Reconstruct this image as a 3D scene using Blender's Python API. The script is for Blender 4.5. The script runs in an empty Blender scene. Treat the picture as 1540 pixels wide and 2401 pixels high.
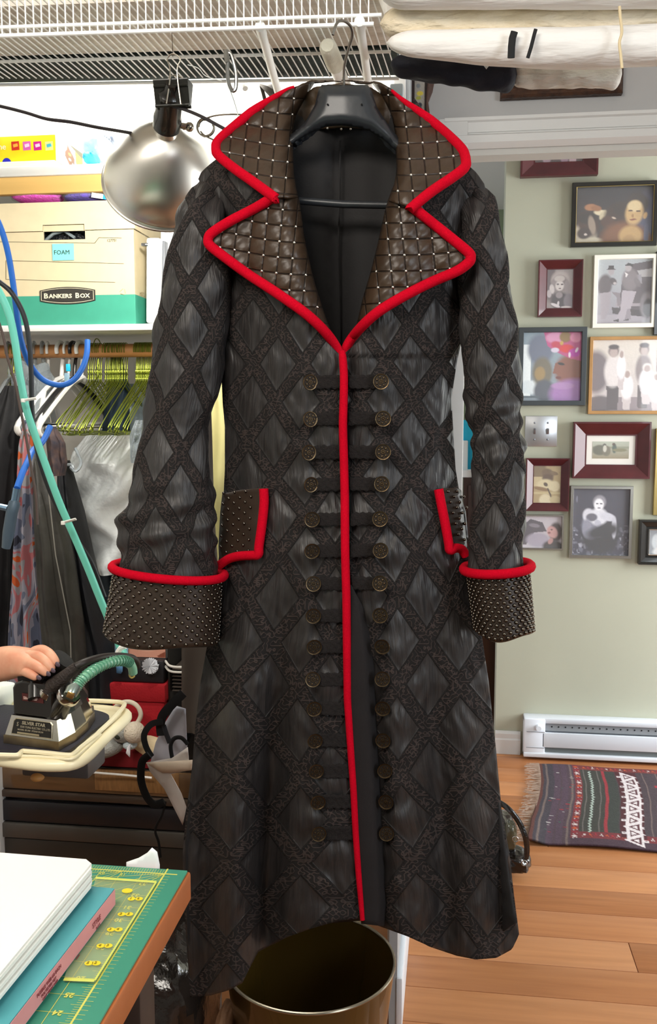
import bpy, bmesh, math, random
import numpy as np
from mathutils import Vector, Matrix, Euler
from mathutils.geometry import delaunay_2d_cdt, intersect_line_line_2d
random.seed(7); rng = np.random.RandomState(5)
S = bpy.context.scene
COL = S.collection
# ---------------------------------------------------------------- camera
W, H, F = 1540.0, 2401.0, 2150.0
CAMZ, PITCH, YAW = 1.35, math.radians(6.0), math.radians(7.6)
cam_d = bpy.data.cameras.new('camera'); cam = bpy.data.objects.new('camera', cam_d); COL.objects.link(cam)
cam_d.sensor_fit = 'VERTICAL'; cam_d.sensor_height = 24.0; cam_d.lens = F / H * 24.0
cam_d.clip_start = 0.02; cam_d.clip_end = 50
cam.location = (0, 0, CAMZ); cam.rotation_euler = (math.pi/2 - PITCH, 0, YAW)
S.camera = cam
CR = Euler((math.pi/2 - PITCH, 0, YAW)).to_matrix()
# ---------------------------------------------------------------- exposure, world, lights
S.view_settings.view_transform = 'Standard'; S.view_settings.look = 'None'
S.view_settings.gamma = 1.0; S.view_settings.use_curve_mapping = False
S.view_settings.exposure = 0.42
w = bpy.data.worlds.new('world'); S.world = w; w.use_nodes = True
w.node_tree.nodes['Background'].inputs[0].default_value = (0.86, 0.93, 1.0, 1)
w.node_tree.nodes['Background'].inputs[1].default_value = 0.9

def area(name, loc, target, sx, sy, power, col=(1, 1, 1), spread=180):
    l = bpy.data.lights.new(name, 'AREA'); l.shape = 'RECTANGLE'; l.size = sx; l.size_y = sy
    l.energy = power; l.color = col; l.spread = math.radians(spread)
    o = bpy.data.objects.new(name, l); COL.objects.link(o); o.location = loc
    o.rotation_euler = (Vector(target) - Vector(loc)).to_track_quat('-Z', 'Y').to_euler()
    return o
area('closet_ceiling_light', (-0.85, 2.2, 2.36), (-0.85, 2.3, 0), 1.1, 0.3, 15, (1.0, 0.98, 0.93))
area('hall_window_light', (2.9, 2.75, 1.3), (0.9, 3.5, 0.7), 1.6, 1.5, 115, (0.93, 0.97, 1.0))
area('workroom_lamp', (-0.6, 0.1, 2.38), (-0.3, 1.3, 1.2), 1.0, 0.7, 34, (1.0, 0.93, 0.84))
area('workroom_window', (1.9, -0.3, 1.7), (0.1, 1.5, 1.6), 1.0, 1.1, 30, (0.85, 0.93, 1.0))

# ---------------------------------------------------------------- helpers
def ray(px, py):
    return CR @ Vector(((px - W/2)/F, -(py - H/2)/F, -1.0))
CP = Vector((0, 0, CAMZ))
def PY(px, py, Y):
    d = ray(px, py); return CP + d*(Y/d.y)
def PZ(px, py, z):
    d = ray(px, py); return CP + d*((z - CAMZ)/d.z)
def PX(px, py, x):
    d = ray(px, py); return CP + d*(x/d.x)
def lerp(a, b, t): return a + (b - a)*t
def sstep(a, b, x):
    t = min(1, max(0, (x - a)/(b - a))); return t*t*(3 - 2*t)
def interp(pts, x):
    if x <= pts[0][0]: return pts[0][1]
    for (a, b), (c, d) in zip(pts, pts[1:]):
        if x <= c: return b + (d - b)*(x - a)/(c - a)
    return pts[-1][1]
def crom(pts, n=6, closed=False):
    pts = [Vector(p) for p in pts]; N = len(pts); out = []
    for i in range(N if closed else N - 1):
        if closed: p0, p1, p2, p3 = pts[i-1], pts[i], pts[(i+1) % N], pts[(i+2) % N]
        else: p0, p1, p2, p3 = pts[max(0, i-1)], pts[i], pts[i+1], pts[min(N-1, i+2)]
        for k in range(n):
            t = k/n
            out.append(0.5*((2*p1) + (p2 - p0)*t + (2*p0 - 5*p1 + 4*p2 - p3)*t*t + (3*p1 - p0 - 3*p2 + p3)*t**3))
    if not closed: out.append(pts[-1])
    return out
def lin(c):
    if isinstance(c, str):
        c = c.lstrip('#'); c = [int(c[i:i+2], 16)/255 for i in (0, 2, 4)]
    return [x/12.92 if x <= .04045 else ((x + .055)/1.055)**2.4 for x in c]

class MB:
    def __init__(s): s.v = []; s.f = []; s.uv = None; s.col = None
    def add(s, vs, fs):
        o = len(s.v); s.v += [tuple(v) for v in vs]; s.f += [tuple(i + o for i in f) for f in fs]; return s
    def box(s, c, d, R=None, bev=0.0):
        c = Vector(c); hx, hy, hz = d[0]/2, d[1]/2, d[2]/2
        if bev > 0:
            b = min(bev, hx*.9, hy*.9, hz*.9); vs = []; 
            bm = bmesh.new(); bmesh.ops.create_cube(bm, size=1)
            for v in bm.verts: v.co = Vector((v.co.x*2*hx, v.co.y*2*hy, v.co.z*2*hz))
            bmesh.ops.bevel(bm, geom=bm.edges[:], offset=b, segments=2, affect='EDGES', profile=.5)
            bm.verts.index_update()
            vs = [v.co.copy() for v in bm.verts]; fs = [[v.index for v in f.verts] for f in bm.faces]; bm.free()
        else:
            vs = [Vector((x, y, z)) for x in (-hx, hx) for y in (-hy, hy) for z in (-hz, hz)]
            fs = [(0,1,3,2),(4,6,7,5),(0,4,5,1),(2,3,7,6),(0,2,6,4),(1,5,7,3)]
        if R is not None: vs = [R @ v for v in vs]
        return s.add([v + c for v in vs], fs)
    def box2(s, a, b, bev=0.0):
        a = Vector(a); b = Vector(b); return s.box((a + b)/2, [abs(b[i] - a[i]) for i in range(3)], None, bev)
    def tube(s, pts, r, seg=8, closed=False, flat=1.0, up=None):
        pts = [Vector(p) for p in pts]; n = len(pts)
        if not hasattr(r, '__len__'): r = [r]*n
        T = []
        for i in range(n):
            if closed: t = pts[(i+1) % n] - pts[i-1]
            else: t = pts[min(n-1, i+1)] - pts[max(0, i-1)]
            T.append(t.normalized() if t.length > 1e-9 else Vector((0, 0, 1)))
        N = Vector(up) if up is not None else T[0].orthogonal()
        vs = []
        for i in range(n):
            N = (N - T[i]*N.dot(T[i]))
            N = N.normalized() if N.length > 1e-6 else T[i].orthogonal().normalized()
            if up is not None:
                U = Vector(up); N2 = U - T[i]*U.dot(T[i]); N = N2.normalized() if N2.length > 1e-4 else N
            B = T[i].cross(N)
            for k in range(seg):
                a = 2*math.pi*k/seg
                vs.append(pts[i] + (N*math.cos(a)*flat + B*math.sin(a))*r[i])
        fs = []
        for i in range(n if closed else n - 1):
            j = (i + 1) % n
            for k in range(seg):
                l = (k + 1) % seg
                fs.append((i*seg + k, i*seg + l, j*seg + l, j*seg + k))
        if not closed:
            fs.append(tuple(range(seg))[::-1]); fs.append(tuple((n-1)*seg + k for k in range(seg)))
        return s.add(vs, fs)
    def lathe(s, prof, org, axis=(0, 0, 1), seg=24, ang=2*math.pi):
        ax = Vector(axis).normalized(); A = ax.orthogonal().normalized(); B = ax.cross(A); org = Vector(org); vs = []; fs = []
        for (r, h) in prof:
            for k in range(seg):
                a = ang*k/seg; vs.append(org + ax*h + (A*math.cos(a) + B*math.sin(a))*r)
        for i in range(len(prof) - 1):
            for k in range(seg):
                l = (k + 1) % seg; fs.append((i*seg + k, i*seg + l, (i+1)*seg + l, (i+1)*seg + k))
        return s.add(vs, fs)
    def sphere(s, c, r, seg=8, rings=5, sc=(1, 1, 1), R=None):
        c = Vector(c); vs = []; fs = []
        for i in range(rings + 1):
            th = math.pi*i/rings
            for k in range(seg):
                a = 2*math.pi*k/seg
                v = Vector((r*sc[0]*math.sin(th)*math.cos(a), r*sc[1]*math.sin(th)*math.sin(a), r*sc[2]*math.cos(th)))
                vs.append(c + (R @ v if R is not None else v))
        for i in range(rings):
            for k in range(seg):
                l = (k + 1) % seg; fs.append((i*seg + k, (i+1)*seg + k, (i+1)*seg + l, i*seg + l))
        return s.add(vs, fs)
    def prism(s, poly, z0, z1, M=None):
        n = len(poly); vs = [Vector((p[0], p[1], z)) for z in (z0, z1) for p in poly]
        if M is not None: vs = [M @ v for v in vs]
        return s.add(vs, [tuple(range(n))[::-1], tuple(range(n, 2*n))] + [(i, (i+1) % n, n + (i+1) % n, n + i) for i in range(n)])

LOC = {}
def setmesh(o_name, vs, fs, mat, smooth):
    me = bpy.data.meshes.new(o_name); me.from_pydata([tuple(v) for v in vs], [], fs)
    if mat is not None: me.materials.append(mat)
    me.validate(clean_customdata=False)
    if smooth: me.polygons.foreach_set('use_smooth', [True]*len(me.polygons))
    me.update(); return me
def obj(name, mb, mat, parent=None, smooth=True, uv=None, col=None, solid=0, org=None, angle=None, recalc=True):
    vs = np.array([tuple(v) for v in mb.v], dtype=float)
    if parent is not None: base = LOC[parent.name] if org is None else Vector(org)
    else:
        if org is None:
            lo, hi = vs.min(0), vs.max(0); base = Vector(((lo[0] + hi[0])/2, (lo[1] + hi[1])/2, lo[2]))
        else: base = Vector(org)
    me = setmesh(name, (vs - np.array(base)).tolist(), mb.f, mat, smooth)
    if recalc and uv is None and col is None and not hasattr(mb, 'px'):
        bm = bmesh.new(); bm.from_mesh(me); bmesh.ops.recalc_face_normals(bm, faces=bm.faces[:]); bm.to_mesh(me); bm.free()
    if uv is not None:
        l = me.uv_layers.new(name='UVMap'); idx = np.zeros(len(me.loops), dtype=np.int32); me.loops.foreach_get('vertex_index', idx)
        l.data.foreach_set('uv', np.array(uv, dtype=np.float32)[idx].ravel())
    if col is not None:
        a = me.color_attributes.new('Col', 'FLOAT_COLOR', 'POINT')
        c = np.ones((len(me.vertices), 4), dtype=np.float32); c[:, :3] = col; a.data.foreach_set('color', c.ravel())
    o = bpy.data.objects.new(name, me); COL.objects.link(o)
    if parent is not None:
        o.parent = parent; o.location = base - LOC[parent.name]
    else: o.location = base
    LOC[o.name] = base
    if smooth and angle is None: angle = 40
    if smooth and angle < 180:
        try: me.set_sharp_from_angle(angle=math.radians(angle))
        except Exception: pass
    if solid:
        m = o.modifiers.new('thickness', 'SOLIDIFY'); m.thickness = abs(solid); m.offset = 1 if solid > 0 else -1
    return o
def tag(o, label=None, cat=None, group=None, kind=None):
    if label: o['label'] = label
    if cat: o['category'] = cat
    if group: o['group'] = group
    if kind: o['kind'] = kind
    return o
def thing(name, loc, label, cat, group=None):
    o = bpy.data.objects.new(name, None); COL.objects.link(o); o.location = loc; o.empty_display_size = .02
    LOC[o.name] = Vector(loc); return tag(o, label, cat, group)
def dup(root, loc, rz=0, label=None, group=None, sc=None):
    r = root.copy(); COL.objects.link(r); r.location = loc; r.rotation_euler = (root.rotation_euler[0], root.rotation_euler[1], rz)
    if sc: r.scale = sc
    if label: r['label'] = label
    if group: r['group'] = group
    LOC[r.name] = Vector(loc)
    for ch in list(root.children):
        c = ch.copy(); COL.objects.link(c); c.parent = r
        for g in list(ch.children):
            d = g.copy(); COL.objects.link(d); d.parent = c
    return r

# ---------------------------------------------------------------- materials
MATS = {}
def mat(name, col, rough=.6, metal=0, bump=None, var=None, coat=0, sheen=0, trans=0, alpha=1, emit=0, aniso=0, ior=1.45, stretch=(1, 1, 1), sub=0):
    if name in MATS: return MATS[name]
    m = bpy.data.materials.new(name); m.use_nodes = True; nt = m.node_tree; b = nt.nodes['Principled BSDF']
    c = lin(col); b.inputs['Base Color'].default_value = (*c, 1)
    b.inputs['Roughness'].default_value = rough; b.inputs['Metallic'].default_value = metal
    b.inputs['Coat Weight'].default_value = coat; b.inputs['Sheen Weight'].default_value = sheen
    b.inputs['Transmission Weight'].default_value = trans; b.inputs['Alpha'].default_value = alpha; b.inputs['IOR'].default_value = ior
    b.inputs['Anisotropic'].default_value = aniso
    if emit: b.inputs['Emission Color'].default_value = (*c, 1); b.inputs['Emission Strength'].default_value = emit
    tc = mp = None
    if bump or var:
        tc = nt.nodes.new('ShaderNodeTexCoord'); mp = nt.nodes.new('ShaderNodeMapping')
        mp.inputs['Scale'].default_value = stretch; nt.links.new(tc.outputs['Object'], mp.inputs[0])
    if var:
        n = nt.nodes.new('ShaderNodeTexNoise'); n.inputs['Scale'].default_value = var[0]; n.inputs['Detail'].default_value = 5
        nt.links.new(mp.outputs[0], n.inputs['Vector'])
        r = nt.nodes.new('ShaderNodeValToRGB'); r.color_ramp.elements[0].position = .3; r.color_ramp.elements[1].position = .7
        c2 = lin(var[2]) if len(var) > 2 else [x*(1 - var[1]) for x in c]
        r.color_ramp.elements[0].color = (*c2, 1); r.color_ramp.elements[1].color = (*c, 1)
        nt.links.new(n.outputs['Fac'], r.inputs[0]); nt.links.new(r.outputs[0], b.inputs['Base Color'])
    if bump:
        n = nt.nodes.new('ShaderNodeTexNoise'); n.inputs['Scale'].default_value = bump[0]; n.inputs['Detail'].default_value = 4
        nt.links.new(mp.outputs[0], n.inputs['Vector'])
        bp = nt.nodes.new('ShaderNodeBump'); bp.inputs['Strength'].default_value = bump[1]; bp.inputs['Distance'].default_value = bump[2] if len(bump) > 2 else .002
        nt.links.new(n.outputs['Fac'], bp.inputs['Height']); nt.links.new(bp.outputs[0], b.inputs['Normal'])
    MATS[name] = m; return m
def vcol_mat(name='printed_photo', rough=.35, coat=.3, bump=None):
    if name in MATS: return MATS[name]
    m = mat(name, '#808080', rough, coat=coat, bump=bump); nt = m.node_tree
    a = nt.nodes.new('ShaderNodeVertexColor'); a.layer_name = 'Col'; nt.links.new(a.outputs[0], nt.nodes['Principled BSDF'].inputs['Base Color'])
    return m

# numpy painter: colours for a printed surface; x,y in 0..1 (y down)
def paint(nx, ny, bg, shapes, noise=.03, aspect=1.0):
    y, x = np.mgrid[0:ny, 0:nx]; x = x/(nx - 1); y = y/(ny - 1)
    im = np.zeros((ny, nx, 3)); 
    if isinstance(bg, tuple): 
        a, b = np.array(lin(bg[0])), np.array(lin(bg[1])); im[:] = a + (b - a)*y[..., None]
    else: im[:] = lin(bg)
    for s in shapes:
        k = s[0]
        if k == 'e':
            _, cx, cy, rx, ry, rot, c = s[:7]; soft = s[7] if len(s) > 7 else .32
            ca, sa = math.cos(math.radians(rot)), math.sin(math.radians(rot))
            X = (x - cx); Y = (y - cy)*aspect; U = (X*ca + Y*sa)/rx; V = (-X*sa + Y*ca)/(ry*aspect)
            d = np.sqrt(U*U + V*V); m = np.clip((1 - d)/soft + .5, 0, 1)
        elif k == 'p':
            _, pts, c = s[:3]; m = np.zeros_like(x); n = len(pts); ins = np.zeros(x.shape, bool)
            for i in range(n):
                x1, y1 = pts[i]; x2, y2 = pts[(i+1) % n]
                if y1 == y2: continue
                cond = ((y1 > y) != (y2 > y)) & (x < (x2 - x1)*(y - y1)/(y2 - y1) + x1); ins ^= cond
            m = ins.astype(float)
        elif k == 'r':
            _, x0, y0, x1, y1, c = s[:6]; m = ((x >= x0) & (x <= x1) & (y >= y0) & (y <= y1)).astype(float)
        elif k == 'n':
            _, amp, c, sc = s[:4]; box = s[4] if len(s) > 4 else (0, 0, 1, 1)
            g = rng.rand(int(sc)+2, int(sc)+2); fx = x*sc; fy = y*sc; ix = fx.astype(int); iy = fy.astype(int)
            gx = fx - ix; gy = fy - iy
            v = (g[iy, ix]*(1-gx)*(1-gy) + g[iy, ix+1]*gx*(1-gy) + g[iy+1, ix]*(1-gx)*gy + g[iy+1, ix+1]*gx*gy)
            m = np.clip((v - (1 - amp))*6, 0, 1)*((x >= box[0]) & (x <= box[2]) & (y >= box[1]) & (y <= box[3]))
        im = im*(1 - m[..., None]) + np.array(lin(c))*m[..., None]
    im *= (1 + noise*(rng.rand(ny, nx, 1) - .5)*2)
    return np.clip(im, 0, 1)
def grid_print(name, o, ux, uy, im, m, parent, disp=None, nrm=None):
    """o = top-left corner, ux = full width vector, uy = full downward vector"""
    ny, nx = im.shape[:2]; mb = MB(); o = Vector(o); ux = Vector(ux); uy = Vector(uy); vs = []
    for j in range(ny):
        for i in range(nx):
            p = o + ux*(i/(nx-1)) + uy*(j/(ny-1))
            if disp: p = p + nrm*disp(i/(nx-1), j/(ny-1))
            vs.append(p)
    fs = [(j*nx + i, (j+1)*nx + i, (j+1)*nx + i + 1, j*nx + i + 1) for j in range(ny-1) for i in range(nx-1)]
    mb.add(vs, fs); return obj(name, mb, m, parent, smooth=True, col=im.reshape(-1, 3), angle=180)
def text(name, s, loc, R, size, m, parent, ext=.0002, sx=1.0, align='LEFT', bold=0):
    c = bpy.data.curves.new(name, 'FONT'); c.body = s; c.size = size; c.extrude = ext; c.align_x = align; c.resolution_u = 2; c.offset = bold
    t = bpy.data.objects.new('tmp', c); COL.objects.link(t); dg = bpy.context.evaluated_depsgraph_get(); dg.update()
    me = bpy.data.meshes.new_from_object(t.evaluated_get(dg)); bpy.data.objects.remove(t)
    vs = [R @ Vector((v.co.x*sx, v.co.y, v.co.z)) + Vector(loc) for v in me.vertices]
    mb = MB(); mb.add(vs, [tuple(p.vertices) for p in me.polygons]); bpy.data.meshes.remove(me)
    return obj(name, mb, m, parent, smooth=False)
RFRONT = Matrix(((1, 0, 0), (0, 0, -1), (0, 1, 0)))     # text plane facing -Y

def inside(poly, x, y):
    c = False; n = len(poly)
    for i in range(n):
        x1, y1 = poly[i]; x2, y2 = poly[(i+1) % n]
        if (y1 > y) != (y2 > y) and x < (x2 - x1)*(y - y1)/(y2 - y1) + x1: c = not c
    return c
def edgedist(poly, x, y):
    d = 1e9; n = len(poly)
    for i in range(n):
        ax, ay = poly[i]; bx, by = poly[(i+1) % n]; dx, dy = bx-ax, by-ay; L = dx*dx + dy*dy
        t = 0 if L == 0 else max(0, min(1, ((x-ax)*dx + (y-ay)*dy)/L)); d = min(d, math.hypot(x-ax-t*dx, y-ay-t*dy))
    return d
def sheet(poly, step, fn):
    """constrained triangulation of a polygon laid out on its own surface: fn(x,y) -> world point"""
    b = []
    n = len(poly)
    for i in range(n):
        a, c = Vector(poly[i]), Vector(poly[(i+1) % n]); k = max(1, int((c-a).length/step))
        b += [a.lerp(c, j/k) for j in range(k)]
    bp = [tuple(p) for p in b]; nb = len(bp); pts = [Vector(p) for p in bp]
    xs = [p[0] for p in bp]; ys = [p[1] for p in bp]; row = 0; y = min(ys) + step*.5
    while y < max(ys):
        x = min(xs) + step*(.5 + .5*(row % 2))
        while x < max(xs):
            if inside(poly, x, y) and edgedist(poly, x, y) > step*.45: pts.append(Vector((x, y)))
            x += step
        y += step*.87; row += 1
    v, e, f, *_ = delaunay_2d_cdt(pts, [], [list(range(nb))], 1, 1e-5)
    f = [tuple(q) if sum(v[q[i]].x*v[q[(i+1) % len(q)]].y - v[q[(i+1) % len(q)]].x*v[q[i]].y for i in range(len(q))) < 0 else tuple(q)[::-1] for q in f]
    mb = MB(); mb.add([fn(p.x, p.y) for p in v], f); mb.px = [(p.x, p.y) for p in v]; return mb
def loft(rings, seg=48, close=True):
    """rings of world-space (left, right, depth radius, fold amp, fold count, phase)"""
    mb = MB(); vs = []; 
    for (L, R, rd, fa, nf, ph) in rings:
        c = (L + R)/2; h = (R - L)/2
        for k in range(seg):
            a = 2*math.pi*k/seg; ca, sa = math.cos(a), math.sin(a)
            off = fa*math.sin(nf*a + ph)
            vs.append(c - h*ca + Vector((0, -(rd*math.copysign(abs(sa)**.85, sa)) - off*(abs(sa)**.5), 0)))
    fs = []
    for i in range(len(rings)-1):
        for k in range(seg):
            l = (k+1) % seg; fs.append((i*seg+k, (i+1)*seg+k, (i+1)*seg+l, i*seg+l))
    if close:
        fs.append(tuple(range(seg))); fs.append(tuple((len(rings)-1)*seg + k for k in range(seg))[::-1])
    return mb.add(vs, fs)
def drape(rows, Y, rd=.03, fa=.01, nf=9, n=40, wob=.4, seg=56, close=True):
    """hanging cloth: rows = [(py, xl, xr)], at depth Y"""
    y0, y1 = rows[0][0], rows[-1][0]; L = [(r[0], r[1]) for r in rows]; R = [(r[0], r[2]) for r in rows]; rg = []
    for i in range(n+1):
        y = lerp(y0, y1, i/n); k = min(1, .35 + i/n*1.2)
        rg.append((PY(interp(L, y), y, Y), PY(interp(R, y), y, Y), rd*min(1, .4 + 3*i/n), fa*k, nf, wob*math.sin(i*.35) + i*.02))
    return loft(rg, seg, close)
# ================================================================ ROOM
SAGE = mat('sage_wall_paint', '#b4b5a2', .75, var=(3, .05), bump=(180, .08, .001))
WHITE = mat('white_paint', '#dcdcda', .5, var=(4, .03))
GREYW = mat('pale_grey_wall_paint', '#aaa8a6', .7, var=(3, .04))
CLOS = mat('closet_white_wall', '#e8e8e2', .8, bump=(60, .05, .001))
YB = PZ(1190, 1765, 0).y
YD = 2.50                     # plane of the doorway wall
print('YB', YB, 'corner', PY(1190, 400, YB), PY(1160, 1700, YB), 'header', PY(1300, 360, YD), PY(1300, 270, YD))
def struct(name, mb, m, parent=None, **k):
    o = obj(name, mb, m, parent, **k)
    if parent is None: o['kind'] = 'structure'
    return o
xc = PY(1162, 1650, YB).x
# floor slab and laminate planks
fl = struct('floor', MB().box2((-2.3, -1.5, -.06), (3.2, 6.2, -.008)), mat('subfloor', '#6b4a30', .8), smooth=False)
W1 = mat('floor_plank_wood', '#bb7e50', .42, var=(9, .25, '#aa6e44'), stretch=(.35, 5, 1), bump=(60, .12, .0005), coat=.05)
W2 = mat('floor_plank_wood_light', '#be8254', .42, var=(9, .25, '#ab7247'), stretch=(.35, 5, 1), bump=(60, .12, .0005), coat=.05)
W3 = mat('floor_plank_wood_red', '#b6784b', .44, var=(11, .25, '#a3683f'), stretch=(.3, 6, 1), bump=(60, .12, .0005), coat=.05)
pw = .128; pl = 2.4; pm = []
for m in (W1, W2, W3):
    mb = MB().box((0, 0, 0), (pl - .0016, pw - .0016, .008), None, .0012); pm.append(setmesh('plank', mb.v, mb.f, m, True))
r_ = 0; y = 1.10
while y < YB + .05 or y < 3.8:
    x = -1.9 + (r_*.93) % pl
    while x < 2.6:
        if not (y > YB and x > xc + pl):
            o = bpy.data.objects.new('plank', pm[(r_*5 + int(x*7)) % 3]); COL.objects.link(o); o.parent = fl; o.location = Vector((x, y, -.004)) - LOC['floor']
        x += pl
    y += pw; r_ += 1
# sage wall with baseboard
struct('wall_back', MB().box2((xc, YB, 0), (3.2, YB + .12, 2.5)), SAGE, smooth=False)
bb = MB(); bz = .092
prof = [(0, 0), (-.016, 0), (-.016, .058), (-.012, .064), (-.012, .082), (-.006, bz), (0, bz)]
def run_x(prof, x0, x1, Y):
    mb = MB(); n = len(prof); vs = [Vector((x, Y + a, b)) for x in (x0, x1) for a, b in prof]
    return mb.add(vs, [tuple(range(n)), tuple(range(n, 2*n))[::-1]] + [(i, n + i, n + (i+1) % n, (i+1) % n) for i in range(n)])
struct('baseboard_back', run_x(prof, xc, PZ(1226, 1770, .05).x, YB), WHITE, smooth=False)
# room beyond the corner: pale upper wall, green lower, brown door
struct('wall_far', MB().box2((-.6, 5.0, 0), (xc + 1.5, 5.1, 2.6)), mat('far_green_wall', '#8f9c80', .8), smooth=False)
zz = PY(1175, 432, 4.96).z
struct('trim_1', MB().box2((-.6, 4.90, zz), (xc + 1.5, 5.0, 2.6)), mat('pale_mint_paint', '#d3e2dc', .7), smooth=False)
# doorway wall with header
xp = PZ(944, 2395, .0).x
hx0 = PY(1086, 1000, YD).x; zb = PY(1300, 344, YD).z; zt = PY(1300, 272, YD).z
struct('wall_doorway', MB().box2((PY(1086, 1000, YD).x, YD, zt - .01), (3.2, YD + .06, 2.42)).box2((xp - .02, YD, 0), (hx0 - .0, YD + .06, 2.42)), GREYW, smooth=False)
# door casing across the top, profiled
h = zt - zb
p = [(0, 0), (-.006, 0), (-.022, .012), (-.022, .030), (-.012, .036), (-.012, h*.5), (-.015, h*.52), (-.015, h - .012), (-.020, h - .008), (-.020, h), (0, h)]
p = [(a, b + zb) for a, b in p]
casing = struct('trim_2', run_x(p, hx0 - .06, 3.2, YD), mat('door_casing_white', '#c9c8c5', .45), smooth=False)
struct('trim_3', MB().box2((hx0 - .075, YD - .018, 0), (hx0, YD, zb + h), .003).box2((hx0 - .05, YD - .024, 0), (hx0 - .035, YD, zb), .002), mat('door_casing_white', '#c9c8c5', .45))
struct('trim_4', MB().box2((hx0, YD, zb - .015), (3.2, YD + .065, zb + .002)), mat('door_lining_white', '#b9b6b0', .5), smooth=False)
# partition whose foot shows beside the bin
xq_ = PY(924, 215, 2.1).x
struct('wall_partition', MB().box2((xq_, 2.1, 0), (xp - .012, YD, 2.42)).box2((xp - .03, 1.905, 0), (xp - .012, 2.1, .30)), mat('partition_grey', '#a9adb0', .6), smooth=False)
struct('baseboard_partition', MB().box2((xp - .014, 1.90, 0), (xp, YD, .12), .004), mat('bright_white_baseboard', '#e6ebf2', .35))
# closet
YC = 2.62
struct('wall_closet', MB().box2((-2.2, YC, 0), (xp - .05, YC + .1, 2.42)), CLOS, smooth=False)
struct('wall_left', MB().box2((-2.25, -1.5, 0), (-2.15, YC, 2.42)), CLOS, smooth=False)
struct('wall_behind', MB().box2((-2.3, -1.5, 0), (2.2, -1.4, 2.42)), mat('work_wall_pale', '#c9c7c2', .8), smooth=False)
struct('wall_right', MB().box2((2.1, -1.5, 0), (2.2, YD, 2.42)), mat('work_wall_pale', '#c9c7c2', .8), smooth=False)
struct('ceiling', MB().box2((-2.3, -1.5, 2.42), (3.2, 6.2, 2.5)), mat('ceiling_white', '#e4e4e0', .8), smooth=False)
# white upright post of the closet frame
struct('trim_5', MB().box2((PY(922, 240, 2.08).x, 2.08, 0), (PY(950, 240, 2.08).x, 2.1, 2.42), .003), WHITE)

# ---------------------------------------------------------------- baseboard heater
a = PY(1228, 1782, YB - .07); b = PY(1228, 1684, YB - .07); hz = b.z
H0, H1 = PZ(1228, 1779, .012).x, 2.4
HW = mat('heater_white_enamel', '#e4eaf2', .32, bump=(300, .05, .0004))
ht = thing('baseboard_heater', ((H0 + H1)/2, YB - .035, 0), 'long white electric baseboard heater under the picture wall', 'heater')
z0 = .012; zt_ = hz; d = .066; f = YB - d
s_ = lambda t: z0 + (zt_ - z0)*t
m1 = MB().box2((H0 + .07, f, s_(.26)), (H1, f + .012, s_(.64)), .003); obj('front_panel', m1, HW, ht)
obj('top_cover', MB().box2((H0, f + .004, s_(.86)), (H1, YB, s_(1)), .006), HW, ht)
obj('bottom_lip', MB().box2((H0, f - .003, s_(0)), (H1, f + .03, s_(.11)), .003), HW, ht)
obj('back_plate', MB().box2((H0, YB - .012, s_(0)), (H1, YB, s_(.95))), HW, ht, smooth=False)
obj('end_cap', MB().box2((H0, f, s_(0)), (H0 + .082, YB, s_(.985)), .006), HW, ht)
obj('upper_grille', MB().box2((H0 + .08, f + .016, s_(.66)), (H1, f + .02, s_(.88))), mat('grille_grey', '#8e9296', .5), ht, smooth=False)
obj('lower_slot', MB().box2((H0 + .08, f + .014, s_(.10)), (H1, f + .02, s_(.28))), mat('slot_grey', '#6d7372', .5), ht, smooth=False)
hole = MB().lathe([(0, 0), (.0028, 0), (.0030, .0008)], (0, 0, 0), (0, -1, 0), 10); hm = setmesh('vent_hole', hole.v, hole.f, mat('dark_hole', '#1b1c1e', .8), True)
x = H0 + .108
while x < 1.9:
    o = bpy.data.objects.new('vent_hole', hm); COL.objects.link(o); o.parent = ht; o.location = Vector((x, f + .0158, s_(.77))) - LOC[ht.name]; x += .0262
obj('dial', MB().lathe([(0, .020), (.010, .020), (.0115, .016), (.0115, 0), (0, 0)], (H0 + .055, f, s_(.78)), (0, -1, 0), 24), HW, ht)
for q in (.645, .24): obj('groove', MB().box2((H0 + .01, f - .0012, s_(q)), (H0 + .08, f, s_(q + .015))), mat('grille_grey', '#8e9296', .5), ht, smooth=False)

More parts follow.
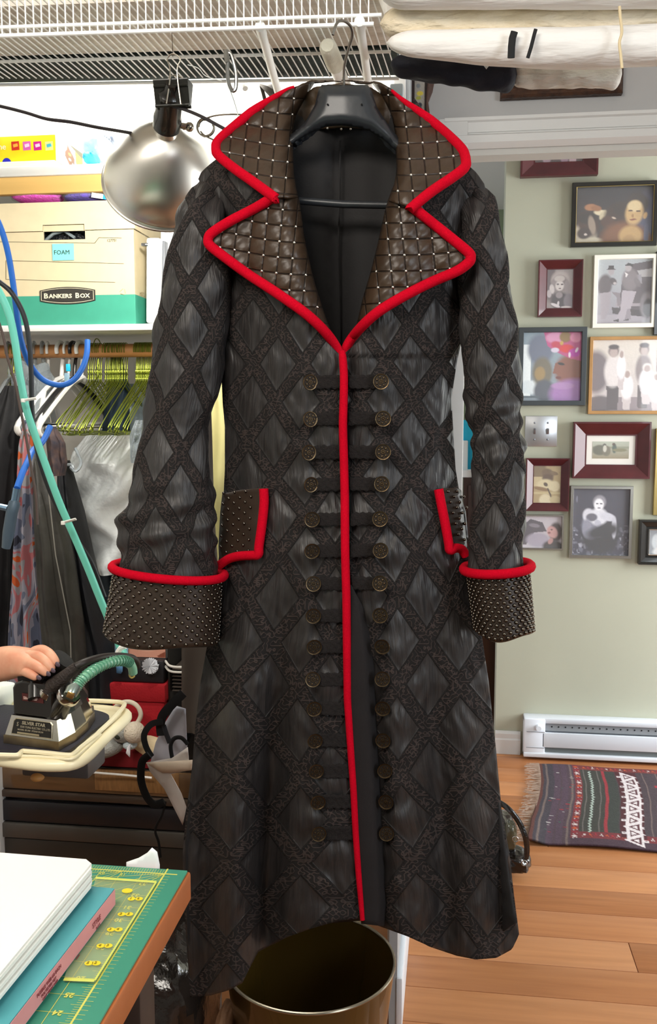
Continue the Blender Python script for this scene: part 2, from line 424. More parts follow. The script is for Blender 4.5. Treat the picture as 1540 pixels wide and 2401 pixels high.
# ---------------------------------------------------------------- rug
c00, c10, c01, c11 = PZ(1262, 1793, .008), PZ(1560, 1812, .008), PZ(1247, 1978, .008), PZ(1560, 2012, .008)
c10 = c00 + Vector((1.05, -.02, 0)); c01 = Vector((c01.x, c01.y, .008)); c11 = c01 + Vector((1.10, .0, 0))
print('rug', c00, c01, PZ(1540, 2013, 0))
def rugim(nx, ny):
    sh = []; A = 1.0/1.08
    bx = lambda m: m*A*.72   # metres across
    for q, c in ((.0, '#5a3630'), (.02, '#3e383f'), (.10, '#4a3a42'), (.18, '#41383e')): sh.append(('r', bx(q), 0, bx(q + .09), 1, c))
    for q in (.035, .09, .13, .16): sh.append(('r', bx(q), 0, bx(q) + .0045, 1, '#6b5c58'))
    for q in (.075, .115): sh.append(('r', bx(q), 0, bx(q) + .02, 1, '#4d3c48'))
    sh.append(('r', bx(.178), 0, 1, .06, '#6a3230')); sh.append(('r', bx(.178), .93, 1, 1, '#44323c')); sh.append(('r', bx(.178), .86, 1, .93, '#6e2f33'))
    sh.append(('r', bx(.178), 0, bx(.215), .93, '#6e2f33'))
    k = 0
    y = .03
    while y < .93:
        c = ('#b4502f', '#8c2a35', '#c2b6b4')[k % 3]; sh.append(('p', [(bx(.182), y), (bx(.196), y - .012), (bx(.210), y), (bx(.196), y + .014)], c)); sh.append(('r', bx(.186), y + .018, bx(.194), y + .026, '#b9b2b2')); sh.append(('r', bx(.201), y + .012, bx(.207), y + .02, '#b9b2b2')); y += .044; k += 1
    x = .23; k = 0
    while x < 1.38:
        for yy in (.03, .895):
            sh.append(('p', [(bx(x), yy + .02), (bx(x + .008), yy - .02), (bx(x + .018), yy + .02), (bx(x + .008), yy + .0)], ('#b4502f', '#c2b6b4', '#9c2c38')[k % 3])); k += 1
        x += .024
    sh.append(('r', bx(.215), .06, bx(.335), .86, '#3b3a35'))
    for q in (.228, .30): sh.append(('r', bx(q), .06, bx(q) + .004, .86, '#66605c'))
    y = .08; k = 0
    while y < .86:
        x0 = bx(.252 if k % 2 else .262); x1 = bx(.262 if k % 2 else .252); sh.append(('p', [(x0, y), (x0 + .006, y), (x1 + .006, y + .016), (x1, y + .016)], '#a3b0a6')); y += .016; k += 1
    sh.append(('r', bx(.322), .06, bx(.337), .86, '#8e3138')); sh.append(('r', bx(.337), .06, bx(.39), .86, '#383b37'))
    # zig-zag of white triangles
    y = .06; k = 0; x0 = .40; x1 = .50
    sh.append(('r', bx(x0 - .005), .06, bx(x1 + .005), .90, '#4a2529'))
    while y < .86:
        h_ = .135
        if k % 2 == 0:
            t = [(x0 + .02, y), (x1, y + h_*.55), (x0 + .02, y + h_*1.05)]
        else:
            t = [(x1 - .01, y), (x0 + .005, y + h_*.55), (x1 - .01, y + h_*1.05)]
        sh.append(('p', [(bx(a), b) for a, b in t], '#cfc6c8'))
        cx_ = sum(a for a, b in t)/3; cy_ = sum(b for a, b in t)/3
        sh.append(('p', [(bx(lerp(cx_, a, .55)), lerp(cy_, b, .55)) for a, b in t], '#57343a')); sh.append(('p', [(bx(lerp(cx_, a, .28)), lerp(cy_, b, .28)) for a, b in t], '#cfc6c8'))
        xx = x0 if k % 2 == 0 else x1 - .012
        sh.append(('r', bx(xx), y + h_*.45, bx(xx + .02), y + h_*.62, '#cfc6c8')); sh.append(('r', bx(xx + .004), y + h_*.5, bx(xx + .015), y + h_*.56, '#57343a'))
        y += h_*.53; k += 1
    sh.append(('r', bx(.50), .06, 1, .86, '#43383d'))
    for q in (.53, .60, .70, .80): sh.append(('r', bx(q), .06, bx(q) + .004, .86, '#6b5c58'))
    for k in range(26): 
        q, t = rng.uniform(.05, .16), rng.uniform(.1, .9); sh.append(('r', bx(q), t, bx(q) + rng.uniform(.004, .014), t + .008, rng.choice(['#a7a2a0', '#3b5a4c', '#8e2f38'])))
    for k in range(16):
        q, t = rng.uniform(.55, .95), rng.uniform(.1, .8); sh.append(('r', bx(q), t, bx(q) + .02, t + .03, rng.choice(['#8e2f38', '#5d6b5a', '#5a4660'])))
    return paint(nx, ny, '#433a3e', sh, .16)
im = rugim(300, 170)
wv = lambda a, b: .004 + .002*math.sin(a*19 + b*4) + (.014*sstep(.06, 0, a)*sstep(.5, 1, b))
ny, nx = im.shape[:2]; mb = MB(); vs = []
for j in range(ny):
    for i in range(nx):
        a, b = i/(nx-1), j/(ny-1); p = c00.lerp(c10, a).lerp(c01.lerp(c11, a), b); p = p + Vector((.012*math.sin(b*5) + .001*math.sin(b*31), .006*math.sin(a*9) , wv(a, b))); vs.append(p)
mb.add(vs, [(j*nx+i, (j+1)*nx+i, (j+1)*nx+i+1, j*nx+i+1) for j in range(ny-1) for i in range(nx-1)])
rug = thing('rug', (c00.x + .5, (c00.y + c01.y)/2, 0), 'dark flat-woven tribal runner rug with white zigzag band and fringe', 'rug')
obj('weave', mb, vcol_mat('woven_wool', .95, 0, (350, .8, .002)), rug, col=im.reshape(-1, 3), solid=-.006, angle=180)
fb = MB()
for k in range(150):
    t = k/149; p = c00.lerp(c01, t) + Vector((.012*math.sin(t*5) + .003, 0, .006)); L = rng.uniform(.035, .06); q = p + Vector((-L*.5, rng.uniform(-.008, .008), -.002)); e = p + Vector((-L, rng.uniform(-.012, .012), -.003))
    fb.tube([p, q, e], .0011, 4)
tag(obj('fringe', fb, mat('fringe_cotton', '#b59c8a', .95), rug), kind='stuff')
# ================================================================ COAT
def fabric_mat():
    m = bpy.data.materials.new('diamond_satin'); m.use_nodes = True; nt = m.node_tree; N = nt.nodes; L = nt.links.new; b = N['Principled BSDF']
    def nd(t, **k):
        n = N.new(t)
        for a, v in k.items(): setattr(n, a, v)
        return n
    def math_(op, a, bb=None):
        n = nd('ShaderNodeMath', operation=op)
        for i, v in enumerate((a, bb)):
            if v is None: continue
            if isinstance(v, (int, float)): n.inputs[i].default_value = v
            else: L(v, n.inputs[i])
        return n.outputs[0]
    def rng_(v, a, c, d=0, e=1):
        n = nd('ShaderNodeMapRange', interpolation_type='SMOOTHSTEP'); L(v, n.inputs[0])
        n.inputs[1].default_value = a; n.inputs[2].default_value = c; n.inputs[3].default_value = d; n.inputs[4].default_value = e; return n.outputs[0]
    uv = nd('ShaderNodeUVMap'); uv.uv_map = 'UVMap'; sp = nd('ShaderNodeSeparateXYZ'); L(uv.outputs[0], sp.inputs[0])
    a = math_('ADD', sp.outputs[0], sp.outputs[1]); c = math_('SUBTRACT', sp.outputs[0], sp.outputs[1])
    mm = math_('MINIMUM', math_('PINGPONG', a, .5), math_('PINGPONG', c, .5))
    band = rng_(mm, .142, .152, 1, 0)
    edge = math_('MULTIPLY', rng_(mm, .112, .122), rng_(mm, .142, .154, 1, 0))
    mp = nd('ShaderNodeMapping'); mp.inputs[3].default_value = (15, 21, 1); L(uv.outputs[0], mp.inputs[0])
    n1 = nd('ShaderNodeTexNoise'); n1.inputs['Scale'].default_value = 1.0; n1.inputs['Detail'].default_value = 0; L(mp.outputs[0], n1.inputs[0])
    scr = rng_(math_('ABSOLUTE', math_('SUBTRACT', n1.outputs[0], .5)), .04, .10, 1, 0)
    mp2 = nd('ShaderNodeMapping'); mp2.inputs[3].default_value = (16, 2.2, 1); L(uv.outputs[0], mp2.inputs[0])
    n2 = nd('ShaderNodeTexNoise'); n2.inputs['Scale'].default_value = 1.0; n2.inputs['Detail'].default_value = 5; n2.inputs['Distortion'].default_value = .7; L(mp2.outputs[0], n2.inputs[0])
    mp3 = nd('ShaderNodeMapping'); mp3.inputs[3].default_value = (1.6, 1.4, 1); L(uv.outputs[0], mp3.inputs[0])
    n3 = nd('ShaderNodeTexNoise'); n3.inputs['Scale'].default_value = 1.5; n3.inputs['Detail'].default_value = 2; L(mp3.outputs[0], n3.inputs[0])
    r1 = nd('ShaderNodeValToRGB'); e = r1.color_ramp.elements
    e[0].position = .3; e[0].color = (*lin('#222020'), 1); e[1].position = .72; e[1].color = (*lin('#312d2c'), 1); L(n2.outputs[0], r1.inputs[0])
    r2 = nd('ShaderNodeMix', data_type='RGBA'); r2.inputs[6].default_value = (*lin('#100b0a'), 1); r2.inputs[7].default_value = (*lin('#362c29'), 1); L(scr, r2.inputs[0])
    r3 = nd('ShaderNodeMix', data_type='RGBA'); L(edge, r3.inputs[0]); L(r2.outputs[2], r3.inputs[6]); r3.inputs[7].default_value = (*lin('#120d0c'), 1)
    mx = nd('ShaderNodeMix', data_type='RGBA'); L(band, mx.inputs[0]); L(r1.outputs[0], mx.inputs[6]); L(r3.outputs[2], mx.inputs[7]); L(mx.outputs[2], b.inputs['Base Color'])
    L(rng_(band, 0, 1, .46, .88), b.inputs['Roughness'])
    hgt = math_('ADD', math_('MULTIPLY', math_('MULTIPLY', n2.outputs[0], math_('SUBTRACT', 1, band)), 1.2), math_('ADD', math_('MULTIPLY', math_('MULTIPLY', scr, band), .8), math_('ADD', math_('MULTIPLY', band, .8), math_('MULTIPLY', edge, .7))))
    bp = nd('ShaderNodeBump'); bp.inputs['Strength'].default_value = .9; bp.inputs['Distance'].default_value = .0022; L(hgt, bp.inputs['Height']); L(bp.outputs[0], b.inputs['Normal'])
    b.inputs['Specular IOR Level'].default_value = .42
    MATS['diamond_satin'] = m; return m
FAB = fabric_mat()
RED = mat('red_felt', '#c60522', 1.0, bump=(900, .5, .001), var=(500, .25)); RED.node_tree.nodes['Principled BSDF'].inputs['Specular IOR Level'].default_value = .1
LIN = mat('black_lining', '#161415', .75, bump=(300, .3, .001), var=(8, .3))
WOOL = mat('black_wool', '#191516', .95, bump=(500, .4, .001))
LEA = mat('brown_black_leather', '#40301f', .46, bump=(160, .35, .0012), var=(25, .45))
LEA2 = mat('dark_leather', '#34271e', .42, bump=(220, .3, .001), var=(30, .3))
STUD = mat('steel_stud', '#d8d4cc', .22, 1)
STUDK = mat('gunmetal_stud', '#6b645c', .2, 1)
BRASS = mat('antique_brass', '#74624a', .38, 1, var=(700, .6), bump=(900, .4, .0005))
BRASSD = mat('antique_brass_recess', '#2a221a', .6, .6)
BRAID = mat('dark_braid', '#0b0707', .95, bump=(420, 1.0, .002), var=(500, .5, '#191210'))

def quilt_mat():
    m = mat('quilted_brown_leather', '#3d2d1f', .42, var=(25, .35)); nt = m.node_tree; L = nt.links.new; b = nt.nodes['Principled BSDF']
    uv = nt.nodes.new('ShaderNodeUVMap'); uv.uv_map = 'UVMap'; sp = nt.nodes.new('ShaderNodeSeparateXYZ'); L(uv.outputs[0], sp.inputs[0]); ms = []
    for k in range(2):
        p = nt.nodes.new('ShaderNodeMath'); p.operation = 'PINGPONG'; L(sp.outputs[k], p.inputs[0]); p.inputs[1].default_value = .5; ms.append(p)
    mn = nt.nodes.new('ShaderNodeMath'); mn.operation = 'MINIMUM'; L(ms[0].outputs[0], mn.inputs[0]); L(ms[1].outputs[0], mn.inputs[1])
    r = nt.nodes.new('ShaderNodeMapRange'); r.interpolation_type = 'SMOOTHSTEP'; L(mn.outputs[0], r.inputs[0]); r.inputs[1].default_value = .0; r.inputs[2].default_value = .07
    src = b.inputs['Base Color'].links[0].from_socket; mx = nt.nodes.new('ShaderNodeMix'); mx.data_type = 'RGBA'; L(r.outputs[0], mx.inputs[0]); mx.inputs[6].default_value = (*lin('#1d140e'), 1); L(src, mx.inputs[7]); L(mx.outputs[2], b.inputs['Base Color'])
    n = nt.nodes.new('ShaderNodeTexNoise'); n.inputs['Scale'].default_value = 90; tc = nt.nodes.new('ShaderNodeTexCoord'); L(tc.outputs['Object'], n.inputs[0])
    ad = nt.nodes.new('ShaderNodeMath'); ad.operation = 'MULTIPLY_ADD'; L(n.outputs[0], ad.inputs[0]); ad.inputs[1].default_value = .35; L(r.outputs[0], ad.inputs[2])
    bp = nt.nodes.new('ShaderNodeBump'); bp.inputs['Strength'].default_value = .8; bp.inputs['Distance'].default_value = .0022; L(ad.outputs[0], bp.inputs['Height']); L(bp.outputs[0], b.inputs['Normal']); return m
LEAQ = quilt_mat()
coat = thing('frock_coat', PY(805, 1400, 1.46), 'long black diamond-quilted frock coat with red piping hanging on black hanger', 'coat')
CENTER = [(200, 800), (820, 801), (860, 806), (910, 806), (1000, 804), (1150, 808), (1300, 809), (1400, 812), (1500, 813), (1640, 815), (1750, 822), (1850, 829), (1950, 834), (2050, 841), (2155, 850), (2400, 860)]
XL = [(380, 452), (405, 456), (430, 470), (480, 500), (530, 516), (668, 522), (760, 519), (860, 518), (945, 522), (1000, 527), (1100, 527), (1160, 524), (1230, 519), (1330, 512), (1420, 500), (1500, 488), (1600, 470), (1700, 458), (1800, 450), (1900, 437), (2000, 428), (2100, 430), (2250, 440), (2400, 450)]
XR = [(380, 1124), (410, 1136), (430, 1140), (480, 1126), (540, 1102), (640, 1090), (712, 1084), (780, 1086), (850, 1071), (935, 1058), (1000, 1062), (1100, 1068), (1150, 1076), (1200, 1092), (1310, 1102), (1400, 1114), (1500, 1131), (1600, 1146), (1750, 1162), (1900, 1176), (2000, 1194), (2100, 1205), (2200, 1218), (2300, 1222)]
def cx(y): return interp(CENTER, y)
def xl(y): return interp(XL, y)
def xr(y): return interp(XR, y)
def g(x, m, s): return math.exp(-((x - m)/s)**2)
def depth(x, y):
    c = cx(y)
    s = (c - x)/(c - xl(y)) if x < c else (x - c)/(xr(y) - c)
    s = min(1.15, max(0, s))
    Y = 1.415 + .08*s**2.4
    k = sstep(1250, 2000, y)
    Y += k*(.068*g(x, lerp(660, 628, sstep(1300, 2200, y)), 34) - .032*g(x, lerp(580, 545, k), 34) + .02*g(x, lerp(500, 480, k), 22) - .010*g(x, 740, 40))
    Y += sstep(1350, 1700, y)*(.030*g(x, c + 40, 32) - .012*g(x, lerp(900, 935, k), 34)) + k*(.036*g(x, 1010 + (y - 1500)*.05, 34) - .012*g(x, 1090 + (y - 1500)*.05, 36))
    Y += sstep(470, 240, y)*.11
    Y -= .018*g(y, 640, 170)*g(s, .5, .4)
    Y += .012*g(y, 1120, 120)
    # gathers where the frogging pulls
    Y += .0025*math.sin(y*2*math.pi/78 + .8)*g(abs(x - c), 80, 60)*sstep(850, 930, y)
    return Y
def fabuv(x, y):
    c = cx(y); left = x < c
    Wd = (c - xl(y)) if left else (xr(y) - c)
    W0 = 286 if left else 276
    u = abs(x - c)*(W0/Wd if y > 1150 else 1.0)
    v = y if y < 1300 else 1300 + (y - 1300)*.86
    u += 6*math.sin(y/95 + (0 if left else 2)) + 4*math.sin(x/60 + y/170)
    return ((u - (155 if left else 160))/124, (v - 942 - (0 if left else -4))/178)
def quilt(u, v):
    a, b = u + v, u - v; m = min(abs(a - round(a)), abs(b - round(b)))
    return .0012*sstep(.17, .13, m) + .0036*sstep(.15, .42, m)
def coatpt(x, y, off=0.0):
    return PY(x, y, depth(x, y) - off)
def panel(side):
    nx, ny = 70, 300
    if side < 0: hem = [(0, 2338), (.12, 2334), (.22, 2322), (.30, 2305), (.36, 2260), (.40, 2232), (.55, 2200), (.7, 2178), (.85, 2160), (1, 2152)]
    else: hem = [(0, 2150), (.10, 2168), (.2, 2182), (.30, 2196), (.45, 2222), (.60, 2241), (.72, 2250), (.85, 2246), (.95, 2226), (1, 2190)]
    if side < 0: top = [(0, 420), (.10, 402), (.15, 394), (.35, 366), (.6, 310), (1, 230)]
    else: top = [(0, 230), (.4, 315), (.7, 368), (.88, 402), (1, 440)]
    vs = []; uv = []
    roll = [(200, 640), (400, 636), (470, 650), (560, 668), (650, 690), (740, 728), (800, 764), (835, 800), (900, 812)]
    rollr = [(200, 970), (400, 978), (480, 955), (600, 930), (680, 905), (750, 872), (800, 840), (835, 800), (900, 796)]
    for j in range(ny + 1):
        for i in range(nx + 1):
            s = i/nx; t = j/ny; y = lerp(interp(top, s), interp(hem, s), t)
            if side < 0:
                c = interp(roll, y) if y < 835 else cx(y) + 2; x = lerp(xl(y), c, s)
            else:
                c = interp(rollr, y) if y < 835 else cx(y) - 8; x = lerp(c, xr(y), s)
            u, v = fabuv(x, y)
            off = quilt(u, v) + .0015*math.sin(x*.21 + math.sin(y*.05)*2)*math.sin(y*.031 + x*.02)
            d = depth(x, y) + (.012 if side > 0 else 0)*sstep(60, 0, abs(x - cx(y)))
            if side > 0 and y > 835: d += .004
            vs.append(PY(x, y, d - off)); uv.append((u, v))
    fs = [(j*(nx+1) + i, (j+1)*(nx+1) + i, (j+1)*(nx+1) + i + 1, j*(nx+1) + i + 1) for j in range(ny) for i in range(nx)]
    mb = MB(); mb.add(vs, fs)
    return obj('front_panel', mb, FAB, coat, uv=uv, solid=-.003, angle=180)
p1 = panel(-1); p2 = panel(1); tag(p2, 'front panel on the right, tucked under the red edge')

# back of the coat: lining inside the neck, and outside cloth below
bk = sheet([(700, 262), (745, 240), (800, 232), (860, 240), (908, 262), (1000, 330), (1100, 430), (1078, 700), (1052, 950), (1060, 1120), (1110, 1400), (1150, 1750), (1190, 2060), (1206, 2165), (1150, 2205), (1060, 2190), (940, 2150), (700, 2172), (600, 2215), (560, 2300), (460, 2330), (440, 2200), (436, 1980), (462, 1700), (492, 1500), (534, 1150), (542, 900), (520, 600), (500, 430), (600, 320)], 24,
           lambda x, y: PY(x, y, 1.575 - .075*(abs(x - 805)/330)**2.5 + .008*g(x, 790, 9) - .006*g(x, 760, 14) + .004*math.sin(x*.05) + .012*sstep(1300, 2000, y)*math.sin(x*.045)))
obj('back_panel', bk, LIN, coat, solid=-.004, angle=180)
# centre seam of lining
sm = MB().tube([PY(x, y, 1.566) for x, y in ((798, 330), (796, 450), (793, 600), (796, 720), (797, 800))], .0016, 6); obj('lining_seam', sm, LIN, coat)
# plain facing turned back beside the red edge
fr = [(1370, 822), (1420, 850), (1480, 868), (1560, 880), (1700, 886), (1850, 894), (2000, 902), (2120, 907), (2165, 902)]
fc = MB(); nx, ny = 14, 60; vs = []
for j in range(ny+1):
    y = lerp(1372, 2166, j/ny); x0 = cx(y) - 4; x1 = interp(fr, y)
    for i in range(nx+1):
        s = i/nx; x = lerp(x0, x1, s); vs.append(PY(x, y + 6*s*sstep(2000, 2166, y), depth(x0, y) - .002 - .012*math.sin(s*math.pi)**.7*sstep(1370, 1600, y) + .020*max(0, s - .7)/.3*sstep(1370, 1500, y)))
fc.add(vs, [(j*(nx+1)+i, (j+1)*(nx+1)+i, (j+1)*(nx+1)+i+1, j*(nx+1)+i+1) for j in range(ny) for i in range(nx)])
obj('facing', fc, WOOL, coat, solid=-.003, angle=180)

# ---- sleeves
def sleeve(outer, inner, yt, yb, side):
    seg = 72; n = 150; rg = []; uv = []; vs = []; 
    for i in range(n + 1):
        y = lerp(yt, yb, i/n); a = interp(outer, y); b = interp(inner, y); xm = (a + b)/2; hw = abs(b - a)/2
        L, R = (PY(min(a, b), y, 1.47), PY(max(a, b), y, 1.47)); c = (L + R)/2; h = (R - L)/2
        rd = min(.055, h.length*.85)*sstep(yt - 25, yt + 60, y) + .004
        bend = -.02*sstep(800, 1350, y) + .045*sstep(520, 410, y)
        for k in range(seg):
            th = 2*math.pi*k/seg; ca, sa = math.cos(th), math.sin(th)
            up = (th - math.pi/2)*hw*1.05 if th < 1.5*math.pi else (th - 2.5*math.pi)*hw*1.05
            u = (up*(-side) + (25 if side < 0 else -22) + 8*math.sin(y/80) - (y - 964)*(.10 if side < 0 else -.02))/(124 if side < 0 else 132); v = (y - 964 + (10 if side > 0 else 0))/186
            q = quilt(u, v) if sa > -.2 else .002
            fold = .0035*math.sin(th*5 + y*.02)*math.sin(y*.021 + 1) + (.006 if side < 0 else 0)*g(y, 1215, 26)*g(ca, .8, .6) + .004*g(y, 1270, 14)*math.sin(th*4) + .0035*math.sin(y*.11 + th*2)*g(y, 1010 if side > 0 else 1225, 90)
            nrm = Vector((-ca, -sa, 0))
            vs.append(c - h*ca + Vector((0, bend - rd*math.copysign(abs(sa)**.9, sa), 0)) + nrm*(q + fold - .002)); uv.append((u, v))
    fs = [(i*seg+k, (i+1)*seg+k, (i+1)*seg+(k+1) % seg, i*seg+(k+1) % seg) for i in range(n) for k in range(seg)]
    fs.append(tuple(range(seg))[::-1])
    mb = MB(); mb.add(vs, fs); return obj('sleeve', mb, FAB, coat, uv=uv, angle=180)
OL = [(390, 488), (400, 470), (410, 450), (430, 434), (456, 428), (512, 418), (596, 398), (676, 384), (780, 368), (900, 353), (1004, 341), (1120, 322), (1185, 308), (1212, 297), (1235, 295), (1262, 298), (1320, 294)]
IL = [(390, 500), (410, 510), (440, 516), (480, 520), (530, 538), (668, 546), (760, 534), (860, 524), (930, 512), (970, 496), (1000, 488), (1060, 490), (1130, 500), (1180, 507), (1260, 510), (1345, 510)]
OR_ = [(390, 1084), (400, 1100), (412, 1122), (428, 1143), (452, 1160), (520, 1172), (588, 1186), (684, 1197), (760, 1211), (880, 1220), (980, 1222), (1100, 1228), (1180, 1230), (1240, 1225), (1330, 1224)]
IR_ = [(390, 1072), (412, 1070), (452, 1080), (520, 1085), (600, 1074), (712, 1074), (780, 1080), (844, 1083), (900, 1085), (940, 1091), (1020, 1102), (1120, 1106), (1220, 1100), (1330, 1095)]
sl1 = sleeve(OL, IL, 391, 1345, -1); sl2 = sleeve(OR_, IR_, 391, 1330, 1)
# ---- cuffs
def cuff(tl, tr, bl, br, rd, phase):
    Yc = 1.455; seg = 80; n = 16; rg = []; mb = MB(); vs = []
    def at(t, th, o=0):
        L = PY(lerp(tl[0], bl[0], t), lerp(tl[1], bl[1], t), Yc); R = PY(lerp(tr[0], br[0], t), lerp(tr[1], br[1], t), Yc); c = (L+R)/2; h = (R-L)/2
        ca, sa = math.cos(th), math.sin(th); r = rd*lerp(1, 1.08, t)
        return c - h*ca*(1 + o/h.length) + Vector((0, -(r + o)*math.copysign(abs(sa)**.9, sa), 0)) + Vector((0, 0, .0035*math.sin(th*3 + t)*t))
    for i in range(n+1):
        for k in range(seg): vs.append(at(i/n, 2*math.pi*k/seg))
    for i in range(4):      # turned in at the bottom
        for k in range(seg): vs.append(at(1 - i*.08, 2*math.pi*k/seg, -.006 - .004*i) + Vector((0, 0, -.003 if i == 0 else 0)))
    rows = n + 5; fs = [(i*seg+k, (i+1)*seg+k, (i+1)*seg+(k+1) % seg, i*seg+(k+1) % seg) for i in range(rows-1) for k in range(seg)]
    mb.add(vs, fs); c = obj('cuff', mb, LEA2, coat, angle=180)
    pt = crom([at(0, 2*math.pi*k/24, .005) for k in range(24)], 4, True)
    obj('piping', MB().tube(pt, .0075, 10, True), RED, c, org=LOC[coat.name])
    st = MB(); nr = 14; nc = 30
    for r in range(nr):
        for q in range(nc):
            th = 2*math.pi*(q + .5*(r % 2) + phase)/nc; t = .10 + .86*r/(nr-1)
            if math.sin(th) < -.5: continue
            p = at(t, th, .001); st.sphere(p, .0031, 8, 5)
    o = obj('studs', st, STUDK, c, org=LOC[coat.name]); tag(o, 'rows of small dark metal studs', kind='stuff')
    return c
cuff((276, 1324), (516, 1352), (251, 1482), (508, 1506), .068, .2)
cuff((1094, 1334), (1237, 1326), (1112, 1478), (1250, 1476), .060, .35)

# ---- collar and lapels
def cdepth(x, y, inner, side, lift=.02):
    xi = interp(inner, y); d = (xi - x) if side < 0 else (x - xi)
    Y = min(depth(x, max(y, 300)), depth(max(590, min(1010, x)), max(y, 300)) + .004) - lift
    Y += .050*math.exp(-max(0, d)/16) + sstep(360, 200, y)*.035
    Y -= .012*sstep(60, 200, d)
    return Y
def qleather(x, y, side):
    u = (x - 800 + side*(-.10)*(y - 500))/34.5; v = (y - 500 + side*.10*(x - 800))/37.5 + .15*math.sin(x/60)
    return u, v
def collar_piece(name, poly, inner, side, step=5.2, lift=.02, label=None, ext=None):
    def f(x, y):
        u, v = qleather(x, y, side); h = (abs(math.sin(math.pi*u))*abs(math.sin(math.pi*v)))**.3
        return PY(x, y, cdepth(x, y, inner, side, lift) - .0048*h - .0008*math.sin(x*.15 + y*.2))
    mb = sheet(poly, step, f); o = obj(name, mb, LEAQ, coat, uv=[qleather(a, b, side) for a, b in mb.px], solid=-.004, angle=180)
    st = MB()
    for i in range(-20, 20):
        for j in range(-16, 16):
            # invert by fixed-point
            x, y = 800 + i*34.5, 500 + j*37.5
            for _ in range(12):
                u, v = qleather(x, y, side); x -= (u - i)*34.5*.7; y -= (v - j)*37.5*.7
            if inside(poly, x, y) and edgedist(poly, x, y) > 9:
                p = PY(x, y, cdepth(x, y, inner, side, lift) - .0014); st.sphere(p, .0025, 8, 5)
    if st.v: tag(obj('studs', st, STUD, o, org=LOC[coat.name]), 'small bright steel studs at the quilting crossings', kind='stuff')
    if label: tag(o, label)
    return o
INL = [(190, 740), (230, 716), (270, 694), (310, 686), (400, 688), (440, 694), (470, 702), (560, 714), (650, 734), (740, 762), (800, 786), (835, 800)]
INR = [(190, 868), (230, 898), (270, 918), (310, 926), (400, 930), (430, 924), (480, 905), (560, 888), (640, 868), (700, 850), (760, 836), (815, 822), (835, 806)]
def side_pts(inn, y0, y1, n=14): return [(interp(inn, lerp(y0, y1, i/n)), lerp(y0, y1, i/n)) for i in range(n+1)]
COLL = [(800, 190), (760, 188), (720, 195), (668, 213), (600, 256), (545, 300), (512, 330), (506, 348), (512, 364), (545, 392), (590, 424), (642, 462)]
LAPL = [(642, 462), (600, 487), (540, 518), (498, 545), (488, 560), (492, 575), (520, 598), (580, 642), (650, 688), (720, 738), (768, 785), (796, 828)]
COLR = [(800, 190), (850, 190), (900, 202), (945, 236), (1000, 275), (1048, 315), (1084, 352), (1092, 378), (1088, 394), (1060, 416), (1010, 450), (966, 486)]
LAPR = [(966, 486), (1010, 520), (1060, 560), (1098, 592), (1103, 604), (1098, 616), (1070, 636), (1010, 662), (940, 698), (880, 736), (835, 780), (812, 822)]
smooth2 = lambda pts: [(p.x, p.y) for p in crom([Vector((a, b, 0)) for a, b in pts], 3)]
collar_piece('collar', smooth2(COLL) + side_pts(INL, 462, 196)[0:], INL, -1, lift=.030, label='left half of the pointed studded collar')
collar_piece('collar', smooth2(COLR) + side_pts(INR, 470, 196)[0:], INR, 1, lift=.030, label='right half of the pointed studded collar')
collar_piece('lapel', smooth2(LAPL)[:] + side_pts(INL, 832, 440), INL, -1, lift=.018, label='left pointed quilted lapel')
collar_piece('lapel', smooth2(LAPR)[:] + side_pts(INR, 828, 440), INR, 1, lift=.018, label='right pointed quilted lapel')
# back of neck, seen through the hanger arch
def nk(x, y):
    u, v = qleather(x, y, 1); return PY(x, y, 1.562 + .02*((x - 805)/110)**2 - .004*(abs(math.sin(math.pi*u))*abs(math.sin(math.pi*v)))**.4 - (310 - y)*.0002)
nb = sheet([(690, 240), (735, 205), (800, 194), (870, 205), (920, 240), (930, 300), (880, 304), (800, 300), (740, 303), (684, 312)], 6, nk)
o = obj('neck_band', nb, LEA, coat, solid=-.003, angle=180)
st = MB()
for x, y in ((768, 301), (800, 303), (822, 303), (862, 303)): st.sphere(PY(x, y, 1.555), .0025, 8, 5)
obj('studs', st, STUD, o, org=LOC[coat.name])['kind'] = 'stuff'
# ---- red piping
def trim(pts, r, dfn, name='piping', parent=None, label=None, n=6, seg=10, flat=1.0):
    q = crom([Vector((a, b, 0)) for a, b in pts], n)
    P = [PY(p.x, p.y, dfn(p.x, p.y)) for p in q]; rr = r if not hasattr(r, '__len__') else [interp(r, p.y) for p in q]
    o = obj(name, MB().tube(P, rr, seg, flat=flat), RED, parent or coat, org=LOC[coat.name]);
    if label: tag(o, label)
    return o
dl = lambda x, y: cdepth(x, y, INL, -1, .026); dr = lambda x, y: cdepth(x, y, INR, 1, .026)
trim([(690, 204)] + COLL[3:] + [(646, 466)], [(200, .002), (225, .0045), (262, .0078)], lambda x, y: dl(x, y) - .006, label='red edge of the left collar half')
trim([(918, 212)] + COLR[3:] + [(962, 489)], [(208, .002), (240, .0045), (280, .0078)], lambda x, y: dr(x, y) - .006, label='red edge of the right collar half')
trim([(644, 460)] + LAPL[1:-1] + [(794, 826), (806, 866)], .0078, lambda x, y: dl(x, y), label='red edge of the left lapel')
trim([(964, 483)] + LAPR[1:-1] + [(812, 815), (806, 850)], .0078, lambda x, y: dr(x, y) + .002, label='red edge of the right lapel')
trim([(cx(y), y) for y in [822, 840] + list(range(880, 2140, 40)) + [2156]], [(822, .005), (845, .0062), (1200, .0068), (1600, .0064), (2050, .0052), (2156, .0042)], lambda x, y: depth(x, y) - .009, label='long red front edge', n=4)

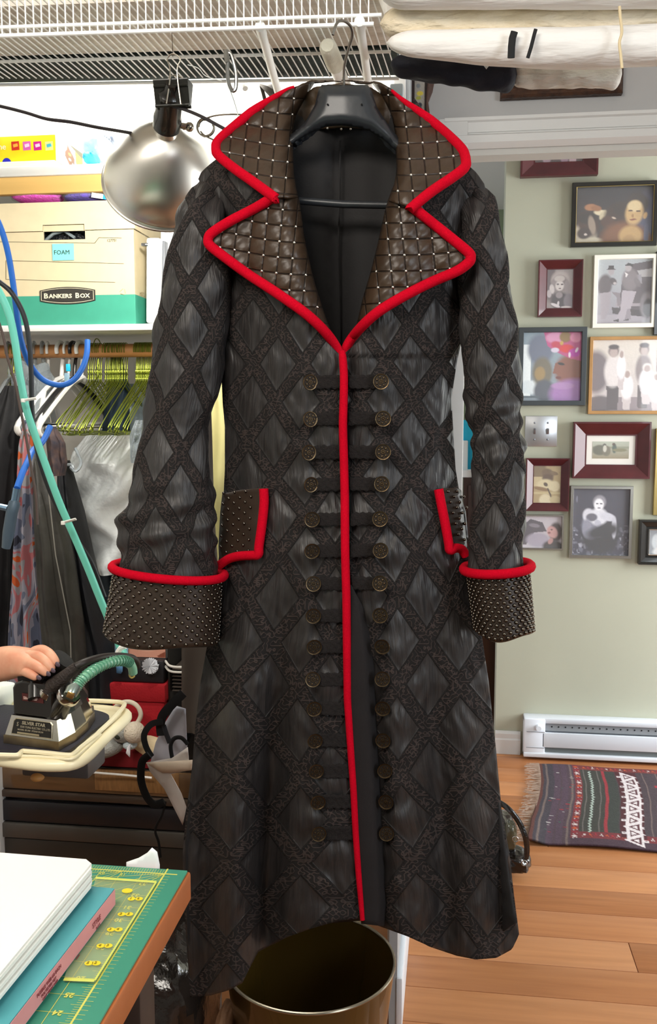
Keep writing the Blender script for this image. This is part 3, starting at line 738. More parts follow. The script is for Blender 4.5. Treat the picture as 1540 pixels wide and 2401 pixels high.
# ---- pocket flaps
def flap(poly, trimpts, rows, side):
    pd = lambda x, y: depth(x, y) - .007
    mb = sheet(poly, 9, lambda x, y: PY(x, y, pd(x, y))); o = obj('pocket_flap', mb, LEA2, coat, solid=-.006, angle=180)
    trim(trimpts, .0076, lambda x, y: depth(x, y) - .012, parent=o, n=5)
    st = MB()
    for x, y in rows: st.sphere(PY(x, y, pd(x, y) - .001), .0026, 8, 5)
    tag(obj('studs', st, STUDK, o, org=LOC[coat.name]), 'rows of small dark metal studs', kind='stuff'); return o
rows = [(524 + 13*(i % 2) + 26*k - 2*i*.3, 1156 + 12.6*i + k*-2) for i in range(12) for k in range(4) if 524 + 13*(i % 2) + 26*k < 602 - i*.6]
flap([(521, 1158), (560, 1149), (618, 1143), (614, 1220), (606, 1298), (560, 1304), (514, 1326), (512, 1280), (516, 1200)],
     [(618, 1146), (619, 1180), (614, 1230), (607, 1280), (605, 1300), (590, 1302), (560, 1304), (535, 1311), (513, 1326)], rows, -1)
rows = [(1050 + 12*(i % 2) + 22*k + 3*i, 1152 + 12.6*i) for i in range(11) for k in range(3) if 1050 + 12*(i % 2) + 22*k + 3*i < 1092 + i*.4]
flap([(1030, 1146), (1072, 1143), (1082, 1150), (1086, 1200), (1095, 1280), (1092, 1290), (1062, 1290), (1050, 1260)],
     [(1028, 1147), (1034, 1180), (1044, 1230), (1052, 1275), (1055, 1290), (1068, 1285), (1082, 1288), (1092, 1302)], rows, 1)

# ---- frogging and buttons
def button_mesh():
    mb = MB(); mb.lathe([(0, .0), (.0102, 0), (.0108, .0012), (.0104, .0026), (.0094, .0024), (.0086, .0012), (0, .0012)], (0, 0, 0), (0, -1, 0), 28)
    for k in range(7):
        a = 2*math.pi*k/7; mb.sphere((.0060*math.cos(a), -.0018, .0060*math.sin(a)), .0014, 6, 4)
    for k in range(8):
        a = 2*math.pi*(k + .5)/8; mb.sphere((.0025*math.cos(a), -.0016, .0025*math.sin(a)), .0010, 6, 4)
    mb.sphere((0, -.0016, 0), .0012, 6, 4)
    return mb
b0 = obj('button', button_mesh(), BRASS, None, org=(0, 0, 0)); b0.name = 'proto'; bme = b0.data; bme.name = 'button'
bpy.data.objects.remove(b0)
d0 = setmesh('button_recess', *(lambda m: (m.v, m.f))(MB().lathe([(0, .0015), (.0088, .0015)], (0, 0, 0), (0, -1, 0), 20)), BRASSD, True)
YS = [896, 983, 1061, 1136, 1218, 1292, 1369, 1444, 1517, 1593, 1662, 1737, 1808, 1881, 1955]
XLB = [726, 726, 723, 728, 731, 731, 734, 734, 736, 733, 736, 738, 741, 745, 747]
XRB = [893, 898, 898, 895, 891, 892, 891, 891, 896, 896, 897, 898, 902, 905, 906]
for i, y in enumerate(YS):
    for side, bx in ((-1, XLB[i]), (1, XRB[i])):
        yy = y + (0 if side < 0 else -1)
        x0, x1 = (bx + 4, cx(y) - 6) if side < 0 else (cx(y) + (12 if y < 1380 else 14), bx - 4)
        if not (side > 0 and y > 1420):
            up = 17; poly = []; n = 9
            top = [(lerp(x0, x1, k/n), yy - up + 3*(k % 2)) for k in range(n+1)]
            bot = [(lerp(x1, x0, k/n), yy + up - 3*(k % 2)) for k in range(n+1)]
            mb = sheet(top + bot, 5, lambda x, y_: PY(x, y_, depth(x, y_) - .006 - .0012*math.sin(y_*1.1 + 2.2*math.sin(x*.35)) + (.006 if side > 0 else 0)))
            obj('braid', mb, BRAID, coat, solid=-.003, angle=180)
        p = coatpt(bx, yy, .012 - (.0 if side < 0 else .002))
        bt = bpy.data.objects.new('button', bme); COL.objects.link(bt); bt.parent = coat; bt.location = p - LOC[coat.name]; bt.scale = (1.15, 1.15, 1.15)
        bt.rotation_euler = (rng.uniform(-.15, .15), rng.uniform(0, 6), (-.75 if i < 4 else -.4) + rng.uniform(-.1, .1) if side < 0 else rng.uniform(.0, .25))
        bt.rotation_euler = Euler((rng.uniform(-.12, .12), 0, (.62 if i < 4 else .32) if side < 0 else rng.uniform(-.12, .1)))
        dd = bpy.data.objects.new('recess', d0); COL.objects.link(dd); dd.parent = bt

# ================================================================ HANGER (holds the coat)
HP = mat('black_hanger_plastic', '#292c30', .33, bump=(60, .15, .002), var=(14, .25))
hang = thing('coat_hanger', PY(806, 330, 1.49), 'broad black plastic hanger with wire hook holding the frock coat', 'hanger')
poly = [(754, 199), (862, 199), (872, 215), (884, 252), (905, 285), (932, 322), (1000, 372), (1050, 405), (1046, 430), (985, 405), (935, 362), (900, 328), (868, 308), (835, 298), (800, 294), (765, 297), (732, 310), (706, 324), (685, 338), (600, 396), (560, 420), (556, 398), (620, 360), (684, 318), (716, 285), (738, 246), (746, 212)]
mb = MB()
fr_ = sheet(poly, 7, lambda x, y: PY(x, y, 1.490 + .032*min(1, abs(x - 806)/240)**1.3 - .013*math.sin(min(1, edgedist(poly, x, y)/26)*math.pi/2)))
ob = obj('shoulder_form', fr_, HP, hang, solid=-.022, angle=60)
obj('trouser_bar', MB().tube([PY(600, 468, 1.515), PY(705, 471, 1.512), PY(806, 479, 1.51), PY(900, 481, 1.512), PY(1010, 478, 1.515)], .0062, 10), HP, hang)
wire = mat('dull_steel_wire', '#8d8a84', .35, 1)
obj('hook', MB().tube(crom([PY(806, 210, 1.50), PY(806, 175, 1.49), PY(808, 150, 1.48), PY(818, 110, 1.465), PY(826, 82, 1.452), PY(822, 62, 1.44), PY(808, 50, 1.428), PY(794, 50, 1.418), PY(786, 62, 1.412), PY(780, 82, 1.41)], 6), .0022, 8), wire, hang)
for x in (768, 848): obj('rivet', MB().sphere(PY(x, 245, 1.478), .0016, 6, 4), mat('black_hole', '#050505', .9), hang)
# ================================================================ CLOSET SHELVES AND WHAT STANDS ON THEM
YS_ = 2.10
OCH = mat('raw_pine_edge', '#d9b069', .6, var=(12, .12), stretch=(.3, 2, 4))
xr_ = PY(905, 400, YS_).x; xl_ = -2.1
def shelf(name, ytop, ybot, yback, label, edge=None):
    zt = PY(100, ytop, YS_).z; z1 = PY(100, ybot, YS_).z
    t = thing(name, ((xl_ + xr_)/2, YS_ + .2, z1), label, 'shelf')
    obj('board', MB().box2((xl_, YS_, z1), (xr_, yback, zt), .002), WHITE, t)
    return t, zt, z1
sh1, zs1, zb1 = shelf('closet_shelf', 388, 411, YC, 'upper white closet shelf with the yellow box on it')
z2 = PY(100, 452, YS_).z
obj('front_batten', MB().box2((xl_, YS_ + .004, z2), (xr_, YS_ + .024, zb1 - .0005), .002), OCH, sh1)
sh2, zs2, zb2 = shelf('closet_shelf', 762, 777, YC, 'lower white closet shelf under the file box')
# --- yellow game box
YEL = mat('yellow_carton', '#f6e01c', .5); 
yb = YS_ + .03; A = PY(-60, 318, yb); B = PY(131, 388, yb)
bx = thing('toy_box', ((A.x + B.x)/2, yb + .1, zs1), 'bright yellow printed toy carton on the upper shelf', 'box')
z1 = zs1 + .018; zt = PY(100, 316, yb).z
obj('carton', MB().box2((A.x, yb, z1), (B.x, max(yb + .12, PX(193, 350, B.x).y), zt), .002), YEL, bx)
def sq(px, py, w, h, Y, m, name, parent, rot=0):
    c = PY(px, py, Y); k = Y/F*1.0; pts = []
    for a, b in ((-.5, -.5), (.5, -.5), (.5, .5), (-.5, .5)):
        x, z = a*w*k, -b*h*k; pts.append((c.x + x*math.cos(rot) - z*math.sin(rot), c.z + x*math.sin(rot) + z*math.cos(rot)))
    mb = MB(); mb.prism([(p[0], p[1]) for p in pts], Y - .0006, Y + .0004, Matrix(((1, 0, 0, 0), (0, 0, 1, 0), (0, 1, 0, 0), (0, 0, 0, 1))))
    return obj(name, mb, m, parent, smooth=False)
for px, c, c2 in ((36, '#d8331f', '#f2b441'), (63, '#e06ac0', '#f2d5ef'), (88, '#d01f9a', '#f4cfe8'), (115, '#e9ef9a', '#4fb8d2')):
    sq(px, 342, 19, 20, yb - .0008, mat('print_' + c[1:], c, .5), 'picture_square', bx, .04)
    sq(px, 341, 11, 7, yb - .0018, mat('print_' + c2[1:], c2, .5), 'picture_square', bx, .2)
text('lettering', 'ne', PY(-4, 351, yb - .0008), RFRONT, .020, mat('white_print', '#fbf7e8', .5), bx)
mb = MB(); c = PY(16, 381, yb); n = 20; mb.prism([(c.x + .011*math.cos(math.pi*k/n), c.z - .001 + .011*math.sin(math.pi*k/n)) for k in range(n+1)], yb - .001, yb, Matrix(((1,0,0,0),(0,0,1,0),(0,1,0,0),(0,0,0,1)))); obj('blue_mark', mb, mat('blue_print', '#2323b4', .5), bx, smooth=False)
obj('lid_flap', MB().box2((A.x, yb - .015, zs1), (B.x + .004, yb + .2, zs1 + .016), .002), mat('pale_carton', '#d9dcc9', .6), bx)
# printed end of the carton
de = PX(193, 350, B.x).y
im = paint(60, 60, '#f4f6ea', [('p', [(.70, 0), (1, 0), (1, 1), (.78, 1), (.72, .5)], '#c9d81e'), ('p', [(.93, .3), (1, .3), (1, 1), (.9, 1)], '#7e8020'), ('p', [(.46, 0), (1, 0), (1, .26)], '#4f4419'), ('p', [(.42, .04), (.50, .22), (.62, .36), (.68, .5), (.66, .74), (.60, .66), (.54, .95), (.42, .72), (.32, .56), (.34, .38), (.40, .26)], '#7c5136'), ('e', .5, .40, .06, .06, 0, '#c98b4b'), ('e', .50, .60, .05, .05, 0, '#c9c3b8'), ('e', .45, .72, .03, .05, 0, '#a06248')])
grid_print('printed_end', Vector((B.x + .0008, yb, zt)), Vector((0, de - yb, 0)), Vector((0, 0, -(zt - z1))), im, vcol_mat(), bx)
# translucent bags on the upper shelf
def blob(name, label, cat, px0, py0, px1, py1, Y, dep, m, group=None, lump=.25, parent=None, zmin=None, seed=1, top=1.0):
    a, b = PY(px0, py1, Y), PY(px1, py0, Y); c = (a + b)/2; r = Vector(((b.x - a.x)/2, dep/2, (b.z - a.z)/2)); rs = np.random.RandomState(seed); ph = rs.rand(9)*6
    mb = MB(); seg, rings = 36, 22; vs = []
    for i in range(rings+1):
        th = math.pi*i/rings
        for k in range(seg):
            f_ = 2*math.pi*k/seg; st, ct = math.sin(th), math.cos(th)
            x, y_, z = st*math.cos(f_), st*math.sin(f_), ct
            n_ = 1 + lump*.35*(math.sin(3*x + 4*z + ph[0]) * math.sin(4*y_ + 3*x + ph[1]) + .6*math.sin(9*x + ph[2] + 5*z)*math.sin(8*z + ph[3]) + .35*math.sin(17*x + 11*z + ph[4]))
            e_ = lambda t: math.copysign(abs(t)**.75, t)
            v = Vector((c.x + r.x*e_(x)*n_, c.y + r.y*e_(y_)*n_, c.z + r.z*e_(z)*(n_ if z > 0 else 1)))
            if zmin is not None: v.z = max(v.z, zmin)
            vs.append(v)
    fs = [(i*seg+k, (i+1)*seg+k, (i+1)*seg+(k+1) % seg, i*seg+(k+1) % seg) for i in range(rings) for k in range(seg)]
    mb.add(vs, fs); o = obj(name, mb, m, parent)
    if parent is None: tag(o, label, cat, group)
    return o
FILM = mat('clear_plastic_film', '#dfeaf0', .12, alpha=.12, coat=.1, bump=(45, .6, .004))
FILMB = mat('bluish_plastic_bag', '#8fb0bf', .3, bump=(40, .8, .006), var=(14, .2, '#c4d6dc'))
blob('plastic_bag', 'bluish white plastic bag of cloth on the upper shelf beside the printed box', 'bag', 206, 322, 262, 388, YS_ + .12, .14, FILMB, zmin=zs1, seed=4, lump=.12)
blob('blue_bag', 'small bright sky blue bundle inside the pale plastic bag', 'bundle', 200, 358, 228, 387, YS_ + .045, .06, mat('sky_blue_cloth', '#38b4ee', .6), zmin=zs1, seed=6)
blob('plastic_bag', 'crumpled clear and black plastic bag behind the clamp lamp', 'bag', 236, 318, 290, 388, YS_ + .2, .14, mat('dark_clear_film', '#3b4658', .18, bump=(50, 1, .006), var=(20, .7, '#c4ccd6')), zmin=zs1, seed=9)
# --- bankers file box
yf = YS_ + .01
A = PY(-14, 757, yf); Bq = PY(318, 757, yf); zl = PY(150, 542, yf).z; ztp = PY(150, 477, yf).z
KR = mat('kraft_board', '#d0c3a2', .7, var=(40, .06)); KG = mat('kraft_green_print', '#3b9a82', .65, var=(40, .06))
fb_ = thing('file_box', ((A.x + Bq.x)/2, yf + .18, zs2), 'kraft cardboard file box with green base, lid and oval black badge', 'box')
xa, xb = A.x, Bq.x; zg = PY(150, 693, yf).z; w_ = xb - xa
hxa, hxb = PY(101, 530, yf).x, PY(199, 530, yf).x; hz0, hz1 = PY(150, 562, yf).z, PY(150, 528, yf).z
# body walls with a hand hole
def plate(y0, y1, z0, z1, m, name):
    pass
mb = MB(); dpt = .36
for (x0, x1, z0, z1) in ((xa, hxa, zg, zl), (hxb, xb, zg, zl), (hxa, hxb, zg, hz0), (hxa, hxb, hz1, zl)): mb.box2((x0, yf, z0), (x1, yf + .004, z1))
mb.box2((xb - .004, yf + .004, zg), (xb, yf + dpt, zl)).box2((xa, yf + .004, zg), (xa + .004, yf + dpt, zl)).box2((xa + .004, yf + dpt - .004, zg), (xb - .004, yf + dpt, zl))
tag(obj('body', mb, KR, fb_, smooth=False), 'plain kraft upper part of the box')
obj('green_base', MB().box2((xa - .0004, yf - .0004, zs2), (xb + .0004, yf + dpt + .0004, zg), .001), KG, fb_, smooth=False)
mb = MB(); zq = PY(150, 541, yf).z
n0, n1 = PY(101, 530, yf).x, PY(199, 530, yf).x
mb.box2((xa - .004, yf - .004, hz1 + .001), (xb + .004, yf - .001, ztp)).box2((xa - .004, yf - .004, zq), (n0, yf - .001, hz1 + .001)).box2((n1, yf - .004, zq), (xb + .004, yf - .001, hz1 + .001))
mb.box2((xb + .001, yf - .001, zq), (xb + .004, yf + dpt + .003, ztp)).box2((xa - .004, yf - .001, zq), (xa - .001, yf + dpt + .003, ztp)).box2((xa - .004, yf - .004, ztp), (xb + .004, yf + dpt + .004, ztp + .003))
obj('lid', mb, mat('kraft_board_lid', '#d3c6a6', .7, var=(40, .06)), fb_, smooth=False)
INK = mat('brown_ink', '#4f4734', .7)
def linep(px, py, px2, py2, name='printed_line', w=.0009, m=INK, Y=None, par=None):
    Y = Y or yf - .0008; a, b = PY(px, py, Y), PY(px2, py2, Y); obj(name, MB().tube([a, b], w*.6, 4, flat=1), m, par or fb_)
for a in ((0, 567, 222, 570), (222, 570, 232, 557), (232, 557, 285, 558), (14, 611, 290, 618), (14, 611, 14, 655), (14, 655, 270, 662)): linep(*a)
obj('dark_contents', MB().box2((hxa - .01, yf + .03, hz0 - .02), (hxb + .01, yf + .05, hz1 + .01)), mat('black_plastic_bag', '#17191c', .2, bump=(60, 1, .01)), fb_)
obj('contents_film', MB().tube([PY(104, 566, yf + .02), PY(125, 548, yf + .015), PY(150, 541, yf + .018), PY(175, 558, yf + .02)], .004, 6), mat('grey_film', '#7d888c', .3), fb_)
# sticky note
nt_ = sq(148, 591, 54, 39, yf - .0018, mat('aqua_note_paper', '#7fe0d6', .6), 'sticky_note', fb_); tag(nt_, 'aqua paper note lettered FOAM')
text('lettering', 'FOAM', PY(126, 597, yf - .003), RFRONT, .0145, mat('pen_ink', '#2c3a3a', .6), nt_, sx=1.0, bold=0)
text('printed_number', '12775!', PY(250, 567, yf - .001), RFRONT, .0085, INK, fb_)
# badge
c = PY(158, 693, yf - .002); hw, hh = .0685, .0200
def badge(hw, hh, bulge): return [(c.x + hw*t, c.z + hh*(.62 + .38*(1 - t*t)) if k == 0 else c.z - hh*(.62 + .38*(1 - t*t))) for k, rr in ((0, range(-10, 11)), (1, range(10, -11, -1))) for t in [q/10 for q in rr]]
TM = Matrix(((1,0,0,0),(0,0,1,0),(0,1,0,0),(0,0,0,1)))
bd = obj('badge', MB().prism(badge(hw, hh, 1), yf - .0026, yf - .001, TM), mat('badge_black', '#2e2c28', .5), fb_, smooth=False)
ring = badge(hw - .004, hh - .003, 1); obj('badge_outline', MB().tube([Vector((x, yf - .003, z)) for x, z in ring], .0006, 4, True), mat('badge_cream', '#e6dcc0', .6), bd)
CRM = mat('badge_cream', '#e6dcc0', .6)
text('lettering', 'B', (c.x - .0585, yf - .0032, c.z - .0058), RFRONT, .0165, CRM, bd, bold=.0004, sx=1.2)
text('lettering', 'ANKERS', (c.x - .0455, yf - .0032, c.z - .0054), RFRONT, .0132, CRM, bd, bold=.0004, sx=1.18)
text('lettering', 'B', (c.x + .0195, yf - .0032, c.z - .0058), RFRONT, .0165, CRM, bd, bold=.0004, sx=1.15)
text('lettering', 'OX', (c.x + .0315, yf - .0032, c.z - .0054), RFRONT, .0132, CRM, bd, bold=.0004, sx=1.18)
# recycling triangle mark, side code
cc = PY(288, 684, yf - .001)
for k in range(3):
    a = math.pi/2 + k*2*math.pi/3; a2 = a + 1.5
    obj('recycling_mark', MB().tube([cc + Vector((.007*math.cos(a), 0, .007*math.sin(a))), cc + Vector((.0075*math.cos(a2), 0, .0075*math.sin(a2)))], .0011, 4), mat('pale_ink', '#bfae88', .7), fb_)
text('printed_code', 'miil12', Vector((xb + .0012, yf + .03, PY(330, 692, yf + .03).z)), Matrix(((0, 0, 1), (1, 0, 0), (0, 1, 0))), .014, mat('pale_ink2', '#8d8060', .7), fb_)
# bags on the lid
zlid = ztp + .003
FLU = mat('magenta_fluff', '#ff18dc', .7, bump=(140, 1, .006), var=(60, .35, '#ff62e0')); PUR = mat('purple_fluff', '#5a28c8', .7, bump=(140, 1, .006), var=(60, .5, '#3a1a80'))
def bag2(px0, py0, px1, py1, m, label, seed, side=None):
    yy = yf + .05; t = thing('craft_bag', (PY((px0+px1)/2, py1, yy).x, yy, zlid), label, 'bag', 'bags of craft fluff on the file box lid')
    blob('fluff', None, None, px0 + 4, py0 + 3, px1 - 6, py1, yy, .09, m, parent=t, zmin=zlid + .0015, seed=seed, lump=.15)
    blob('film', None, None, px0, py0, px1, py1 + 2, yy, .10, FILM, parent=t, zmin=zlid, seed=seed + 1, lump=.1); return t
bag2(30, 448, 150, 477, FLU, 'clear bag of hot magenta craft fluff on the file box', 3)
t = bag2(152, 454, 262, 477, PUR, 'clear bag of violet craft fluff with white label on the file box', 12)
q = PY(228, 459, yf - .003); obj('label_card', MB().box(q, (.028, .001, .011), Matrix.Rotation(.18, 3, 'Y')), mat('white_card', '#e9eef0', .5), t)
q = PY(250, 463, yf - .002); obj('label_card', MB().box(q, (.020, .001, .010), Matrix.Rotation(.18, 3, 'Y')), mat('cyan_card', '#2a9be0', .5), t)
# binder and clipboard leaning at the end of the box
BW = mat('white_binder_vinyl', '#e6eaee', .3, coat=.3)
bn = thing('ring_binder', PY(362, 760, YS_ + .03), 'glossy white ring binder standing beside the file box', 'binder')
xq = PY(342, 757, YS_ + .03).x; 
R_ = Matrix.Rotation(.025, 3, 'Y')
c = Vector((xq + .022, YS_ + .14, zs2 + .103)); c2 = PY(372, 557, YS_ + .03)
hh_ = (PY(372, 557, YS_ + .03).z - zs2)
obj('cover', MB().box((c.x, YS_ + .14, zs2 + hh_/2 + .001), (.034, .24, hh_ - .004), R_, .006), BW, bn)
obj('cover_board', MB().box((c.x + .024, YS_ + .15, zs2 + hh_/2 - .002), (.006, .25, hh_ - .012), R_, .002), mat('grey_board', '#6c7178', .4), bn)
obj('clasp', MB().box((c.x - .016, YS_ + .02, zs2 + hh_ - .018), (.018, .012, .008), R_, .002), mat('chrome', '#c9ccd0', .15, 1), bn)
# white papers behind it
pp = thing('paper_stack', PY(396, 760, YS_ + .06), 'stack of white papers standing behind the coat shoulder on the shelf', 'papers')
zz = PY(395, 532, YS_ + .06).z
obj('sheets', MB().box((PY(402, 640, YS_+.06).x, YS_ + .15, (zs2 + zz)/2 + .001), (.052, .2, zz - zs2 - .004), Matrix.Rotation(.04, 3, 'Y'), .003), mat('white_paper', '#eef0f0', .7), pp)

# ---------------------------------------------------------------- rod and hangers
YR = 2.22; rz = PY(200, 823, YR).z
rod = tag(obj('hanging_rod', MB().tube([Vector((-2.1, YR, rz)), Vector((xr_, YR, rz))], .0165, 20), mat('raw_wood_rod', '#c98d58', .45, var=(10, .25), stretch=(.3, 3, 3))), 'round wooden clothes rod under the lower closet shelf', 'rod')
def whanger(m, name, label, cat='hanger', r=.0013, hw=.205, twist=True, cross=True):
    t = thing(name, (0, 0, 0), label, cat, None)
    # local: hanger plane YZ, near end at -Y
    pts = [(0, .018*math.cos(a), .018*math.sin(a)) for a in [math.radians(d) for d in range(200, -60, -25)]]
    hook = [Vector(p) for p in pts] + [Vector((0, .004, -.03)), Vector((0, 0, -.072))]
    body = crom([(0, 0, -.072), (0, .015, -.085), (0, hw*.55, -.135), (0, hw - .004, -.184), (0, hw, -.195), (0, hw - .012, -.202), (0, 0, -.202), (0, -hw + .012, -.202), (0, -hw, -.195), (0, -hw + .004, -.184), (0, -hw*.55, -.135), (0, -.015, -.085), (0, 0, -.072)], 3)
    obj('hook', MB().tube(crom(hook, 2), r, 5), m, t); obj('frame', MB().tube(body, r, 5), m, t)
    if twist:
        obj('twist', MB().tube([Vector((.002*math.cos(k*1.1), .002*math.sin(k*1.1), -.046 - k*.0024)) for k in range(12)], r, 4), m, t)
    return t
GRN = mat('green_gold_wire', '#8b9738', .33, .85)
gh = whanger(GRN, 'wire_hanger', 'green-gold wire hanger in the tightly packed row on the rod')
xs = [PY(px, 823, YR).x for px in list(range(206, 240, 5)) + list(range(246, 284, 4)) + list(range(286, 300, 5)) + list(range(318, 360, 3))]
first = True
for i, x in enumerate(xs):
    z = rz + .001; ry = rng.uniform(-.05, .05); sw = rng.uniform(-.06, .04)
    lab = 'green-gold wire hanger in the tightly packed row on the rod'
    if first: gh.location = (x, YR, z); gh['group'] = 'green wire hangers on the rod'; o = gh; first = False
    else: o = dup(gh, (x, YR, z), 0, lab, 'green wire hangers on the rod')
    o.rotation_euler = (rng.uniform(-.03, .03), 0, -sw)
WP = mat('white_hanger_plastic', '#f2f2f0', .3, coat=.3); CPL = mat('clear_hanger_plastic', '#cfd8de', .1, trans=.7, ior=1.3); BP = mat('black_hanger_plastic2', '#1b1b1d', .3)
def phanger(m, label, px, tilt=0, rot=-.2, r=.0038, hw=.2, name='plastic_hanger', Y=YR, clip=None, g=None):
    t = thing(name, (PY(px, 823, Y).x, Y, rz + .002), label, 'hanger', g); b = LOC[t.name]
    hook = [b + Vector((0, .020*math.cos(a), .020*math.sin(a))) for a in [math.radians(d) for d in range(205, -70, -25)]] + [b + Vector((0, .006, -.035)), b + Vector((0, 0, -.07))]
    fr = crom([b + Vector(p) for p in ((0, 0, -.07), (0, .05, -.085), (0, hw*.6, -.125), (0, hw, -.18), (0, hw + .004, -.20), (0, hw - .01, -.205))], 3)
    fr2 = [Vector((p.x, 2*b.y - p.y, p.z)) for p in fr]
    obj('hook', MB().tube(crom(hook, 2), r, 8), m, t); obj('arm', MB().tube(fr, r*1.3, 8, flat=1.6), m, t); obj('arm', MB().tube(fr2, r*1.3, 8, flat=1.6), m, t)
    obj('bar', MB().tube([b + Vector((0, -hw*.85, -.185)), b + Vector((0, hw*.85, -.185))], r*.8, 6), m, t)
    t.rotation_euler = (tilt, 0, rot); return t
phanger(WP, 'thick white plastic hanger to the left of the black one', 142, 0, -.10, .0052)
phanger(WP, 'thick white plastic hanger between black hanger and green wire hangers', 188, .03, -.12, .005)
phanger(WP, 'slim white plastic hanger third from the green wires', 158, .02, -.06, .0034)
phanger(BP, 'glossy black plastic hanger between the white hangers', 172, 0, -.10, .0045)
phanger(CPL, 'clear plastic hanger further left on the rod above the dress', 100, 0, .30, .005)
phanger(CPL, 'clear plastic hanger left of the black cable', 80, .0, .30, .005)
phanger(WP, 'white plastic hanger at the left above the plastic cover', 112, 0, .3, .0036)
phanger(CPL, 'clear hanger at the far left end of the rod', 20, 0, .2, .005)
mt = thing('plastic_hanger', PY(92, 823, YR), 'x', 'hanger')
bpy.data.objects.remove(mt)
for k, px in enumerate((18, 24, 30)):
    o = dup(gh, (PY(px, 823, YR).x, YR, rz), 0, 'brassy wire hanger at the far left of the rod', 'brassy wire hangers at the left end'); o.rotation_euler = (0, 0, .1 + .1*k)
o = dup(gh, (PY(228, 815, YR).x, YR, rz + .012), 0, 'tall wire hanger whose hook stands above the others', None); o.rotation_euler = (0, 0, -.1)
if 'group' in o: del o['group']
cl = thing('size_clip', PY(160, 862, YR - .08), 'bright cyan plastic size clip hanging at the white hangers', 'clip')
obj('body', MB().box(PY(160, 862, YR - .08), (.011, .006, .018), None, .002), mat('cyan_plastic', '#25c5f0', .3), cl)
obj('tail', MB().box(PY(157, 888, YR - .08), (.013, .004, .028), None, .003), mat('pale_blue_film', '#a9cfe6', .2, trans=.4), cl)
cv = blob('plastic_cover', 'thin clear plastic garment cover draped round the hangers', 'cover', 42, 850, 112, 985, YR - .06, .1, mat('clear_cover_film', '#c7d2da', .15, trans=.72, bump=(30, 1, .01), ior=1.2), seed=21, lump=.5)

# ---------------------------------------------------------------- hanging garments
BLK = mat('black_cloth', '#1a1a1d', .7, bump=(40, .5, .004), var=(9, .4)); DNV = mat('blue_black_cloth', '#17191f', .65, bump=(30, .5, .004), var=(6, .4))
GLE = mat('worn_grey_leather', '#3e3d38', .5, bump=(50, .5, .003), var=(10, .5, '#262521'))
g1 = tag(obj('jacket', drape([(905, 15, 40), (930, 0, 48), (985, -20, 50), (1100, -50, 47), (1350, -60, 42), (1575, -60, 34)], 2.06, .05, .012, 7), BLK), 'black jacket hanging at the far left of the rod', 'jacket')
dress = drape([(985, 60, 78), (1040, 48, 84), (1120, 48, 88), (1300, 36, 100), (1500, 24, 122), (1600, 20, 128)], 2.03, .035, .012, 8)
def dress_mat():
    m = mat('abstract_print_cloth', '#8f8a92', .7); nt = m.node_tree; tc = nt.nodes.new('ShaderNodeTexCoord'); mp = nt.nodes.new('ShaderNodeMapping'); mp.inputs[3].default_value = (18, 8, 7)
    n = nt.nodes.new('ShaderNodeTexNoise'); n.inputs['Scale'].default_value = 1; n.inputs['Detail'].default_value = 1.5; n.inputs['Distortion'].default_value = 1.5
    r = nt.nodes.new('ShaderNodeValToRGB'); r.color_ramp.interpolation = 'CONSTANT'; cs = [(0, '#2b2c38'), (.36, '#5c6276'), (.43, '#8e8c98'), (.50, '#a7656a'), (.54, '#8f8e93'), (.60, '#b5552a'), (.66, '#5b5e70')]
    e = r.color_ramp.elements; e[0].color = (*lin(cs[0][1]), 1); e[1].position = cs[1][0]; e[1].color = (*lin(cs[1][1]), 1)
    for p, c in cs[2:]: q = e.new(p); q.color = (*lin(c), 1)
    nt.links.new(tc.outputs['Object'], mp.inputs[0]); nt.links.new(mp.outputs[0], n.inputs[0]); nt.links.new(n.outputs[0], r.inputs[0]); nt.links.new(r.outputs[0], nt.nodes['Principled BSDF'].inputs[0]); return m
tag(obj('dress', dress, dress_mat()), 'dress in an abstract orange, pink and grey print on the rod', 'dress')
g3 = thing('leather_coat', PY(130, 1060, 2.02), 'worn grey leather coat hanging right of the printed dress', 'coat')
obj('body', drape([(1075, 84, 96), (1100, 82, 112), (1180, 86, 140), (1320, 92, 170), (1450, 100, 190), (1600, 118, 202), (1660, 124, 205)], 2.0, .045, .010, 5), GLE, g3)
obj('seam', MB().tube([PY(x, y, 1.952) for x, y in ((110, 1120), (130, 1300), (165, 1480), (168, 1640))], .0014, 5), mat('pale_seam_thread', '#7f7d76', .8), g3)
obj('scarf_collar', drape([(1000, 112, 130), (1040, 112, 150), (1085, 116, 155), (1115, 130, 150)], 1.99, .02, .006, 5), mat('plaid_brown', '#5a4640', .8, var=(60, .5, '#2a2c38')), g3)
tag(obj('coat', drape([(1080, 140, 160), (1120, 138, 170), (1250, 150, 200), (1400, 170, 235), (1520, 185, 262), (1680, 195, 280)], 2.08, .05, .010, 6), DNV), 'long blue-black coat hanging right of the grey leather coat', 'coat')
PBAG = mat('white_poly_bag', '#eef4f6', .32, bump=(14, .8, .015), var=(7, .12), coat=.2)
tag(obj('garment_bag', drape([(1020, 205, 330), (1060, 175, 345), (1150, 162, 350), (1260, 185, 350), (1310, 215, 345), (1335, 235, 330)], 2.25, .08, .02, 4, wob=1.5), PBAG), 'full white plastic garment bag hanging behind the coat sleeve', 'bag')
tag(obj('garment', drape([(838, 262, 284), (900, 255, 300), (1000, 245, 300), (1330, 225, 330), (1420, 228, 340), (1560, 240, 345)], 2.27, .04, .01, 5), mat('deep_blue_cloth', '#14293a', .7, bump=(20, .5, .01))), 'deep blue cloth hanging below the white plastic bag', 'garment')
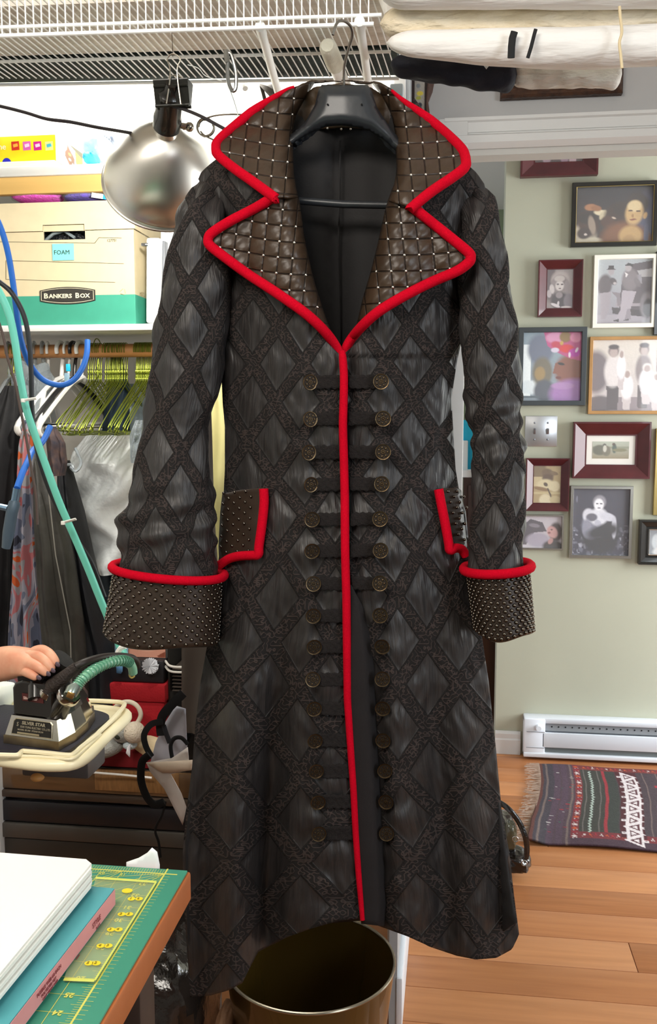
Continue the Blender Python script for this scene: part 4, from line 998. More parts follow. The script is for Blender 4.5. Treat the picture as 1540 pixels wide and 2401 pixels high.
tag(obj('garment', drape([(838, 506, 536), (935, 500, 545), (1000, 482, 560), (1100, 480, 565), (1250, 484, 560), (1335, 490, 555)], 2.255, .05, .012, 4), mat('pale_yellow_cloth', '#ece4a0', .7, var=(9, .12))), 'pale yellow garment seen between sleeve and body of the frock coat', 'garment')
tag(obj('garment', drape([(900, 300, 360), (960, 280, 350), (1040, 290, 340), (1120, 300, 330)], 2.36, .04, .014, 5), mat('grey_fleece_cloth', '#8d9aa0', .8, bump=(80, 1, .006))), 'grey garment under the green wire hangers', 'garment')
tag(obj('clear_sleeve', drape([(985, 318, 335), (1020, 306, 335), (1085, 308, 325)], 2.0, .012, .006, 5), mat('clear_cover_film', '#c7d2da', .15)), 'strip of crumpled clear plastic beside the coat sleeve', 'plastic sleeve')
# small cords loops below the hangers
tag(obj('ribbon_loop', MB().tube(crom([PY(150, 1040, 2.0), PY(152, 1085, 2.0), (PY(168, 1090, 2.0)), PY(172, 1100, 1.99), PY(165, 1095, 1.99), PY(178, 1105, 1.99), PY(190, 1085, 2.0), PY(176, 1050, 2.0)], 6), .0035, 6), CPL), 'clear plastic loop dangling below the white hangers', 'loop')
# ================================================================ WIRE SHELF OVERHEAD
WW = mat('white_coated_wire', '#fbfaf6', .4)
YF = 1.455
zt0 = PY(0, 3, YF).z; zt1 = PY(880, -20, YF).z
zm = PY(0, 64, YF).z; zl_ = PY(0, 84, YF).z
xe = PY(893, 25, YF - .02).x
# lower rail dips toward the room's left end: follow with small yaw
A0 = Vector((-1.25, YF, zl_)); 
def rail(pyl, pyr, xr_px, Y0, Y1, r, name, par, z=None):
    a = PY(0, pyl, Y0); b = PY(xr_px, pyr, Y1); z = z if z is not None else a.z
    a = PZ(0, pyl, z); b = PZ(xr_px, pyr, z); d = (a - b); a = a + d*.35
    return obj(name, MB().tube([a, b], r, 8), WW, par), a, b
ws = thing('wire_shelf', PY(450, 100, 1.6), 'overhead white coated wire shelf the hanger hooks onto', 'shelf')
_, la, lb = rail(84, 56, 876, YF, YF, .0034, 'lower_rail', ws)
z_lo = la.z
# mid rail and deck edge straight above the lower rail
z_mid = PY(0, 64, PZ(0, 84, z_lo).y).z; z_dk = z_lo + .056
ux = (lb - la).normalized()
obj('middle_rail', MB().tube([Vector((la.x, la.y, z_mid)), Vector((lb.x, lb.y, z_mid)) + ux*.012], .0030, 8), WW, ws)
obj('deck_edge', MB().tube([Vector((la.x, la.y, z_dk)), Vector((lb.x, lb.y, z_dk))], .0034, 8), WW, ws)
_, ma, mb_ = rail(145, 121, 916, 0, 0, .0030, 'cross_rail', ws, z=z_dk - .004)
_, ra, rb = rail(199, 184, 935, 0, 0, .0032, 'rear_rail', ws, z=z_dk - .004)
dirw = (PZ(935, 186, z_dk) - PZ(884, 20, z_dk)); dirw.z = 0; dirw.normalize()
n = int((lb - la).length/.0130); wv = MB(); lv = MB()
dep = (ra.y - la.y)
for k in range(n):
    p = lb - ux*(.008 + k*.0130); e = dirw*((rb.y + (ra.y - rb.y)*(k/n) - p.y)/dirw.y)
    t_ = Vector((p.x, p.y, z_dk)); wv.tube([t_, t_ + e], .00125, 4)
    lv.tube([Vector((p.x, p.y, z_dk)), Vector((p.x, p.y, z_lo))], .0013, 4)
tag(obj('deck_wires', wv, WW, ws), 'row of thin parallel white wires', kind='stuff')
tag(obj('lip_wires', lv, WW, ws), 'short upright wires between the rails', kind='stuff')
# what lies on the deck: pale cloth in front, dark green folded cloth behind
o = MB(); zc = z_dk + .003
c1, c2, c3, c4 = la + Vector((-.1, .03, 0)), lb + Vector((0, .03, 0)), mb_, ma + Vector((-.1, 0, 0))
o.prism([(c1.x, c1.y), (c2.x, c2.y), (c3.x + .01, c3.y - .012), (c4.x, c4.y - .012)], zc, zc + .05)
tag(obj('folded_sheet', o, mat('pale_folded_cotton', '#efe9de', .8, var=(5, .3, '#cfc4b8'), bump=(12, .8, .01), stretch=(.6, 3, 3))), 'pale folded cotton lying on the front of the wire shelf', 'cloth')
o = MB(); o.prism([(c4.x, c4.y + .004), (c3.x + .01, c3.y + .004), (rb.x, rb.y + .002), (ra.x - .1, ra.y + .002)], zc, zc + .06)
tag(obj('folded_cloth', o, mat('dark_green_cloth', '#2c3a36', .8, var=(20, .5, '#151c1b'), bump=(40, .6, .005))), 'dark green folded cloth at the back of the wire shelf', 'cloth')
# diagonal braces and cleat
def brace(x0, y0, x1, y1, Y1, r, label):
    a = PZ(x0, y0, z_lo + .004); b = PY(x1, y1, Y1); t = thing('shelf_brace', b, label, 'brace')
    obj('tube', MB().tube([a, b], r, 12), WW, t); obj('end_fitting', MB().tube([a + (b-a).normalized()*-.004, a + (b-a).normalized()*.028], r*1.15, 10), WW, t)
brace(610, 64, 652, 216, 1.80, .0072, 'white diagonal shelf brace behind the left collar')
brace(843, 52, 866, 214, 1.80, .0072, 'white diagonal shelf brace just right of the hanger hook')
t = thing('shelf_support', PY(800, 200, 1.85), 'thick white slanting tube wrapped in tape behind the hanger hook', 'tube')
a, b = PY(768, 108, 1.62), PY(812, 215, 1.82)
obj('tube', MB().tube([a, b], .013, 14), WW, t); obj('tape', MB().tube([a + (b-a)*-.02, a + (b-a)*.02, a + (b-a)*.38, a + (b-a)*.40], [.011, .0155, .0165, .0135], 10), mat('masking_tape', '#d8d6c6', .8, bump=(60, 1, .003)), t)
# chain link / carabiner
cb = thing('snap_link', PY(545, 215, 1.60), 'steel snap link hanging from the wire shelf rail', 'hook')
P = [(534, 140), (533, 165), (536, 195), (545, 213), (553, 205), (553, 170), (546, 140), (540, 126), (534, 128)]
obj('link', MB().tube(crom([PY(x, y, 1.60) for x, y in P], 4, True), .0034, 8, True), mat('steel', '#9ea0a0', .25, 1), cb)
obj('knot', MB().tube([PY(530, 120, 1.6), PY(531, 132, 1.597), PY(533, 145, 1.6)], .005, 6), mat('grey_cord', '#77756e', .8), cb)
tag(obj('thread', MB().tube(crom([PY(540, 213, 1.6), PY(548, 235, 1.62), PY(556, 262, 1.64), PY(558, 275, 1.64)], 4), .0009, 4), mat('clear_thread', '#d9e2d8', .4)), 'thin clear thread below the steel snap link', 'thread')
hb = thing('wall_hook', PY(573, 205, 2.0), 'small white plastic hook under the wire shelf', 'hook')
obj('body', MB().tube([PY(573, 190, 2.0), PY(573, 202, 1.99), PY(575, 208, 1.985)], [.006, .008, .006], 8), WW, hb)
# dark picture-like frame corner behind the collar
fk = thing('metal_bracket', PY(622, 225, 1.9), 'dark metal bracket corner behind the left collar', 'bracket')
DM = mat('dark_bronze', '#4b443c', .4, .6)
obj('arm', MB().tube([PY(612, 200, 1.9), PY(625, 250, 1.9)], .004, 6), DM, fk); obj('plate', MB().tube([PY(612, 199, 1.9), PY(636, 212, 1.88), PY(650, 218, 1.87)], [.004, .012, .006], 6), DM, fk)
# power strip / boxes right of the collar
jb = thing('junction_box', PY(930, 215, 1.98), 'grey junction box high on the white closet post', 'box')
obj('body', MB().box(PY(930, 222, 1.97), (.028, .03, .036), None, .004), mat('pale_grey_plastic', '#b9c2c6', .5), jb); obj('button_cap', MB().box(PY(932, 228, 1.95), (.018, .006, .012), None, .002), mat('aqua_cap', '#8fb4be', .4), jb)

# ---------------------------------------------------------------- fabric rolls at the top right
def roll(x0, x1, y0l, y1l, y0r, y1r, Y, name, label, cat, m, group=None, sag=0, seed=0, lump=.04, x_over=0):
    rs = np.random.RandomState(seed); ph = rs.rand(8)*6; n = 60; seg = 40; vs = []
    for i in range(n+1):
        t = i/n; px = lerp(x0, x1, t); ya = lerp(y0l, y0r, t); yb_ = lerp(y1l, y1r, t) + sag*math.sin(math.pi*t)
        a, b = PY(px, ya, Y), PY(px, yb_, Y); c = (a + b)/2; r = (a.z - b.z)/2
        f = 1.0 if 0 < i < n else .02
        f = f if i in (0, n) else min(1, (math.sin(min(i, n-i)/5*math.pi/2) if min(i, n-i) < 5 else 1)**.5)
        for k in range(seg):
            th = 2*math.pi*k/seg; rr = r*f*(1 + lump*(math.sin(3*th + t*7 + ph[0])*.6 + math.sin(5*th - t*19 + ph[1])*.35 + math.sin(2*th + t*33 + ph[2])*.25))
            vs.append(c + Vector((0, -rr*math.cos(th)*1.1, rr*math.sin(th))))
    mb = MB(); mb.add(vs, [(i*seg+k, (i+1)*seg+k, (i+1)*seg+(k+1) % seg, i*seg+(k+1) % seg) for i in range(n) for k in range(seg)])
    return tag(obj(name, mb, m), label, cat, group)
WC = mat('white_rolled_cotton', '#e9e6e2', .85, bump=(14, .8, .012), stretch=(.5, 2, 2)); 
def crinkle_mat(name, c1, c2):
    m = mat(name, c1, .8, var=(14, .3, c2), bump=(26, 1.0, .012), stretch=(.8, 2, 2.2)); return m
CQ = crinkle_mat('cream_matelasse_cloth', '#ece0ca', '#dccbaa')
roll(885, 1640, -75, 21, -90, 15, 1.50, 'fabric_roll', 'white rolled cloth at the very top right of the picture', 'cloth roll', WC, seed=1)
roll(890, 1640, 16, 96, 8, 84, 1.56, 'fabric_roll', 'cream quilted patterned roll under the topmost white one', 'cloth roll', CQ, seed=2, lump=.08)
roll(905, 1640, 76, 126, 58, 146, 1.54, 'fabric_roll', 'long thick white roll tied with black straps', 'cloth roll', WC, sag=22, seed=3)
roll(1196, 1458, 132, 203, 140, 208, 1.66, 'fabric_roll', 'short white crumpled roll beside the navy one', 'cloth roll', crinkle_mat('white_crumpled_cotton', '#e6e4de', '#d6d3cc'), seed=4, lump=.10)
roll(915, 1212, 128, 176, 136, 214, 1.64, 'fabric_roll', 'navy blue rolled cloth hanging below the white rolls', 'cloth roll', mat('navy_cloth', '#1c1e2a', .85, bump=(40, .6, .006), var=(12, .3)), sag=6, seed=5, lump=.13)
pn = thing('pencil_stub', PY(1146, 150, 1.58), 'small white tag hanging on the navy roll', 'tag')
obj('card', sheet([(1130, 143), (1154, 145), (1148, 152), (1140, 162), (1134, 154)], 6, lambda x, y: PY(x, y, 1.595)), mat('white_card', '#e9eef0', .5), pn, solid=-.001)
def strap(pts, Y, r, m, name, label):
    return tag(obj(name, MB().tube([PY(x, y, Y + .0) for x, y in pts], r, 8, flat=.35, up=(0, -1, 0)), m), label, 'strap')
BS = mat('black_webbing', '#141416', .8)
strap([(1206, 74), (1201, 90), (1199, 110), (1198, 136)], 1.497, .0055, BS, 'strap', 'wide black strap round the thick white roll')
strap([(1256, 68), (1252, 82), (1245, 110), (1237, 136)], 1.497, .0028, BS, 'strap', 'narrow black strap right of the wide one')
tag(obj('string', MB().tube(crom([PY(x, y, 1.488) for x, y in ((1452, 15), (1454, 40), (1457, 65), (1457, 80), (1452, 100), (1455, 130), (1458, 160))], 4), .0022, 6), mat('cream_string', '#d9c6a0', .9)), 'cream string tied round the rolls near the right edge', 'string')
# patterned strap hanging by the post
st_ = thing('guitar_strap', PY(985, 270, 2.2), 'dark strap with embroidered flowers hanging beside the grey wall', 'strap')
im = paint(26, 60, '#8b8780', [('r', 0, 0, .18, 1, '#2a1d1b'), ('r', .8, 0, 1, 1, '#221815'), ('e', .5, .32, .2, .05, 0, '#b7a63a'), ('e', .42, .42, .16, .04, 0, '#8d8f38'), ('e', .5, .58, .14, .06, 0, '#2a2d36'), ('e', .55, .72, .16, .05, 0, '#30363a'), ('e', .5, .88, .22, .07, 0, '#c8641f'), ('e', .4, .15, .12, .05, 0, '#6b6f74')], .1)
tl = PY(965, 186, 2.18); br = PY(1003, 290, 2.18)
grid_print('band', tl, Vector((br.x - tl.x, 0, 0)), Vector((0, 0, br.z - tl.z)), im, vcol_mat('woven_strap', .8, 0), st_)
obj('backing', MB().box2((tl.x, 2.183, br.z), (br.x, 2.188, tl.z)), mat('strap_back', '#2a1d1b', .8), st_, smooth=False)
obj('leather_end', sheet([(1003, 188), (1018, 192), (1014, 215), (1004, 240), (1008, 272), (1002, 282), (998, 250), (1000, 215)], 8, lambda x, y: PY(x, y, 2.17)), mat('dark_brown_leather', '#3b241b', .6), st_, solid=-.004)
# carved frame on the wall above the doorway
cf = thing('carved_picture', PY(1315, 231, YD - .01), 'brown carved wooden picture frame above the doorway behind the rolls', 'picture frame')
CW = mat('carved_brown_wood', '#4a2f1e', .5, bump=(60, 1, .006), var=(60, .5, '#2b1a12'))
def frame_members(t, x0, y0, x1, y1, wd, Yw, dp, m, out=None, prof=None, name='frame_side'):
    a, b = PY(x0, y0, Yw), PY(x1, y1, Yw); X0, Z1, X1, Z0 = a.x, PY((x0+x1)/2, y0, Yw).z, b.x, PY((x0+x1)/2, y1, Yw).z
    prof = prof or [(0, 0), (0, .7), (.15, 1), (.55, .8), (.9, .45), (1, .4), (1, 0)]
    cs = [(X0, Z0), (X1, Z0), (X1, Z1), (X0, Z1)]; ins = [(1, 1), (-1, 1), (-1, -1), (1, -1)]
    for k in range(4):
        (p, q), (r_, s) = cs[k], cs[(k+1) % 4]; ip, iq = ins[k], ins[(k+1) % 4]; mb = MB(); n = len(prof); vs = []
        for (X, Z), (sx, sz) in (((p, q), ip), ((r_, s), iq)):
            for (u, h) in prof: vs.append(Vector((X + sx*u*wd, Yw - dp*h, Z + sz*u*wd)))
        mb.add(vs, [tuple(range(n)), tuple(range(n, 2*n))[::-1]] + [(i, n+i, n+(i+1) % n, (i+1) % n) for i in range(n)])
        obj(name, mb, m, t, smooth=True, angle=25)
    return X0 + wd, Z0 + wd, X1 - wd, Z1 - wd
x0, z0_, x1, z1_ = frame_members(cf, 1175, 60, 1456, 231, .034, YD - .001, .03, CW)
obj('picture', MB().box2((x0, YD - .012, z0_), (x1, YD - .004, z1_)), mat('dull_cream_print', '#8a8478', .7, var=(8, .4)), cf, smooth=False)

# ================================================================ CLAMP LAMP
ALU = mat('brushed_aluminium', '#e2ded6', .33, 1, bump=(8, .05, .002), aniso=.6); ALD = mat('aluminium_inside', '#f4f2ea', .4, .7)
YL = 1.74; ctr = PY(376, 428, YL)      # rim centre
view = (ctr - CP).normalized()
axd = Vector((view.x, view.y, 0)).normalized(); ax = (axd*math.cos(math.radians(30)) + Vector((-.10, 0, -math.sin(math.radians(30))))).normalized()
lp = thing('clamp_lamp', ctr + Vector((0, 0, -.09)), 'spun aluminium clamp lamp reflector hanging left of the coat', 'lamp')
R0 = 135/F*YL*1.0; L0 = .125; base = ctr
def prof_at(t): return R0*(.155 + .80*math.sin(t*math.pi/2)**.72)
pr = [(prof_at(i/22), -L0*(1 - i/22)) for i in range(23)]
pr += [(R0*.97, .004), (R0*1.0, .006), (R0*1.0, .010), (R0*.975, .010)]
inner = [(r*.975, h + .003) for r, h in pr[:23]][::-1]
obj('reflector', MB().lathe(pr + inner, base, ax, 72), ALU, lp)
obj('neck_ring', MB().lathe([(R0*.155, -L0 - .02), (R0*.18, -L0 - .018), (R0*.18, -L0 + .004), (R0*.16, -L0 + .006)], base, ax, 32), ALU, lp)
BK = mat('black_bakelite', '#1a1714', .25, coat=.4)
sk = obj('socket', MB().lathe([(0, -L0 - .108), (.010, -L0 - .108), (.012, -L0 - .096), (.021, -L0 - .088), (.0225, -L0 - .075), (.0225, -L0 - .040), (.0245, -L0 - .036), (.0245, -L0 - .014), (.0, -L0 - .012)], base, ax, 28), BK, lp)
BULB = mat('lit_bulb', '#fff6e4', .4, emit=9)
obj('bulb', MB().sphere(base + ax*(-.055), .03, 20, 12), BULB, lp)
l = bpy.data.lights.new('lamp_bulb_light', 'SPOT'); l.energy = 14; l.color = (1, .95, .86); l.shadow_soft_size = .03; l.spot_size = math.radians(125); l.spot_blend = .6
lo = bpy.data.objects.new('lamp_bulb_light', l); COL.objects.link(lo); lo.location = base + ax*(-.01); lo.rotation_euler = ax.to_track_quat('-Z', 'Y').to_euler()
# side clamp with wing screw and spring ring
side = Vector((1, 0, .02)); sk_p = base + ax*(-L0 - .012)
obj('swivel', MB().tube([sk_p + Vector((.020, 0, .004)), PY(448, 297, YL - .1)], .0045, 8), mat('nickel', '#b3aca0', .25, 1), lp)
obj('knuckle', MB().sphere(PY(444, 298, YL - .1), .0085, 10, 6).sphere(PY(432, 297, YL - .1), .006, 8, 6), mat('nickel', '#b3aca0', .25, 1), lp)
obj('wing_screw', MB().tube([PY(421, 282, YL - .1), PY(426, 294, YL - .1), PY(420, 305, YL - .1)], .0026, 6), mat('nickel', '#b3aca0', .25, 1), lp)
cc = PY(482, 299, YL - .1); rg = []
for k in range(40):
    a = k/39*4.6*math.pi; rg.append(cc + Vector((.0150*math.cos(a), .012*k/39 - .006, .0150*math.sin(a) )))
obj('spring', MB().tube(rg, .0016, 6), mat('nickel', '#b3aca0', .25, 1), lp)
obj('clamp_arm', MB().tube(crom([PY(466, 298, YL-.1), PY(472, 284, YL-.1), PY(500, 272, YL-.1), PY(540, 268, YL-.1), PY(575, 269, YL-.09)], 4), .0016, 6), mat('nickel', '#b3aca0', .25, 1), lp)
obj('clamp_arm', MB().tube(crom([PY(470, 308, YL-.1), PY(480, 318, YL-.1), PY(505, 330, YL-.1), PY(530, 336, YL-.09)], 4), .0016, 6), mat('nickel', '#b3aca0', .25, 1), lp)
# binder clip
YK = YL - .17
bc = thing('binder_clip', PY(406, 250, YK), 'large black binder clip holding the lamp cord', 'clip')
k_ = YK/F; c = PY(406, 221, YK)
mb = MB(); prf = [(-.028, -.020), (.0, .0)]
hw = 41*k_; hh = 27*k_
pf = [(-.004, -hh), (-.0165, hh*.92), (-.0165, hh), (.0165, hh), (.0165, hh*.92), (.004, -hh)]
mb.add([c + Vector((sx*hw, y_, z)) for sx in (-1, 1) for y_, z in pf], [(0,1,2,3,4,5), (11,10,9,8,7,6)] + [(i, (i+1) % 6, 6 + (i+1) % 6, 6 + i) for i in range(6)])
KB = mat('black_enamel_steel', '#191814', .3)
o = obj('spring_body', mb, KB, bc, smooth=False)
for sg in (-1, 1): obj('rolled_edge', MB().tube([c + Vector((-hw*.98, sg*.006, -hh)), c + Vector((hw*.98, sg*.006, -hh))], .0030, 10), KB, bc)
obj('pressed_rib', MB().tube([c + Vector((-hw*.98, -.0150, hh*.45)), c + Vector((hw*.98, -.0150, hh*.45))], .0024, 8), KB, bc)
NI = mat('nickel', '#b3aca0', .25, 1)
hz_ = [(390, 243), (398, 190), (398, 158), (392, 140), (400, 128), (412, 128), (423, 140), (416, 158), (417, 190), (424, 244)]
obj('wire_handle', MB().tube(crom([PY(x, y, YK - .019) for x, y in hz_], 4), .0013, 6), NI, bc)
obj('wire_handle', MB().tube(crom([PY(x, y, YK + .012) for x, y in ((394, 196), (396, 182), (405, 177), (418, 178), (428, 184), (424, 190), (410, 188), (398, 190))], 4), .0013, 6), NI, bc)
obj('hanging_wire', MB().tube([PY(402, 60, 1.52), PY(404, 100, 1.54), PY(405, 133, YK)], .0007, 4), NI, bc)
tag(obj('twist_wire', MB().tube(crom([PY(440, 152, 1.6), PY(465, 160, 1.6), PY(482, 178, 1.6), PY(520, 190, 1.6)], 4), .0008, 4), mat('white_thread', '#e3e6df', .5)), 'thin pale thread curling under the wire shelf', 'thread')
CORD = mat('black_cord', '#2a2527', .6)
tag(obj('power_cord', MB().tube(crom([PY(-60, 238, YK), PY(0, 249, YK), PY(60, 264, YK), PY(110, 279, YK), PY(165, 286, YK), (PY(230, 299, YK)), PY(290, 309, YK + .07), PY(340, 318, YK + .13)], 5), .0034, 8, flat=.6), CORD), 'flat black power cord sagging in from the upper left', 'cord')
tag(obj('lamp_cord', MB().tube(crom([PY(392, 250, YK + .01), PY(408, 250, YK), PY(430, 256, YK), PY(465, 270, YK - .02), PY(500, 288, YK - .04), PY(545, 312, YK - .06), PY(600, 335, YK - .04)], 5), .0028, 8), CORD), 'black lamp cord running right behind the coat collar', 'cord')

# ================================================================ HOSES AND CABLES AT THE LEFT
def cable(pts, Y, r, m, name, label, cat='cable', Y2=None):
    n = len(pts); P = [PY(x, y, lerp(Y, Y2 if Y2 is not None else Y, i/(n-1))) for i, (x, y) in enumerate(pts)]
    return tag(obj(name, MB().tube(crom(P, 6), r, 10), m), label, cat)
BLU = mat('blue_rubber', '#2468c4', .45); TEAL = mat('teal_hose', '#6cc9b4', .4); BLC = mat('black_rubber', '#232427', .5)
cable([(-30, 470), (0, 530), (18, 590), (30, 660), (40, 740), (50, 800), (68, 850), (98, 888), (138, 903), (170, 893), (192, 865), (203, 832), (205, 798)], 1.60, .0056, BLU, 'blue_hose', 'bright blue hose looping down over the file box and rod', 'hose', 1.75)
cable([(118, 1000), (100, 1035), (76, 1058), (66, 1080), (52, 1110), (40, 1145)], 1.75, .0062, BLU, 'blue_hose', 'short blue hose ending in a grey nozzle before the printed dress', 'hose', 1.62)
nz = thing('air_nozzle', PY(30, 1290, 1.62), 'grey metal air gun nozzle hanging from the short blue hose', 'nozzle')
GM = mat('blued_steel', '#7590a8', .3, .8)
obj('handle', MB().tube([PY(37, 1170, 1.62), PY(34, 1180, 1.62), PY(28, 1200, 1.62), PY(20, 1250, 1.62), PY(14, 1285, 1.62)], [.006, .013, .0135, .0135, .010], 12, flat=.8), mat('grey_blue_grip', '#4a5a68', .5, .3), nz)
obj('collar', MB().tube([PY(40, 1145, 1.62), PY(35, 1175, 1.62)], [.0075, .0075], 10), GM, nz); obj('trigger', MB().tube([PY(-10, 1186, 1.62), PY(18, 1192, 1.62)], .006, 8), GM, nz)
cable([(-30, 640), (0, 688), (22, 740), (35, 800), (42, 850), (50, 900), (62, 960), (82, 1020), (105, 1085), (140, 1180), (175, 1260), (205, 1330), (235, 1405), (262, 1470), (288, 1535)], 1.60, .0072, TEAL, 'teal_hose', 'long pale teal hose slanting down to the steam iron', 'hose', 1.66)
cable([(-30, 645), (0, 662), (30, 690), (56, 740), (68, 800), (73, 870), (75, 960), (84, 1040), (105, 1120), (135, 1190), (175, 1260), (215, 1320), (245, 1400)], 1.625, .0046, BLC, 'black_cable', 'black cable running beside the teal hose', 'cable', 1.69)
cable([(-10, 735), (8, 790), (18, 840), (36, 900), (48, 960), (60, 1020), (72, 1090), (84, 1160), (88, 1230)], 1.59, .0026, mat('brown_cable', '#4a3c36', .6), 'brown_cable', 'thin brown cable left of the teal hose')
ZT = mat('white_nylon', '#f0efe8', .4)
for (x0, y0, x1, y1, lab) in ((51, 939, 85, 934, 'upper white cable tie round hose and cable'), (145, 1226, 178, 1217, 'lower white cable tie round hose and cable')):
    t = thing('cable_tie', PY((x0+x1)/2, y0, 1.62), lab, 'cable tie')
    obj('band', MB().tube([PY(x0, y0, 1.60), PY(x1, y1, 1.60)], .0030, 6, flat=.6), ZT, t); obj('head', MB().box(PY(x0 + 3, y0, 1.598), (.007, .006, .007), None, .001), ZT, t)
# ================================================================ PICTURE WALL
BUR = mat('burgundy_stained_wood', '#521a1f', .4, var=(20, .25), coat=.2); BKW = mat('black_stained_wood', '#1c1a16', .35, coat=.3); GLD = mat('gilt_edge', '#b8a268', .3, .9)
SIL = mat('silver_metal_frame', '#b9b7b0', .25, .9); OAK = mat('light_oak_frame', '#b68a55', .5, var=(15, .2)); WHF = mat('white_frame', '#ece9dd', .5); CHR = mat('charcoal_frame', '#3c4144', .45)
MAT_ = mat('ivory_mat_board', '#e6e2da', .8); PH = vcol_mat()
GLASS = mat('picture_glass', '#ffffff', .03, alpha=.06); GLASS.node_tree.nodes['Principled BSDF'].inputs['Specular IOR Level'].default_value = .6
FLAT = [(0, 0), (0, .9), (.08, 1), (.92, 1), (1, .9), (1, 0)]; BEV = [(0, 0), (0, 1), (.12, 1), (.9, .3), (1, .3), (1, 0)]
def picture(x0, y0, x1, y1, wpx, dp, m, im, label, prof=FLAT, mat_px=0, fill=None, group=None, lip=None, y_off=0):
    Yw = YB - .002; t = thing('framed_photo', PY((x0+x1)/2, y1, Yw), label, 'picture', group)
    wd = wpx*Yw/F; a0, b0, a1, b1 = frame_members(t, x0, y0, x1, y1, wd, Yw, dp, m, prof=prof)
    if lip:
        e = .0022; z = Yw - dp*.75
        for (p, q) in (((a0, b0), (a1, b0)), ((a1, b0), (a1, b1)), ((a1, b1), (a0, b1)), ((a0, b1), (a0, b0))): obj('gilt_bead', MB().tube([Vector((p[0], z, p[1])), Vector((q[0], z, q[1]))], e, 6), lip, t)
    Yp = Yw - .004; mp_ = mat_px*Yw/F
    if mat_px: obj('mat_board', MB().box2((a0 - .002, Yp, b0 - .002), (a1 + .002, Yp + .003, b1 + .002)), MAT_, t, smooth=False); Yp -= .0008
    grid_print('photo', Vector((a0 + mp_ - .001, Yp, b1 - mp_ + .001)), Vector((a1 - a0 - 2*mp_ + .002, 0, 0)), Vector((0, 0, -(b1 - b0 - 2*mp_ + .002))), im, PH, t)
    obj('glass', MB().box2((a0 - .001, Yp - .0030, b0 - .001), (a1 + .001, Yp - .0018, b1 + .001)), GLASS, t, smooth=False)
    return t
def face(cx_, cy_, w, h, skin, dark, hair=None, eyes=True):
    s = []
    if hair: s.append(('e', cx_, cy_ - h*.25, w*1.2, h*1.1, 0, hair))
    s += [('e', cx_, cy_, w, h, 0, skin), ('e', cx_ - w*.42, cy_ - h*.08, w*.2, h*.08, 0, dark), ('e', cx_ + w*.38, cy_ - h*.08, w*.2, h*.08, 0, dark), ('e', cx_, cy_ + h*.2, w*.12, h*.14, 0, dark, .9), ('e', cx_, cy_ + h*.5, w*.34, h*.08, 0, dark)]
    return s
im = paint(70, 50, '#3a1a20', [('e', .25, .93, .08, .08, 0, '#9b7f8c'), ('e', .62, .9, .08, .14, 0, '#8c6a80'), ('r', .72, .6, .86, 1, '#b496a0')])
picture(1222, 262, 1399, 416, 32, .03, BUR, im, 'wide burgundy frame cut off by the doorway header', BEV)
im = paint(96, 80, ('#1d1c28', '#3a2a20'), [('e', .88, .62, .16, .5, 5, '#4c4f6a'), ('e', .12, .85, .16, .2, 0, '#b8ab98'), ('e', .20, .97, .18, .08, 0, '#c9bda6'), ('e', .33, .46, .09, .05, 10, '#ded0b0'), ('e', .36, .5, .04, .09, 20, '#cbbd9e'), ('e', .17, .66, .13, .22, -15, '#3e2418'), ('e', .16, .55, .12, .10, 0, '#241812'), ('e', .22, .68, .045, .17, -8, '#9a8878'), ('e', .12, .82, .09, .10, 0, '#311a12'), ('e', .14, .84, .02, .02, 0, '#d9c9c0'),
     ('e', .2, .36, .08, .06, 0, '#a9744c'), ('e', .27, .38, .07, .05, 20, '#96633e'), ('e', .55, .48, .16, .20, 30, '#35211a'), ('e', .42, .62, .09, .10, 0, '#4b2c1e'), ('e', .50, .56, .03, .015, 30, '#cdb9a6'), ('e', .58, .40, .10, .12, 0, '#2a1a14'),
     ('e', .64, .95, .30, .32, -10, '#7a4a26'), ('e', .85, .98, .16, .18, 0, '#6f4020'), ('e', .72, .88, .15, .18, 0, '#bf9a62'), ('e', .70, .98, .08, .12, 0, '#b08a55'), ('e', .79, .34, .15, .22, 5, '#2a1b17'), ('e', .76, .48, .115, .21, 4, '#c8a570'), ('e', .76, .36, .09, .10, 0, '#dcc598'), ('e', .90, .53, .025, .06, 10, '#c09a64'), ('e', .71, .44, .03, .014, 0, '#4a3020'), ('e', .81, .45, .03, .014, 0, '#4a3020'), ('e', .74, .53, .015, .03, 0, '#a17a4c'), ('e', .745, .595, .045, .014, -5, '#7f3c2c'), ('e', .92, .85, .03, .2, 0, '#5b5d78')], .05)
picture(1341, 428, 1537, 579, 9, .02, BKW, im, 'black frame with gilt bead, colour snapshot of a woman with dark horses', FLAT, lip=GLD)
im = paint(60, 84, '#8d8280', [('e', .1, .3, .25, .5, 0, '#5a4c50'), ('e', .5, .28, .34, .24, 0, '#a69a96'), ('e', .5, .36, .30, .2, 0, '#6d6062'), ('e', .28, .45, .12, .2, 0, '#84797a'), ('e', .76, .48, .12, .2, 0, '#84797a'), ('e', .49, .42, .16, .13, 0, '#c9c0bd'), ('e', .42, .38, .05, .02, 0, '#3c3338'), ('e', .58, .385, .05, .02, 0, '#3c3338'), ('e', .5, .49, .05, .014, 0, '#4a3438'), ('e', .48, .24, .2, .08, 0, '#b5aaa6'), ('e', .5, .80, .34, .22, 0, '#352c33'), ('e', .85, .82, .2, .2, 0, '#746a72'), ('e', .48, .66, .13, .08, 0, '#8a7f82'), ('e', .2, .5, .09, .12, -20, '#c2b9b8'), ('e', .1, .62, .09, .1, -20, '#b0a6a8'), ('e', .35, .92, .18, .04, 15, '#cfc6c8'), ('e', .45, .88, .04, .07, 15, '#cfc6c8'), ('e', .75, .97, .2, .03, 0, '#c2b9b8')], .08)
picture(1262, 611, 1362, 744, 20, .024, BUR, im, 'small burgundy frame, black and white portrait of a curly-haired child', BEV)
